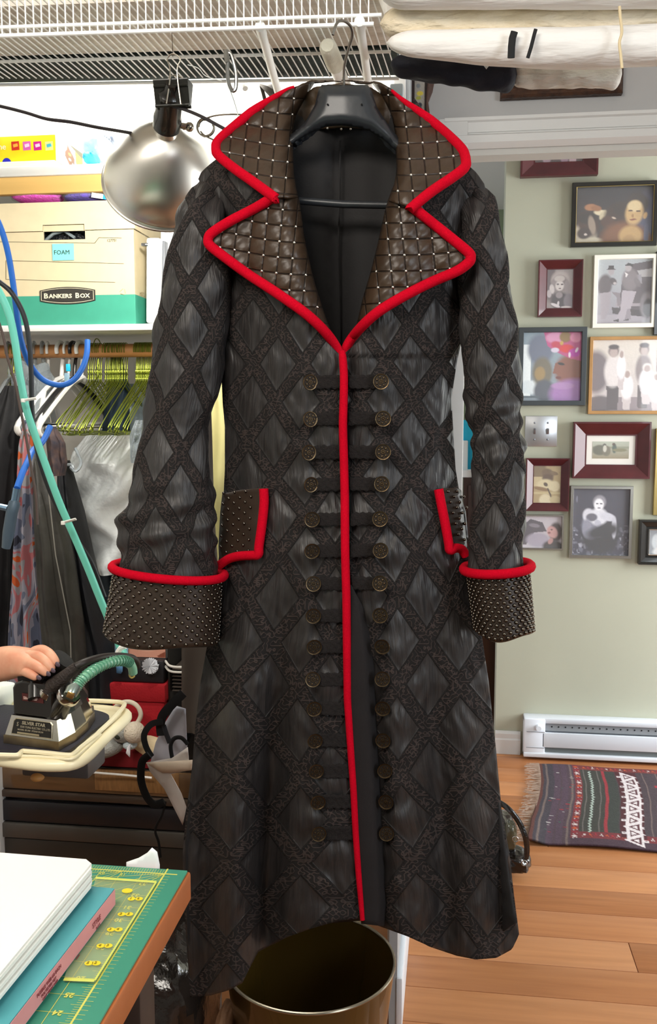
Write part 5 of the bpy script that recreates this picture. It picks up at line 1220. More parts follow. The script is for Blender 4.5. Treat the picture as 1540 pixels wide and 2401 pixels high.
im = paint(84, 110, ('#aab0b4', '#8f8790'), [('p', [(.62, .08), (1, .03), (1, .9), (.4, .85), (.45, .35)], '#544a50'), ('p', [(.72, .18), (1, .15), (1, .28), (.78, .28)], '#a9a5a8'), ('p', [(.70, .24), (.8, .24), (.82, .38), (.7, .38)], '#8e8a90'), ('r', .35, .68, .8, .73, '#9b9096'), ('r', 0, .86, 1, 1, '#a39ba3'), ('p', [(.28, .74), (.9, .80), (.95, .9), (.3, .84)], '#3e363a'), ('e', .92, .72, .13, .2, 0, '#7d757b'), ('e', .94, .76, .09, .14, 0, '#3b3438'),
     ('e', .14, .40, .13, .17, 8, '#554b50'), ('p', [(.05, .52), (.26, .5), (.24, .75), (.17, .92), (.09, .92)], '#9a9198'), ('e', .25, .19, .055, .055, 0, '#a39a9d'), ('p', [(.15, .16), (.34, .16), (.30, .145), (.29, .10), (.20, .10), (.19, .145)], '#332c30'), ('e', .29, .34, .07, .05, 30, '#4c4246'), ('e', .32, .37, .03, .02, 0, '#b0a6a8'), ('p', [(.26, .5), (.42, .52), (.46, .72), (.38, .72), (.36, .58)], '#7f767c'),
     ('e', .60, .32, .15, .17, -6, '#786e72'), ('p', [(.46, .48), (.72, .50), (.62, .78), (.50, .95), (.34, .96), (.44, .78)], '#aaa0a8'), ('p', [(.56, .78), (.62, .76), (.64, .93), (.52, .95)], '#8c838a'), ('e', .56, .13, .06, .065, 0, '#a9a0a2'), ('p', [(.49, .10), (.56, .06), (.64, .08), (.65, .13), (.60, .11)], '#2e282c'), ('e', .73, .36, .09, .045, 50, '#6c6267'), ('p', [(.50, .20), (.56, .24), (.52, .29)], '#dcd5d5'), ('p', [(.3, .95), (.42, .92), (.42, .97)], '#3b3438'), ('p', [(.48, .95), (.6, .92), (.6, .95)], '#3b3438')], .05)
picture(1392, 598, 1534, 769, 9.5, .018, WHF, im, 'white frame, old photo of two men in hats beside a car', FLAT)
im = paint(90, 100, ('#8ba0ad', '#8f9aa4'), [('r', 0, .18, .14, .95, '#f4fafb'), ('e', .15, .8, .2, .1, 0, '#e4ecef'), ('e', .3, .25, .22, .22, 0, '#6a7388'), ('e', .34, .58, .17, .22, 0, '#726b5a'), ('e', .30, .6, .09, .10, 0, '#a08552'), ('e', .38, .85, .18, .16, 0, '#4f5663'), ('e', .82, .56, .26, .24, 0, '#8a5340'), ('p', [(.56, .45), (.64, .42), (.66, .60), (.60, .60), (.52, .60)], '#8a5340'), ('e', .62, .66, .05, .02, 0, '#6e2f2e'), ('e', .66, .46, .06, .02, 10, '#1f1a20'), ('e', .9, .9, .42, .22, 0, '#a878b8'), ('e', .70, .78, .2, .05, 0, '#b58ac0'),
     ('p', [(.35, 0), (1, 0), (1, .42), (.80, .38), (.60, .30), (.42, .20)], '#c04a86'), ('e', .55, .08, .16, .08, 0, '#d893b8'), ('e', .72, .07, .10, .08, 0, '#8a6a30'), ('e', .9, .08, .10, .07, 0, '#e087ac'), ('e', .6, .2, .12, .06, 20, '#c2304e'), ('e', .75, .24, .12, .06, 0, '#d8242c'), ('e', .55, .26, .07, .035, 0, '#d8cde0'), ('e', .88, .3, .10, .06, 0, '#c02cb0'), ('e', .80, .33, .02, .04, 0, '#f0e4ee'), ('e', .92, .26, .02, .04, 30, '#f0e4ee'), ('e', .66, .16, .03, .03, 0, '#c8a24a'), ('r', .0, .92, .3, .95, '#51606a')], .05)
picture(1216, 768, 1370, 951, 11, .022, CHR, im, 'charcoal frame, colour photo of a face under a bright floral hat', FLAT)
sh = [('e', .04, .45, .16, .3, 0, '#6d6166'), ('r', 0, .8, 1, 1, '#8a7c80'), ('e', .1, .9, .14, .12, 0, '#5b5054'), ('r', .72, 0, .76, .5, '#8a7c80')]
for (x, y, s_, body, leg) in ((.24, .30, .10, '#dcd4d2', '#4a3f42'), (.58, .28, .09, '#8c8080', '#5a4e50'), (.86, .33, .08, '#dcd6d6', '#b5acac'), (1.05, .40, .07, '#d5cfcf', '#b5acac')):
    sh += [('p', [(x - s_*.7, y + .35), (x + s_*.7, y + .35), (x + s_*.6, y + .68), (x - s_*.6, y + .68)], leg), ('e', x, y + .14, s_, .22, 0, body), ('e', x, y - .14, s_*.62, .075, 0, '#7a6a68'), ('e', x, y - .12, s_*.45, .065, 0, '#b3a19c'), ('e', x, y - .2, s_*.6, .035, 0, '#4a3f42')]
for (x, y, s_) in ((.40, .58, .07), (.62, .50, .085), (.74, .62, .09), (.93, .58, .08), (.33, .30, .05)):
    sh += [('p', [(x - s_*.8, y + .2), (x + s_*.8, y + .2), (x + s_*.5, y + .40), (x - s_*.5, y + .40)], '#c5b9b9'), ('e', x, y + .08, s_, .17, 0, '#ebe6e8'), ('e', x, y - .11, s_*.6, .06, 0, '#d9cfca'), ('e', x, y - .095, s_*.42, .05, 0, '#a8948e')]
im = paint(100, 90, ('#d8cfc4', '#c0b6b8'), sh, .05)
picture(1382, 789, 1600, 971, 7.5, .016, OAK, im, 'light oak frame, old photo of a large family in white', FLAT)
im = paint(50, 40, ('#b2b8a8', '#8c7f60'), [('r', 0, .3, 1, .42, '#8b8f78'), ('e', .2, .5, .2, .3, 0, '#5a5a48'), ('e', .38, .55, .12, .3, 0, '#6b6450'), ('e', .33, .22, .05, .1, 0, '#474a3e'), ('e', .34, .42, .05, .2, 0, '#c9c6b8'), ('e', .6, .4, .06, .28, 0, '#3f5448'), ('e', .58, .16, .04, .08, 0, '#4b3c30'), ('e', .75, .5, .2, .1, 0, '#7c7856')], .07)
picture(1343, 989, 1519, 1121, 31, .03, BUR, im, 'deep burgundy frame with ivory mat round a tiny colour snapshot', BEV, mat_px=14)
im = paint(50, 70, '#b19a6c', [('e', .15, .1, .3, .3, 0, '#7d6642'), ('r', 0, .3, .5, .6, '#c9b68a'), ('e', .52, .22, .22, .14, 10, '#6f5637'), ('e', .75, .2, .14, .05, 10, '#7b6240'), ('e', .52, .34, .2, .12, 0, '#5b4128'), ('e', .45, .52, .32, .16, 0, '#d6c8a0'), ('e', .78, .55, .18, .14, 0, '#d9cca6'), ('e', .45, .5, .08, .05, 20, '#4d3a24'), ('e', .3, .62, .3, .05, 8, '#8a6a40'), ('r', 0, .7, 1, .76, '#c5b384'), ('e', .45, .92, .22, .16, 0, '#ddd0ac'), ('p', [(.5, .6), (.55, .6), (.8, 1), (.72, 1)], '#4d3a24'), ('e', .8, .9, .2, .1, 0, '#c7b588')], .06)
picture(1233, 1074, 1331, 1197, 18, .024, BUR, im, 'burgundy frame, sepia photo of a child in a peaked cap', BEV)
im = paint(70, 56, '#c0b8bf', [('p', [(0, .3), (.2, .1), (.5, .2), (.62, .48), (.3, .52), (.1, .9), (0, .9)], '#4e4650'), ('e', .3, .3, .14, .06, 10, '#7d7580'), ('e', .4, .75, .3, .22, 0, '#a89fae'), ('e', .85, .5, .17, .30, 0, '#3c2a28'), ('e', .76, .5, .13, .19, -20, '#c99a96'), ('e', .68, .52, .04, .03, 0, '#8a5350'), ('e', .74, .42, .03, .02, 0, '#4a2f2e'), ('e', .78, .95, .26, .2, 0, '#352d2f'), ('e', .72, .78, .06, .10, 20, '#b88a86')], .05)
picture(1222, 1206, 1319, 1288, 4, .014, SIL, im, 'thin silver frame, small photo of a dark-haired woman looking up', FLAT)
im = paint(90, 110, '#25233a', [('n', .45, '#5f6072', 22, (0, .55, 1, 1)), ('n', .3, '#a6a6b4', 30, (0, .62, 1, 1)), ('e', .5, .72, .34, .26, 0, '#14141f'), ('e', .33, .55, .16, .20, 0, '#7e7f90'), ('e', .28, .40, .10, .10, 0, '#d4d4de'), ('e', .46, .42, .16, .13, 0, '#dcdce4'), ('e', .62, .42, .14, .06, 12, '#cfcfda'), ('e', .34, .43, .10, .06, 0, '#5b5a68'), ('e', .74, .58, .045, .16, 0, '#c6c6d2'), ('e', .58, .65, .09, .035, 10, '#d0d0da'), ('e', .48, .70, .08, .03, -5, '#c6c6d2'), ('e', .26, .60, .08, .14, 0, '#8c8c9c'), ('e', .47, .20, .115, .10, 0, '#8d8a94'), ('e', .46, .24, .085, .09, 0, '#ecebf0'), ('e', .43, .225, .022, .012, 0, '#55535f'), ('e', .50, .225, .022, .012, 0, '#55535f'), ('e', .465, .29, .03, .01, 0, '#77737f'), ('e', .07, .16, .015, .05, 0, '#6b6b80'), ('e', .45, .52, .06, .05, 20, '#b9b9c8'), ('e', .55, .64, .30, .10, -12, '#14141f', .6)], .08)
picture(1337, 1139, 1478, 1308, 7, .016, SIL, im, 'silver frame, black and white photo of a person sitting hugging their knees', FLAT)
im = paint(40, 40, '#8b9097', [('e', .35, .5, .2, .3, 0, '#c6ccd0'), ('e', .6, .9, .4, .2, 0, '#e0e0e0')])
t = picture(1497, 1218, 1600, 1322, 22, .028, BKW, im, 'black stepped frame at the right edge of the picture', [(0, 0), (0, 1), (.2, 1), (.25, .75), (.7, .6), (.75, .3), (1, .3), (1, 0)], lip=SIL)
im = paint(40, 60, '#9a8c70', [('e', .5, .5, .3, .3, 0, '#5a4c3c')])
picture(1536, 1005, 1660, 1208, 10, .02, GLD, im, 'gilt frame mostly beyond the right edge of the picture', FLAT)
picture(1537, 590, 1650, 785, 8, .02, BKW, im, 'dark frame beyond the right edge beside the two men', FLAT)
# switch plate
sw = thing('switch_plate', PY(1268, 1047, YB), 'brushed steel double light switch plate among the frames', 'switch')
a, b = PY(1231, 975, YB), PY(1305, 1047, YB); cx_, cz_ = (a.x + b.x)/2, (a.z + b.z)/2; wX, wZ = b.x - a.x, a.z - b.z
obj('plate', MB().box((cx_, YB - .003, cz_), (wX, .006, wZ), None, .003), mat('brushed_steel', '#c6c8cc', .3, .85, bump=(30, .1, .001), stretch=(12, 1, 1)), sw)
for s_ in (-1, 1):
    obj('toggle', MB().box((cx_ + s_*.025, YB - .011, cz_), (.0085, .014, .020), Matrix.Rotation(.35, 3, 'X'), .0015), mat('steel_toggle', '#8a8c92', .3, .8), sw)
    for q in (-1, 1): obj('screw', MB().lathe([(0, .0018), (.0035, .0014), (.0042, 0)], (cx_ + s_*.025, YB - .006, cz_ + q*.032), (0, -1, 0), 12), mat('steel_toggle', '#8a8c92', .3, .8), sw)

# ---------------------------------------------------------------- things seen through the gap beside the right sleeve
YG = 3.9
cab = thing('tall_cabinet', PY(1120, 1500, YG), 'tall dark brown cabinet beyond the corner of the sage wall', 'cabinet')
A, B = PY(1086, 1180, YG), PY(1165, 1690, YG); zt = PY(1100, 1120, YG).z
DB = mat('dark_brown_wood', '#3a1d12', .4, var=(8, .3), stretch=(4, 4, .4), coat=.2)
obj('side_panel', MB().box2((A.x, YG, 0), (B.x + .05, YG + .4, zt)), DB, cab, smooth=False)
obj('door', MB().box2((A.x + .02, YG - .018, .05), (B.x + .03, YG - .001, zt - .03), .004), DB, cab)
zt2 = zt + .001
obj_ = thing('picture_book', PY(1090, 1120, YG + .05), 'bright cyan backed object glimpsed between coat body and right sleeve', 'book')
a, b = PY(1080, 985, YG), PY(1098, 1020, YG)
obj('cyan_cover', MB().box2((a.x, YG + .1, zt2), (b.x + .02, YG + .12, a.z)), mat('cyan_print_card', '#22bfe6', .5), obj_, smooth=False)
obj('white_part', MB().box2((a.x, YG + .06, zt2), (b.x, YG + .09, PY(1090, 1034, YG).z), .004), mat('white_card', '#e9eef0', .5), obj_)
tag(obj('white_dish', MB().lathe([(.0, 0), (.03, 0), (.045, .03), (.043, .03), (.028, .004), (0, .004)], (PY(1096, 1120, YG).x, YG + .03, zt2), (0, 0, 1), 24), mat('white_card', '#e9eef0', .5)), 'small white dish on the tall brown cabinet', 'dish')
# ================================================================ LEFT FOREGROUND: CUTTING TABLE
ZT = .82; XE = PZ(448, 2037, ZT).x; YT = PZ(448, 2037, ZT).y
tb = thing('cutting_table', (XE - .45, YT - .5, 0), 'cutting table with orange-brown edge and green mat at lower left', 'table')
OB = mat('orange_brown_edge', '#b26638', .5, var=(20, .12), bump=(120, .1, .001)); 
obj('tabletop', MB().box2((XE - 1.3, -.05, ZT - .038), (XE, YT, ZT - .003), .003), OB, tb)
for (x, y) in ((XE - .06, YT - .06), (XE - 1.2, YT - .06), (XE - 1.2, .02)): obj('leg', MB().box2((x - .025, y - .025, 0), (x + .025, y + .025, ZT - .038), .003), mat('dark_table_leg', '#3a2a22', .6), tb)
# mat with printed lines
MG = mat('green_cutting_mat', '#43937a', .45, var=(5, .12), bump=(300, .1, .0006))
cm = thing('cutting_mat', (XE - .35, YT - .4, ZT - .003), 'green self-healing cutting mat with yellow grid print on the table', 'mat')
mb = MB(); mb.box2((XE - .93, -.04, ZT - .003), (XE - .003, YT - .004, ZT), .001); obj('sheet', mb, MG, cm)
YP = mat('yellow_mat_print', '#cdcb5e', .6)
IN = .0254; bx0, by0 = XE - .027, YT - .016     # border corner
lines = MB(); zl = ZT + .0002
def pl(x0, y0, x1, y1, w=.0006):
    w *= .9
    d = Vector((x1 - x0, y1 - y0, 0)); n_ = Vector((-d.y, d.x, 0)).normalized()*w/2
    global zl; zl += 4e-7; lines.add([Vector((x0, y0, zl)) - n_, Vector((x1, y1, zl)) - n_, Vector((x1, y1, zl)) + n_, Vector((x0, y0, zl)) + n_], [(0, 1, 2, 3)])
pl(bx0, by0, bx0, -.03, .0022); pl(bx0, by0, XE - .9, by0, .0022); pl(bx0 - .0, by0 + .012, bx0, by0, .0022); pl(bx0, by0, bx0 + .015, by0, .0022)
for k in range(0, 200):
    y = by0 - k*IN/8
    if y < .05: break
    L = .016 if k % 8 == 0 else (.011 if k % 4 == 0 else .0065)
    pl(bx0 - L, y, bx0, y, .0005); 
    if k % 2 == 0: pl(bx0, y, bx0 + .008, y, .0005)
for k in range(0, 200):
    x = bx0 - k*IN/8; L = .012 if k % 8 == 0 else .007
    pl(x, by0 - L*.8, x, by0 + .009, .0005)
for k in range(1, 34):
    y = by0 - k*IN
    if y > .02: pl(bx0, y, XE - .9, y, .0007)
    x = bx0 - k*IN; pl(x, by0, x, -.03, .0007)
for a in (30, 45, 60, 15): pl(bx0 - 2*IN, by0 - .0, bx0 - 2*IN - math.cos(math.radians(a))*.5, by0 - math.sin(math.radians(a))*.5, .0008); pl(bx0, by0 - 0.0, bx0 - .6*math.cos(math.radians(a)), by0 - .6*math.sin(math.radians(a)), .0008)
pl(bx0 - 5*IN, by0 - 9*IN, bx0 + 0, by0 - 17*IN, .0008); pl(bx0 - 6*IN, by0 - 7*IN, bx0 - 1*IN, by0 - 12*IN, .0008)
tag(obj('printed_grid', lines, YP, cm, smooth=False, recalc=False), kind='stuff')
RUP = Matrix(((0, -1, 0), (1, 0, 0), (0, 0, 1)))
for k in range(1, 18):
    y = by0 - k*IN
    if y > .45: text('number', str(34 - k), (bx0 - .013, y + .002, ZT + .0007), Matrix.Rotation(math.pi, 3, 'Z') @ Matrix.Identity(3), .009, YP, cm, bold=.0002)
for k in range(2, 12, 1): text('number', str(23 - k), (bx0 - k*IN, by0 - .011, ZT + .0007), Matrix.Identity(3), .007, YP, cm)
# ruler
def XY(px, py, z=ZT): return PZ(px, py, z)
ru = thing('quilting_ruler', XY(300, 2200), 'clear yellow-tinted quilting ruler lying on the cutting mat', 'ruler')
RK = mat('clear_yellow_acrylic', '#cfd6a0', .08, alpha=.24, coat=.5)
ra_, rb_, rc_ = XY(366, 2074), XY(222, 2306), XY(150, 2303)
rd_ = XY(225, 2064)
obj('acrylic', MB().prism([(p.x, p.y) for p in (rd_, ra_, rb_, rc_)][::-1], ZT + .0006, ZT + .003), RK, ru, smooth=False)
YRL = mat('ruler_yellow', '#e8cf1c', .5); 
for a, b, w_ in ((rd_, ra_, .0024), (ra_, rb_, .0010), (rb_, rc_, .0024)): obj('edge_line', MB().tube([Vector((a.x, a.y, ZT + .0032)), Vector((b.x, b.y, ZT + .0032))], w_, 4, flat=.15, up=(0, 0, 1)), mat('pale_yellow_line', '#c9cf5c', .5), ru)
for k, (x, y) in enumerate(((317, 2107), (294, 2143), (269, 2179), (245, 2217), (217, 2258))):
    for s_, dg in ((-9, str(k + 1)), (9, str(6 - k if k < 6 else 1))):
        p = XY(x + s_, y, ZT + .0034); obj('number_patch', MB().prism([(p.x + .0042*math.cos(a), p.y + .0036*math.sin(a)) for a in [i*math.pi/8 for i in range(16)]], ZT + .0031, ZT + .0034), YRL, ru, smooth=False)
        text('number', dg, (p.x - .002, p.y - .002, ZT + .0039), Matrix.Identity(3), .0055, mat('olive_ink', '#8a7f1c', .6), ru, bold=0)
p = XY(298, 2088, ZT + .0034); obj('number_patch', MB().prism([(p.x + .006*math.cos(a), p.y + .005*math.sin(a)) for a in [i*math.pi/8 for i in range(16)]], ZT + .0031, ZT + .0034), YRL, ru, smooth=False)
# teal and pink box
HB = .023
p_ne = XY(268, 2083, ZT + HB); p_se = XY(28, 2391, ZT + HB)
ex = XY(262, 2120, ZT + .003)
TL = mat('teal_card', '#4f9fa6', .6, var=(4, .1), bump=(120, .1, .001)); PK = mat('pink_card', '#d98f92', .6, var=(10, .12))
bxx = thing('sewing_box', ((p_ne.x + p_se.x)/2, .8, ZT + .001), 'long teal cardboard box with pink printed side on the cutting mat', 'box')
d = (p_se - p_ne); d.z = 0; d.normalize(); nrm = Vector((-d.y, d.x, 0)) if Vector((-d.y, d.x, 0)).x < 0 else Vector((d.y, -d.x, 0))
L_ = .42; Wb = .30
c0 = Vector((p_ne.x, p_ne.y, 0)); c1_ = c0 + d*L_; c2_ = c1_ + nrm*Wb; c3_ = c0 + nrm*Wb
obj('carton', MB().prism([(c.x, c.y) for c in (c0, c1_, c2_, c3_)], ZT + .0036, ZT + HB), TL, bxx, smooth=False)
off = -nrm*.0008
f0, f1 = c0 + off, c1_ + off
side_m = MB().add([Vector((f0.x, f0.y, ZT + .005)), Vector((f1.x, f1.y, ZT + .005)), Vector((f1.x, f1.y, ZT + HB - .001)), Vector((f0.x, f0.y, ZT + HB - .001))], [(0, 1, 2, 3)])
obj('pink_side', side_m, PK, bxx, smooth=False, solid=.0005)
RS = Matrix((( -d.x, 0, -nrm.x), (-d.y, 0, -nrm.y), (0, 1, 0)))      # text on the pink side, reading away from camera
PI_ = mat('plum_ink', '#8a3a44', .6)
def st(s, t, z, size, sx=1.0): q = c0 + d*t + off*2; return text('lettering', s, (q.x, q.y, ZT + z), RS, size, PI_, bxx, sx=sx)
st('STYLE', .060, .0115, .0075); st('36 X 5', .052, .006, .0036); st('FUSIBLE WEB 60 INCH', .178, .0150, .0048, 1); st('POLYESTER NET', .17, .0100, .0040); st('LIGHT WEIGHT SHEER', .168, .0060, .0030); st('WHITE', .10, .0025, .0028)
for k in range(14): 
    q = c0 + d*(.235 + k*.0028) + off*2; obj('bar', MB().tube([Vector((q.x, q.y, ZT + .007)), Vector((q.x, q.y, ZT + .018))], .0005 + .0005*(k % 3 == 0), 4), PI_, bxx)
q = c0 + d*.31 + off*2
obj('blue_label', MB().box((q.x, q.y, ZT + .0135), (.0008, .06, .019), Matrix.Rotation(math.atan2(d.y, d.x) - math.pi/2, 3, 'Z'), 0), mat('royal_blue_label', '#1f4f9a', .5), bxx, smooth=False)
st2 = text('lettering', 'sulky', ((q + d*.022).x, (q + d*.022).y, ZT + .008), RS, .012, mat('label_white', '#e8eef4', .5), bxx)
# white stack of folded interfacing on top
WPp = mat('white_folded_fleece', '#f0eee6', .85, var=(3, .04), bump=(200, .2, .002))
fs_ = thing('folded_interfacing', (XE - .35, .8, ZT + HB), 'thick stack of folded white interfacing lying over the teal box', 'fabric')
ZS = ZT + HB + .004
pA = PZ(200, 2018, ZS + .0255); pB = PZ(-60, 2322, ZS + .0255)
for k in range(9):
    e = .0012*(k % 3); zz0 = ZS + k*.0027; r_ = .0 if k < 8 else 0
    a = Vector((pA.x + .006 + e*.6, pA.y + .002 - e*.4)); b = Vector((pB.x + .008 + e, pB.y))
    dd = (b - a).normalized()
    poly = [(a.x - .008, a.y + .003), (a.x, a.y - .002), (a.x + dd.x*.010 + .004, a.y + dd.y*.012), (b.x, b.y), (b.x - .5, b.y - .05), (b.x - .8, a.y + .012), (a.x - .3, a.y + .008)]
    M_ = MB(); M_.prism(poly, zz0, zz0 + .0025); obj('fold', M_, WPp, fs_, smooth=False); bv = fs_.children[-1].modifiers.new('soft', 'BEVEL'); bv.width = .0011; bv.segments = 2
top = MB(); tp = [(pA.x, pA.y + .002), (pA.x + .009, pA.y - .006), (pB.x + .010, pB.y), (pB.x - .5, pB.y - .05), (pB.x - .8, pA.y + .010), (pA.x - .3, pA.y + .008)]
top.prism(tp, ZS + .0244, ZS + .0262); obj('top_fold', top, WPp, fs_, smooth=False)
sg = [PZ(x, y, ZT + HB + .003) for x, y in ((78, 2205), (101, 2213), (10, 2285), (-60, 2330), (-60, 2290))]
tag(obj('paper_slip', MB().prism([(p.x, p.y) for p in sg], ZT + HB + .001, ZT + HB + .0022), mat('white_paper', '#eef0f0', .7), smooth=False), 'loose white paper slip between fold stack and teal box', 'paper')

# ================================================================ IRONING STATION
ZI = .80
IV = mat('ivory_enamel', '#f2e6c0', .35, coat=.2)
ib = thing('pressing_table', (PZ(60, 1760, ZI).x - .2, 1.5, 0), 'ivory-edged steam pressing table carrying the iron', 'table')
def Pz(pts, z): return [PZ(x, y, z) for x, y in pts]
edge = [(-160, 1765), (-20, 1775), (70, 1786), (130, 1789), (175, 1784), (210, 1762), (250, 1720), (285, 1690), (296, 1676), (290, 1668), (262, 1663), (200, 1657), (60, 1650), (-160, 1640)]
pp_ = crom([Vector((p.x, p.y, 0)) for p in Pz(edge, ZI)], 3, True)
obj('tray', MB().prism([(p.x, p.y) for p in pp_], ZI - .012, ZI), IV, ib, smooth=False)
obj('tray_rim', MB().tube([Vector((p.x, p.y, ZI - .004)) for p in pp_], .0105, 10, True), IV, ib)
pad = [(-160, 1745), (0, 1757), (90, 1762), (150, 1763), (185, 1742), (215, 1715), (250, 1690), (256, 1680), (248, 1672), (220, 1664), (170, 1658), (60, 1655), (-160, 1650)]
pd_ = crom([Vector((p.x, p.y, 0)) for p in Pz(pad, ZI + .006)], 3, True)
obj('rest_pad', MB().prism([(p.x, p.y) for p in pd_], ZI + .0005, ZI + .006), mat('blue_black_rubber_pad', '#2b2a36', .55, bump=(200, .4, .001), var=(20, .25)), ib, smooth=False)
def wire_z(pts, z, r, name, par, m=IV): return obj(name, MB().tube(crom([PZ(x, y, z[i] if hasattr(z, '__len__') else z) for i, (x, y) in enumerate(pts)], 5), r, 8), m, par)
wire_z([(-60, 1768), (20, 1771), (42, 1770), (52, 1762), (62, 1762), (110, 1766), (160, 1771), (175, 1766), (190, 1752), (225, 1725), (232, 1716), (260, 1690), (290, 1656), (287, 1648), (265, 1645), (205, 1643), (195, 1648), (180, 1652)], ZI + .012, .0042, 'guard_wire', ib)
wire_z([(-60, 1774), (60, 1773), (130, 1777), (168, 1779), (195, 1760), (235, 1722)], ZI + .008, .0028, 'guard_wire', ib)
obj('column', MB().box2((PZ(20, 1760, ZI).x - .25, 1.46, .0), (PZ(20, 1760, ZI).x - .16, 1.56, ZI - .012), .01), mat('dark_cabinet_steel', '#17130f', .8), ib)
obj('under_plate', MB().box2((PZ(50, 1760, ZI).x - .02, 1.42, ZI - .06), (PZ(160, 1790, ZI).x, 1.5, ZI - .013), .006), mat('grey_under_plate', '#5c5a5a', .4, .5), ib)
obj('wood_knob', MB().sphere(PY(88, 1822, 1.42), .012, 12, 8, (1, 1, .6)), mat('pale_wood_knob', '#c08c50', .5), ib)
# padded white board behind the iron
pbd = thing('sleeve_board', PZ(20, 1700, ZI), 'white padded pressing board under the hand at the left edge', 'board')
obj('cover', drape([(1604, -90, 32), (1612, -95, 36), (1680, -100, 30), (1720, -100, 28)], 1.62, .05, .002, 3, n=10), mat('white_cotton_cover', '#e9f0e6', .8), pbd)

# ---- steam iron
ir = thing('steam_iron', PZ(90, 1740, ZI + .006), 'heavy black and chrome industrial steam iron on its rest pad', 'iron'); zi = ZI + .0065
hl, hr = PZ(8, 1742, zi), PZ(138, 1760, zi)
ux_ = (hr - hl); ux_.z = 0; wI = ux_.length; ux_.normalize(); uy_ = Vector((-ux_.y, ux_.x, 0)); mid = (hl + hr)/2
CH = mat('chrome_plate', '#cfcac2', .12, 1); CHW = mat('worn_steel_sole', '#a89a86', .32, 1, var=(30, .4)); BE = mat('black_enamel_iron', '#14100e', .22, coat=.5, bump=(200, .1, .0006))
def isole(f, L, t0=0): return [(-wI/2*f, .0 + t0), (wI/2*f, .0 + t0), (wI/2*f, .05), (wI*.40*f, L*.55), (wI*.22*f, L*.82), (0, L), (-wI*.22*f, L*.82), (-wI*.40*f, L*.55), (-wI/2*f, .05)]
def ip(poly, z0, z1, f1=1.0, o1=0):
    n = len(poly); vs = []
    for z, f, o in ((z0, 1, 0), (z1, f1, o1)):
        for a, b in poly: p = mid + ux_*(a*f) + uy_*(b*f + o); vs.append(Vector((p.x, p.y, z)))
    m_ = MB(); m_.add(vs, [tuple(range(n))[::-1], tuple(range(n, 2*n))] + [(i, (i+1) % n, n + (i+1) % n, n + i) for i in range(n)]); return m_
def isub(poly): return [(p.x, p.y) for p in crom([Vector((a, b, 0)) for a, b in poly[4:] + poly[:4]], 2, True)]
LI = .185
obj('sole_plate', ip(isole(1, LI), zi, zi + .014, .99, .0005), CHW, ir, smooth=False)
obj('chrome_shell', ip(isole(.97, LI*.97, .003), zi + .014, zi + .046, .84, .008), CH, ir, smooth=False)
# name plate on the heel
def heel(a, z, o=0.0):
    t = (z - zi - .014)/.032; p = mid + ux_*a + uy_*(lerp(.003, .011, t) - .0012 - o); return Vector((p.x, p.y, z))
npz0, npz1 = zi + .017, zi + .042; hwp = wI*.36
m_ = MB(); m_.add([heel(-hwp, npz0), heel(hwp, npz0), heel(hwp*.95, npz1 - .004), heel(hwp*.85, npz1), heel(-hwp*.85, npz1), heel(-hwp*.95, npz1 - .004)], [(0, 1, 2, 3, 4, 5)])
npl = obj('name_plate', m_, mat('name_plate_black', '#1d1a16', .35), ir, smooth=False, solid=.0008, org=LOC[ir.name])
obj('plate_edge', MB().tube([heel(-hwp, npz0), heel(hwp, npz0), heel(hwp*.95, npz1 - .004), heel(hwp*.85, npz1), heel(-hwp*.85, npz1), heel(-hwp*.95, npz1 - .004)], .0009, 6, True), mat('plate_silver', '#b9b09a', .3, .8), npl, org=LOC[ir.name])
RH = Matrix(((ux_.x, 0, -uy_.x*-1), (ux_.y, 0, -uy_.y), (0, 1, .2)))
RH = Matrix(((ux_.x, -uy_.x*-.24, 0), (ux_.y, uy_.y*.24, -1), (0, .97, .2)))
SLV = mat('plate_silver', '#b9b09a', .3, .8)
def tx(s, a, z, size, sx=1, bold=.0001): return text('lettering', s, heel(a, z, .0016), RH, size, SLV, npl, ext=.0001, sx=sx, bold=bold)
tx('S', -hwp*.78, zi + .031, .009); tx('SILVER STAR', -hwp*.52, zi + .0345, .0072, 1.15, .0003); tx('SUN YUNG ELECTRIC CO.,LTD.', -hwp*.58, zi + .029, .0046, .92); tx('MODEL ES-300  STEAM IRON', -hwp*.70, zi + .0245, .0036, 1.1)
obj('stamped_strip', MB().box(heel(-hwp*.15, zi + .0205, .0014), (hwp*1.1, .0006, .003), Matrix.Rotation(math.atan2(ux_.y, ux_.x), 3, 'Z')), SLV, npl, smooth=False)
# black body
bw = wI*.37
arch = [(-bw, 0), (bw, 0), (bw, .043), (bw*.86, .054), (bw*.5, .059), (-bw*.5, .060), (-bw*.86, .055), (-bw, .045)]
def bodypt(a, h, b): p = mid + ux_*(a - .004) + uy_*(b + .014); return Vector((p.x, p.y, zi + .046 + h))
m_ = MB(); ar = [(p.x, p.y) for p in crom([Vector((a, b, 0)) for a, b in arch], 1, True)]; n_ = len(ar)
m_.add([bodypt(a, h, b) for b in (0, .055) for a, h in ar], [tuple(range(n_)), tuple(range(n_, 2*n_))[::-1]] + [(i, n_+i, n_+(i+1) % n_, (i+1) % n_) for i in range(n_)])
o = obj('rear_housing', m_, BE, ir, smooth=False); md = o.modifiers.new('bev', 'BEVEL'); md.width = .004; md.segments = 3; md.limit_method = 'ANGLE'
lb_ = MB(); lb_.add([bodypt(-.020, .026, -.0006), bodypt(.022, .025, -.0006), bodypt(.022, .038, -.0006), bodypt(-.020, .039, -.0006)], [(0, 1, 2, 3)])
q = obj('red_label', lb_, mat('maroon_label', '#4a1a1a', .5), ir, smooth=False, solid=.0004, org=LOC[ir.name])
RB = Matrix(((ux_.x, 0, -uy_.x), (ux_.y, 0, -uy_.y), (0, 1, 0)))
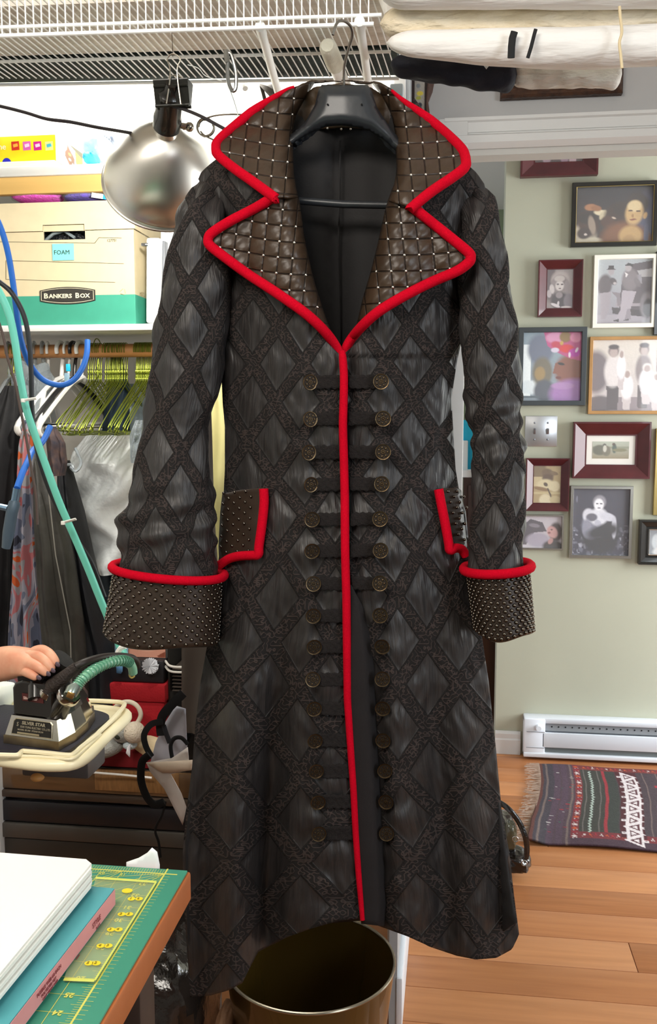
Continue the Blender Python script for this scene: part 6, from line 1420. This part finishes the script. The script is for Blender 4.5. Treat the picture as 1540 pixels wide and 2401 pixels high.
text('lettering', 'Silver Star', bodypt(-.017, .029, -.0016), RB, .0068, mat('label_pink_white', '#d9b8b0', .5), ir, bold=.0002, ext=.0001)
obj('upper_shell', ip([(a*.86, b*.92 + .02) for a, b in isole(.9, LI*.86, .02)], zi + .046, zi + .064, .72, .03), BE, ir, smooth=False)
# water inlet with chrome collar and brass nut
pI = PY(152, 1638, 1.40)
obj('inlet_neck', MB().tube([PY(120, 1700, 1.42), pI], [.020, .014], 14), BE, ir)
dI = (PY(165, 1625, 1.40) - PY(150, 1640, 1.40)).normalized() + Vector((0, -.3, .3)); dI.normalize()
obj('chrome_collar', MB().lathe([(0, -.006), (.017, -.006), (.0195, 0), (.0185, .007), (.012, .008), (0, .004)], PY(159, 1634, 1.385), dI, 24), CH, ir)
obj('brass_nut', MB().box(PY(166, 1629, 1.368), (.011, .008, .010), Matrix.Rotation(.4, 3, 'Y'), .001), mat('brass', '#b98f55', .3, .9), ir)
# handle: bar rising to the cloth-wrapped knob the hand holds
HND = mat('black_handle_wrap', '#1a1817', .7, bump=(120, .5, .002))
obj('handle', MB().tube(crom([PY(60, 1600, 1.41), PY(85, 1582, 1.43), PY(115, 1566, 1.44), PY(142, 1552, 1.44), PY(150, 1545, 1.44)], 4), [.018]*4 + [.0195]*8 + [.021]*5, 16), HND, ir)
obj('handle_post', MB().tube([PY(85, 1640, 1.40), PY(85, 1590, 1.42)], .014, 12), BE, ir)
obj('cord_boot', MB().tube([PY(112, 1624, 1.41), PY(126, 1606, 1.405), PY(154, 1584, 1.40), PY(180, 1562, 1.40)], [.014, .013, .0105, .008], 12), mat('ribbed_rubber', '#2f2622', .6, bump=(300, 1, .003)), ir)
obj('cord_ring', MB().tube([PY(108, 1630, 1.41), PY(115, 1620, 1.41)], .0165, 14), CH, ir)
tag(obj('iron_cord', MB().tube(crom([PY(178, 1563, 1.40), PY(200, 1552, 1.41), PY(240, 1541, 1.45), PY(280, 1538, 1.50), PY(308, 1542, 1.54), PY(320, 1552, 1.56), PY(322, 1562, 1.57)], 5), .0062, 10), mat('brown_black_rubber', '#29211d', .5)), 'thick brown-black cord arching from the iron to the right', 'cord')
# coiled steam hose
HT = mat('sage_green_hose', '#7fb795', .35, coat=.3)
sh_ = thing('steam_hose', PY(240, 1600, 1.42), 'short green spiral-wrapped steam hose curving up from the iron', 'hose')
hp = crom([PY(178, 1612, 1.385), PY(188, 1598, 1.39), PY(205, 1582, 1.40), PY(230, 1565, 1.43), PY(258, 1553, 1.46), PY(285, 1549, 1.49), PY(302, 1553, 1.51), PY(310, 1566, 1.52), PY(312, 1578, 1.525)], 8)
obj('tube', MB().tube(hp, .0080, 12), HT, sh_)
sp = []; 
for i in range(260):
    t = i/259*.78; k = t*(len(hp)-1); a = hp[int(k)].lerp(hp[min(len(hp)-1, int(k)+1)], k - int(k)); T = (hp[min(len(hp)-1, int(k)+1)] - hp[max(0, int(k)-1)]).normalized(); N = T.cross(Vector((0, 1, 0))).normalized(); B_ = T.cross(N)
    an = i*2*math.pi/11; sp.append(a + (N*math.cos(an) + B_*math.sin(an))*.0088)
obj('spiral_wrap', MB().tube(sp, .0012, 5), mat('hose_spiral', '#5f9d80', .3, coat=.4), sh_)
obj('hose_end', MB().tube([PY(164, 1630, 1.372), PY(170, 1618, 1.378), PY(180, 1608, 1.385)], [.010, .0115, .009], 12), mat('grey_ferrule', '#9aa8a0', .2, .7), sh_)
obj('brass_ring', MB().tube([PY(309, 1583, 1.525) + Vector((.0045*math.cos(a), 0, .0045*math.sin(a))) for a in [i*math.pi/6 for i in range(12)]], .0018, 6, True), mat('brass_bright', '#e3cf86', .3, .8), sh_)
cf_ = thing('hose_clip', PY(290, 1510, 1.64), 'small white clip joining the teal hose beside the photo', 'clip')
obj('clip_body', MB().tube([PY(276, 1530, 1.64), PY(284, 1519, 1.635), PY(294, 1515, 1.635)], .0055, 8), ZT_ if 'ZT_' in globals() else mat('white_nylon', '#f0efe8', .4), cf_)
tag(obj('hose_tail', MB().tube(crom([PY(284, 1520, 1.66), PY(292, 1540, 1.64), PY(300, 1552, 1.6), PY(308, 1560, 1.57)], 5), .0078, 10), TEAL), 'lower end of the teal hose beside the white clip', 'hose')

# ================================================================ HAND ON THE IRON (person's body is outside the picture)
SK = mat('skin', '#e3ad8e', .5, var=(30, .12, '#d48a6c'), sub=.1); SK.node_tree.nodes['Principled BSDF'].inputs['Subsurface Weight'].default_value = .15
SK.node_tree.nodes['Principled BSDF'].inputs['Subsurface Radius'].default_value = (.02, .008, .005); NAIL = mat('dark_nail', '#5b4c55', .3)
def skin_mesh(name, verts, edges, radii, parent, m, root=0, lv=2):
    base = LOC[parent.name]; me = bpy.data.meshes.new(name); me.from_pydata([tuple(Vector(v) - base) for v in verts], edges, []); me.materials.append(m)
    o = bpy.data.objects.new(name, me); COL.objects.link(o)
    sk_ = o.modifiers.new('skin', 'SKIN'); sk_.use_smooth_shade = True
    if not me.skin_vertices: me.skin_vertices.new() if hasattr(me.skin_vertices, 'new') else None
    for i, sv in enumerate(me.skin_vertices[0].data):
        r = radii[i]; sv.radius = r if hasattr(r, '__len__') else (r, r); sv.use_root = (i == root)
    s2 = o.modifiers.new('sub', 'SUBSURF'); s2.levels = lv; s2.render_levels = lv
    dg = bpy.context.evaluated_depsgraph_get(); dg.update(); nm = bpy.data.meshes.new_from_object(o.evaluated_get(dg))
    bpy.data.objects.remove(o); nm.name = name
    for p in nm.polygons: p.use_smooth = True
    o = bpy.data.objects.new(name, nm); COL.objects.link(o); o.parent = parent; LOC[o.name] = base
    return o
pe = thing('person', PY(-60, 1570, 1.52), 'hand and forearm of a person reaching from the left to grip the iron', 'person')
YH = 1.485
V = []; E = []; R = []
def chain(start, pts):
    prev = start
    for (x, y, Y, r) in pts:
        V.append(PY(x, y, Y - .062)); R.append(r); i = len(V) - 1
        if prev is not None: E.append((prev, i))
        prev = i
    return prev
w = chain(None, [(-330, 1590, 1.56, .040), (-200, 1582, 1.55, .037), (-100, 1574, 1.53, .032), (-40, 1566, 1.52, (.024, .032)), (-8, 1560, 1.51, (.024, .031)), (24, 1552, 1.50, (.022, .032)), (52, 1548, 1.495, (.019, .029))])
b_ = w
chain(b_, [(76, 1532, 1.50, .0125), (98, 1524, 1.492, .0105), (116, 1533, 1.478, .0095), (129, 1549, 1.472, .0080), (134, 1559, 1.473, .0066)])
chain(b_, [(76, 1541, 1.488, .0122), (96, 1540, 1.475, .0105), (110, 1553, 1.465, .0092), (120, 1566, 1.464, .0078), (123, 1573, 1.466, .0066)])
chain(b_, [(70, 1556, 1.475, .0120), (84, 1560, 1.462, .0100), (96, 1568, 1.457, .0090), (108, 1577, 1.459, .0076), (112, 1581, 1.461, .0064)])
chain(b_, [(58, 1572, 1.47, .0105), (70, 1579, 1.458, .0088), (80, 1585, 1.455, .0078), (90, 1590, 1.458, .0066)])
chain(w - 2, [(36, 1556, 1.535, .014), (66, 1568, 1.55, .0115), (92, 1570, 1.548, .0100), (112, 1562, 1.542, .0080)])
# (thumb wraps the far side of the handle)
o = skin_mesh('arm_and_hand', V, E, R, pe, SK, root=0)
for (x, y, Y, rz_) in ((135, 1558, 1.4665, .9), (124, 1572, 1.4595, .8), (113, 1580, 1.4545, .7), (91, 1589, 1.4515, .6)):
    obj('nail', MB().sphere(PY(x, y, Y - .062), .0050, 10, 6, (1, .35, .8), Matrix.Rotation(rz_, 3, 'Y')), NAIL, pe, org=LOC[pe.name])

# ================================================================ CHEST, RED BOX AND CLUTTER BEHIND
YQ = 2.0
ch = thing('drawer_chest', (PY(200, 1900, YQ).x, YQ + .2, 0), 'dark smoked-plastic drawer chest behind the cutting table', 'chest')
xl3, xr3 = PY(6, 1900, YQ).x, PY(470, 1900, YQ).x; zc1 = PY(200, 1800, YQ).z
DK = mat('smoked_plastic', '#231b16', .18, coat=.3, var=(5, .3)); DK2 = mat('charcoal_plastic', '#2c2b2f', .3)
obj('body', MB().box2((xl3, YQ + .012, 0), (xr3, YQ + .42, zc1), .006), DK, ch)
def band(y0, y1, m, name, dp=.012, x0=xl3, x1=xr3): return obj(name, MB().box2((x0, YQ - dp + .012, PY(200, y1, YQ).z), (x1, YQ + .012, PY(200, y0, YQ).z), .003), m, ch)
band(1803, 1860, mat('smoked_clear_drawer', '#4a3a2c', .12, coat=.6, var=(3, .5, '#7a5c3e'), stretch=(1, 1, 6)), 'drawer_front', .010)
band(1862, 1878, mat('brown_rail', '#4e4138', .3), 'rail', .016)
band(1886, 1935, DK2, 'drawer_front', .014); band(1938, 1972, mat('grey_rail', '#57534e', .35), 'rail', .020); band(1976, 2060, mat('grey_brown_drawer', '#433d37', .35), 'drawer_front', .012); band(2064, 2300, DK2, 'drawer_front', .012)
TP = mat('painted_tan_reflection', '#9a7248', .25, coat=.5, var=(30, .3), stretch=(6, 1, 1))
obj('tan_reflection', MB().box2((PY(222, 1840, YQ).x, YQ - .001, PY(300, 1857, YQ).z), (PY(420, 1840, YQ).x, YQ + .004, PY(300, 1808, YQ).z), .012), TP, ch)  # tan slab standing in for an orange reflection in the drawer front
obj('side_post', MB().box2((PY(0, 1900, YQ).x - .03, YQ - .02, 0), (xl3 + .002, YQ + .4, zc1 + .2), .004), WHITE, ch)
# white tray rim on the chest
rb2 = thing('suitcase', (PY(310, 1790, YQ + .1).x, YQ + .14, zc1), 'red flocked storage case with dark lid standing on the chest', 'case')
RDC = mat('red_flock', '#a80f1d', .85, bump=(200, .5, .002), var=(20, .15))
YK2 = YQ + .06; x0, x1 = PY(262, 1700, YK2).x, PY(386, 1700, YK2).x; zt = PY(320, 1603, YK2).z
obj('body', MB().box2((x0 - .02, YK2, zc1 + .001), (x1, YK2 + .22, PY(320, 1645, YK2).z), .006), RDC, rb2)
obj('lid_skirt', MB().box2((x0 - .024, YK2 - .004, PY(320, 1645, YK2).z), (x1 + .004, YK2 + .224, zt), .005), RDC, rb2)
obj('foot_base', MB().box2((x0 - .12, YK2 - .05, zc1 + .0005), (x1 + .02, YK2 - .002, zc1 + .04), .004), mat('dark_red_base', '#7b0f18', .8), rb2)
bkx = thing('black_album', ((x0 + x1)/2, YK2 + .1, zt), 'thick black album lying on the red case below the smiling photo', 'album')
z4 = PY(320, 1549, YK2).z
obj('cover', MB().box2((x0 - .02, YK2 + .006, zt + .001), (x1 - .002, YK2 + .2, z4), .004), mat('black_album_cover', '#1f1e22', .45, bump=(60, .3, .002)), bkx)
pm_ = thing('pompom', PY(352, 1582, YK2 - .012), 'white frilled pompom fan on the front of the black album', 'ornament')
pf_ = MB(); cc = PY(353, 1561, YK2 - .010)
for k in range(150):
    a = k/150*2*math.pi; r1 = .0195*rng.uniform(.85, 1.05); dz = rng.uniform(-.008, .003)
    n0 = Vector((math.cos(a), 0, math.sin(a))); t0 = Vector((-math.sin(a), .4, math.cos(a)))*.0013
    pf_.add([cc + n0*.001 + Vector((0, -.006, 0)), cc + n0*r1 + t0 + Vector((0, dz, 0)), cc + n0*r1 - t0 + Vector((0, dz, 0))], [(0, 1, 2)])
tag(obj('fronds', pf_, mat('white_bristle', '#dfe3ea', .6), pm_, smooth=False, recalc=False), kind='stuff')
obj('core', MB().sphere(cc + Vector((0, .002, 0)), .006, 10, 6), mat('white_bristle', '#dfe3ea', .6), pm_)
# photo of a smile
fp = thing('portrait_print', PY(330, 1535, YK2 + .03), 'colour photo cropped to a smiling mouth above the black album', 'photo')
a, b = PY(286, 1440, YK2 + .03), PY(388, 1536, YK2 + .03)
b.z = z4 + .001
im = paint(80, 76, '#e0a28c', [('e', .5, .3, .6, .5, 0, '#e6ad98'), ('e', .56, .45, .30, .30, 0, '#c26058'), ('e', .56, .40, .26, .20, 0, '#7a2f30'), ('e', .56, .36, .22, .10, 0, '#d8b8a8'), ('e', .56, .64, .24, .10, 0, '#d4766c'), ('e', .56, .80, .20, .06, 0, '#e8b29c'), ('p', [(0, .9), (.3, .98), (.3, 1), (0, 1)], '#a8604c'), ('p', [(1, .85), (.8, .96), (.85, 1), (1, 1)], '#93503c'), ('e', .15, .55, .03, .16, -20, '#d08e78')], .03)
grid_print('print', Vector((a.x, a.y, a.z)), Vector((b.x - a.x, 0, 0)), Vector((0, 0, b.z - a.z)), im, PH, fp)
obj('backing_card', MB().box2((a.x, YK2 + .031, b.z), (b.x, YK2 + .034, a.z)), mat('black_card', '#19191b', .6), fp, smooth=False)
bluec = thing('blue_card', PY(282, 1540, YK2 + .02), 'pale blue translucent folder edge beside the smiling photo', 'folder')
obj('sheet_front', sheet([(268, 1492), (285, 1494), (300, 1515), (300, 1536), (318, 1545), (318, 1558), (270, 1560)], 12, lambda x, y: PY(x, y, YK2 + .022)), mat('pale_blue_plastic', '#8fb4cc', .3), bluec, solid=-.002)
obj('tab', sheet([(272, 1556), (287, 1560), (287, 1575), (283, 1580), (273, 1578)], 8, lambda x, y: PY(x, y, YK2 - .014)), mat('mid_blue_plastic', '#5d8cb8', .3), bluec, solid=-.003)
# wire rack with white cords right of the case
rk = thing('wire_rack', (PY(408, 1640, YK2).x, YK2 + .1, zc1 + .02), 'black slatted rack between red case and grey cloth', 'rack')
obj('side_frame', MB().box2((PY(388, 1600, YK2).x, YK2 + .02, zc1 + .0), (PY(392, 1600, YK2).x, YK2 + .2, PY(390, 1480, YK2).z)), mat('black_rack', '#1a1714', .5), rk, smooth=False)
obj('back_plate', MB().box2((PY(388, 1600, YK2).x, YK2 + .19, zc1), (PY(470, 1600, YK2).x, YK2 + .2, PY(390, 1480, YK2).z)), mat('black_rack', '#1a1714', .5), rk, smooth=False)
for k in range(7):
    y = 1576 + k*8.5; obj('slat', MB().box2((PY(394, y, YK2).x, YK2 + .03, PY(400, y + 3, YK2).z), (PY(450, y, YK2).x, YK2 + .12, PY(400, y, YK2).z), .0015), mat('dark_slat', '#4a423c', .4), rk)
for k, y in enumerate((1556, 1568)):
    tag(obj('white_loop', MB().tube(crom([PY(388, y - 6, YK2 + .02), PY(396, y + 4, YK2 + .0), PY(412, y + 8, YK2 - .01), PY(440, y + 8, YK2 - .01)], 5), .0030, 8), mat('white_cable', '#d9d6cf', .5)), ('upper', 'lower')[k] + ' white cord curving across the black rack', 'cord')
# plush sheep, roll and cord
PL = mat('cream_plush', '#ddd0bc', .95, bump=(220, 1, .004), var=(30, .12)); PG = mat('grey_plush', '#a9aaa4', .95, bump=(220, 1, .004), var=(30, .2))
YP2 = YQ - .02
ps = thing('plush_toy', PY(290, 1770, YP2), 'cream and grey plush toy lying against the red case', 'plush toy')
def eb(name, x, y, Y, rx, ry, rd, m, rot=0): k = Y/F; return obj(name, MB().sphere(PY(x, y, Y), 1, 20, 14, (rx*k, rd, ry*k), Matrix.Rotation(rot, 3, 'Y')), m, ps)
eb('body', 245, 1752, YP2, 55, 26, .04, PG, -.25); eb('head', 288, 1714, YP2 - .01, 30, 30, .026, PG); eb('muzzle', 315, 1717, YP2 - .02, 27, 27, .026, PL)
eb('eye', 296, 1714, YP2 - .038, 2.2, 2.6, .002, mat('black_bead', '#0e0e0e', .2)); eb('dark_patch', 275, 1728, YP2 - .034, 8, 6, .004, mat('olive_patch', '#2c2f22', .9), .4)
eb('cheek', 305, 1746, YP2 - .01, 18, 12, .018, mat('pale_blue_plush', '#c9d6dc', .95, bump=(220, 1, .004)))
obj('ear_point', sheet([(298, 1752), (305, 1744), (304, 1776), (295, 1766)], 6, lambda x, y: PY(x, y, YP2 - .04)), mat('white_felt', '#e9e9ee', .9), ps, solid=-.003)
tag(obj('bolster', MB().tube([PY(318, 1738, YQ + .02), PY(345, 1748, YQ + .02), PY(380, 1757, YQ + .02), PY(400, 1762, YQ + .02)], [.016, .024, .024, .018], 18), mat('cream_cotton_bolster', '#dcc9a4', .85, bump=(100, .4, .003))), 'cream stuffed bolster right of the plush toy', 'bolster')
tag(obj('white_rope', MB().tube(crom([PY(268, 1660, YQ + .0), PY(285, 1648, YQ - .01), PY(305, 1646, YQ - .01), PY(322, 1656, YQ - .01), PY(330, 1674, YQ - .01), PY(325, 1690, YQ - .01), PY(313, 1705, YQ - .015)], 6), .0054, 10), mat('cream_rope', '#d9cdba', .8)), 'cream rope loop arching over the plush toy', 'rope')
tag(obj('tray_wire', MB().tube(crom([PY(214, 1760, YQ - .03), PY(207, 1785, YQ - .03), PY(212, 1808, YQ - .03), PY(230, 1812, YQ - .03), PY(290, 1817, YQ - .02), PY(356, 1824, YQ - .02)], 4), .0026, 8), WW), 'white wire loop resting on the front of the chest', 'wire')
# paper carrier bag with black ribbon handles
YV = 1.80
pg = thing('paper_bag', PY(400, 1900, YV), 'white paper carrier bag with black ribbon handles beside the coat', 'bag')
PB = mat('white_bag_paper', '#cfc6c0', .6, var=(8, .08)); PB2 = mat('bag_paper_lilac', '#b3b3be', .6)
obj('inner_side', sheet([(385, 1697), (412, 1655), (435, 1662), (440, 1790), (352, 1790), (365, 1740)], 12, lambda x, y: PY(x, y, YV + .03 + .00005*(y - 1700))), PB2, pg, solid=-.001)
obj('front_side', sheet([(343, 1788), (402, 1778), (440, 1752), (443, 1790), (455, 1784), (450, 1805), (400, 1815), (425, 1860), (437, 1893), (428, 1935), (385, 1850), (352, 1810)], 12, lambda x, y: PY(x, y, YV - .02)), PB, pg, solid=-.0012)
obj('folded_edge', sheet([(341, 1789), (453, 1782), (450, 1806), (398, 1812), (380, 1812)], 12, lambda x, y: PY(x, y, YV - .024)), mat('warm_bag_paper', '#dcc9b4', .6), pg, solid=-.0012)
obj('base', MB().box2((PY(455, 1900, YV).x, YV - .02, 0), (PY(500, 1900, YV).x, YV + .05, PY(455, 1840, YV).z)), PB, pg, smooth=False)
RB2 = mat('black_ribbon', '#0e0e10', .9)
obj('handle', MB().tube(crom([PY(430, 1625, YV), PY(405, 1650, YV - .005), PY(383, 1675, YV - .01), PY(376, 1700, YV), PY(378, 1725, YV)], 5), .010, 10, flat=.12, up=(0, -1, 0)), RB2, pg)
obj('handle', MB().tube(crom([PY(382, 1692, YV - .01), PY(355, 1698, YV - .012), PY(338, 1722, YV - .012), PY(342, 1750, YV - .012), PY(356, 1775, YV - .02)], 5), .0070, 10, flat=.12, up=(0, -1, 0)), RB2, pg)
obj('handle', MB().tube(crom([PY(405, 1785, YV - .01), PY(400, 1750, YV - .01), PY(408, 1732, YV - .01), PY(425, 1730, YV - .01), PY(440, 1745, YV - .01)], 5), .0045, 8, flat=.5, up=(0, -1, 0)), RB2, pg)
obj('side_tape', MB().tube([PY(383, 1700, YV - .0), PY(390, 1722, YV), PY(398, 1742, YV)], .0055, 8, flat=.3, up=(0, -1, 0)), mat('printed_tape', '#23252c', .5), pg)
tag(obj('ribbon_tail', MB().tube(crom([PY(350, 1770, YV - .04), PY(334, 1785, YV - .04), PY(330, 1815, YV - .04), PY(333, 1840, YV - .04), PY(345, 1870, YV - .04), PY(362, 1886, YV - .04), PY(385, 1880, YV - .04)], 5), .0085, 10, flat=.35, up=(0, -1, 0)), RB2, pg), 'twisted black ribbon tail')
tag(obj('cord_tail', MB().tube(crom([PY(388, 1880, YV - .03), PY(380, 1910, YV - .03), PY(364, 1945, YV - .02), PY(372, 1975, YV - .02), PY(376, 2010, YV - .02)], 5), .0028, 6), RB2, pg), 'thin black cord tail')
tag(obj('paper_sheet', sheet([(296, 2022), (325, 2012), (345, 2000), (356, 1988), (368, 1998), (374, 2028), (374, 2060), (296, 2060)], 10, lambda x, y: PY(x, y, YT + .004 + .00002*(x - 296))), mat('white_paper', '#eef0f0', .7), solid=-.001), 'curled sheet of white paper behind the table corner', 'paper')
# grey satin garment beside the coat skirt
gs = thing('satin_garment', PY(460, 1710, 1.98), 'grey-brown satin cloth showing just left of the coat skirt', 'garment')
obj('cloth', drape([(860, 452, 474), (900, 440, 492), (1200, 432, 500), (1490, 428, 520), (1540, 428, 515), (1620, 428, 505), (1690, 430, 495), (1712, 442, 485)], 1.98, .03, .008, 3), mat('grey_brown_satin', '#4a413a', .5, var=(8, .3), bump=(30, .3, .005)), gs)
obj('hook', MB().tube(crom([PY(462, 862, 1.98), PY(462, 840, 2.02), Vector((PY(462, 823, YR).x, YR - .02, rz + .012)), Vector((PY(462, 823, YR).x, YR, rz + .019)), Vector((PY(462, 823, YR).x, YR + .02, rz + .005))], 4), .0018, 6), NI, gs)
# dark bag and clear bags low down under the table edge
tag(blob('bin_liner', None, None, 330, 2180, 500, 2460, 1.72, .3, mat('dark_crumpled_film', '#241f1c', .15, bump=(16, .8, .012), coat=.2, var=(10, .4))), 'dark crumpled plastic bag on the floor under the table edge', 'bag')
tag(obj('white_board', MB().box2((PY(335, 2350, 1.3).x, 1.3, 0), (PY(352, 2350, 1.3).x, 1.312, .42)), WHITE, smooth=False), 'narrow white board standing under the table edge', 'board')
tag(blob('parcel', None, None, 510, 2370, 550, 2440, 1.66, .12, mat('kraft_paper_bag', '#6b4a30', .7, bump=(20, 1, .01))), 'crumpled brown parcel between bag and waste bin', 'parcel')

# ================================================================ WASTE BIN
YBN = 1.72; cL, cR = PY(535, 2250, YBN), PY(925, 2250, YBN); cB = (cL + cR)/2; rB = (cR - cL).length/2; hB = cB.z
bn_ = thing('waste_bin', (cB.x, YBN, 0), 'round olive-brown lacquered waste bin under the coat', 'bin')
BM = mat('olive_brown_lacquer', '#4f3d17', .22, .35, coat=.5, var=(4, .2)); pr = [(0, .004), (rB*.80, .004), (rB*.985, hB - .002), (rB*.985, hB), (rB, hB), (rB*.81, 0), (0, 0)]
obj('drum', MB().lathe(pr, (cB.x, YBN, 0), (0, 0, 1), 96), BM, bn_)
obj('rim', MB().tube([Vector((cB.x + rB*.995*math.cos(a), YBN + rB*.995*math.sin(a), hB)) for a in [i*math.pi/48 for i in range(96)]], .0032, 8, True), mat('rim_metal', '#8e8676', .25, .9), bn_)
for k, (x, y) in enumerate(((643, 2325), (650, 2335), (808, 2275), (812, 2285))):
    p = PY(x, y, YBN + .1); 
# handbag on the hall floor right of the coat
YO = PZ(1215, 2030, 0).y
sb = thing('leather_satchel', PZ(1205, 2035, .0), 'glossy dark leather bag on the floor behind the coat hem', 'bag')
GL = mat('glossy_dark_leather', '#1e1612', .2, coat=.6, bump=(30, .8, .01), var=(14, .4)); OL_ = mat('olive_leather', '#4c4a38', .3, coat=.4, bump=(40, .6, .006))
blob('body', None, None, 1120, 1905, 1212, 2034, YO, .16, GL, parent=sb, seed=31, zmin=.002)
blob('base_flap', None, None, 1175, 1995, 1244, 2036, YO - .06, .10, GL, parent=sb, seed=33, zmin=.002)
blob('side_pocket', None, None, 1180, 1925, 1212, 1990, YO - .08, .05, OL_, parent=sb, seed=35)
obj('handle', MB().tube(crom([PY(1168, 1880, YO - .05), PY(1190, 1895, YO - .07), PY(1215, 1925, YO - .08), PY(1232, 1965, YO - .09), PY(1234, 2005, YO - .09), PY(1220, 2030, YO - .09)], 5), .0085, 10, flat=.5, up=(0, -1, 0)), GL, sb)
for k, (x, y) in enumerate(((1208, 1968), (1229, 2024))): obj('buckle', MB().tube([PY(x, y, YO - .13) + Vector((.008*math.cos(a), 0, .008*math.sin(a))) for a in [i*math.pi/5 for i in range(10)]], .0018, 6, True), mat('steel', '#9ea0a0', .25, 1), sb)
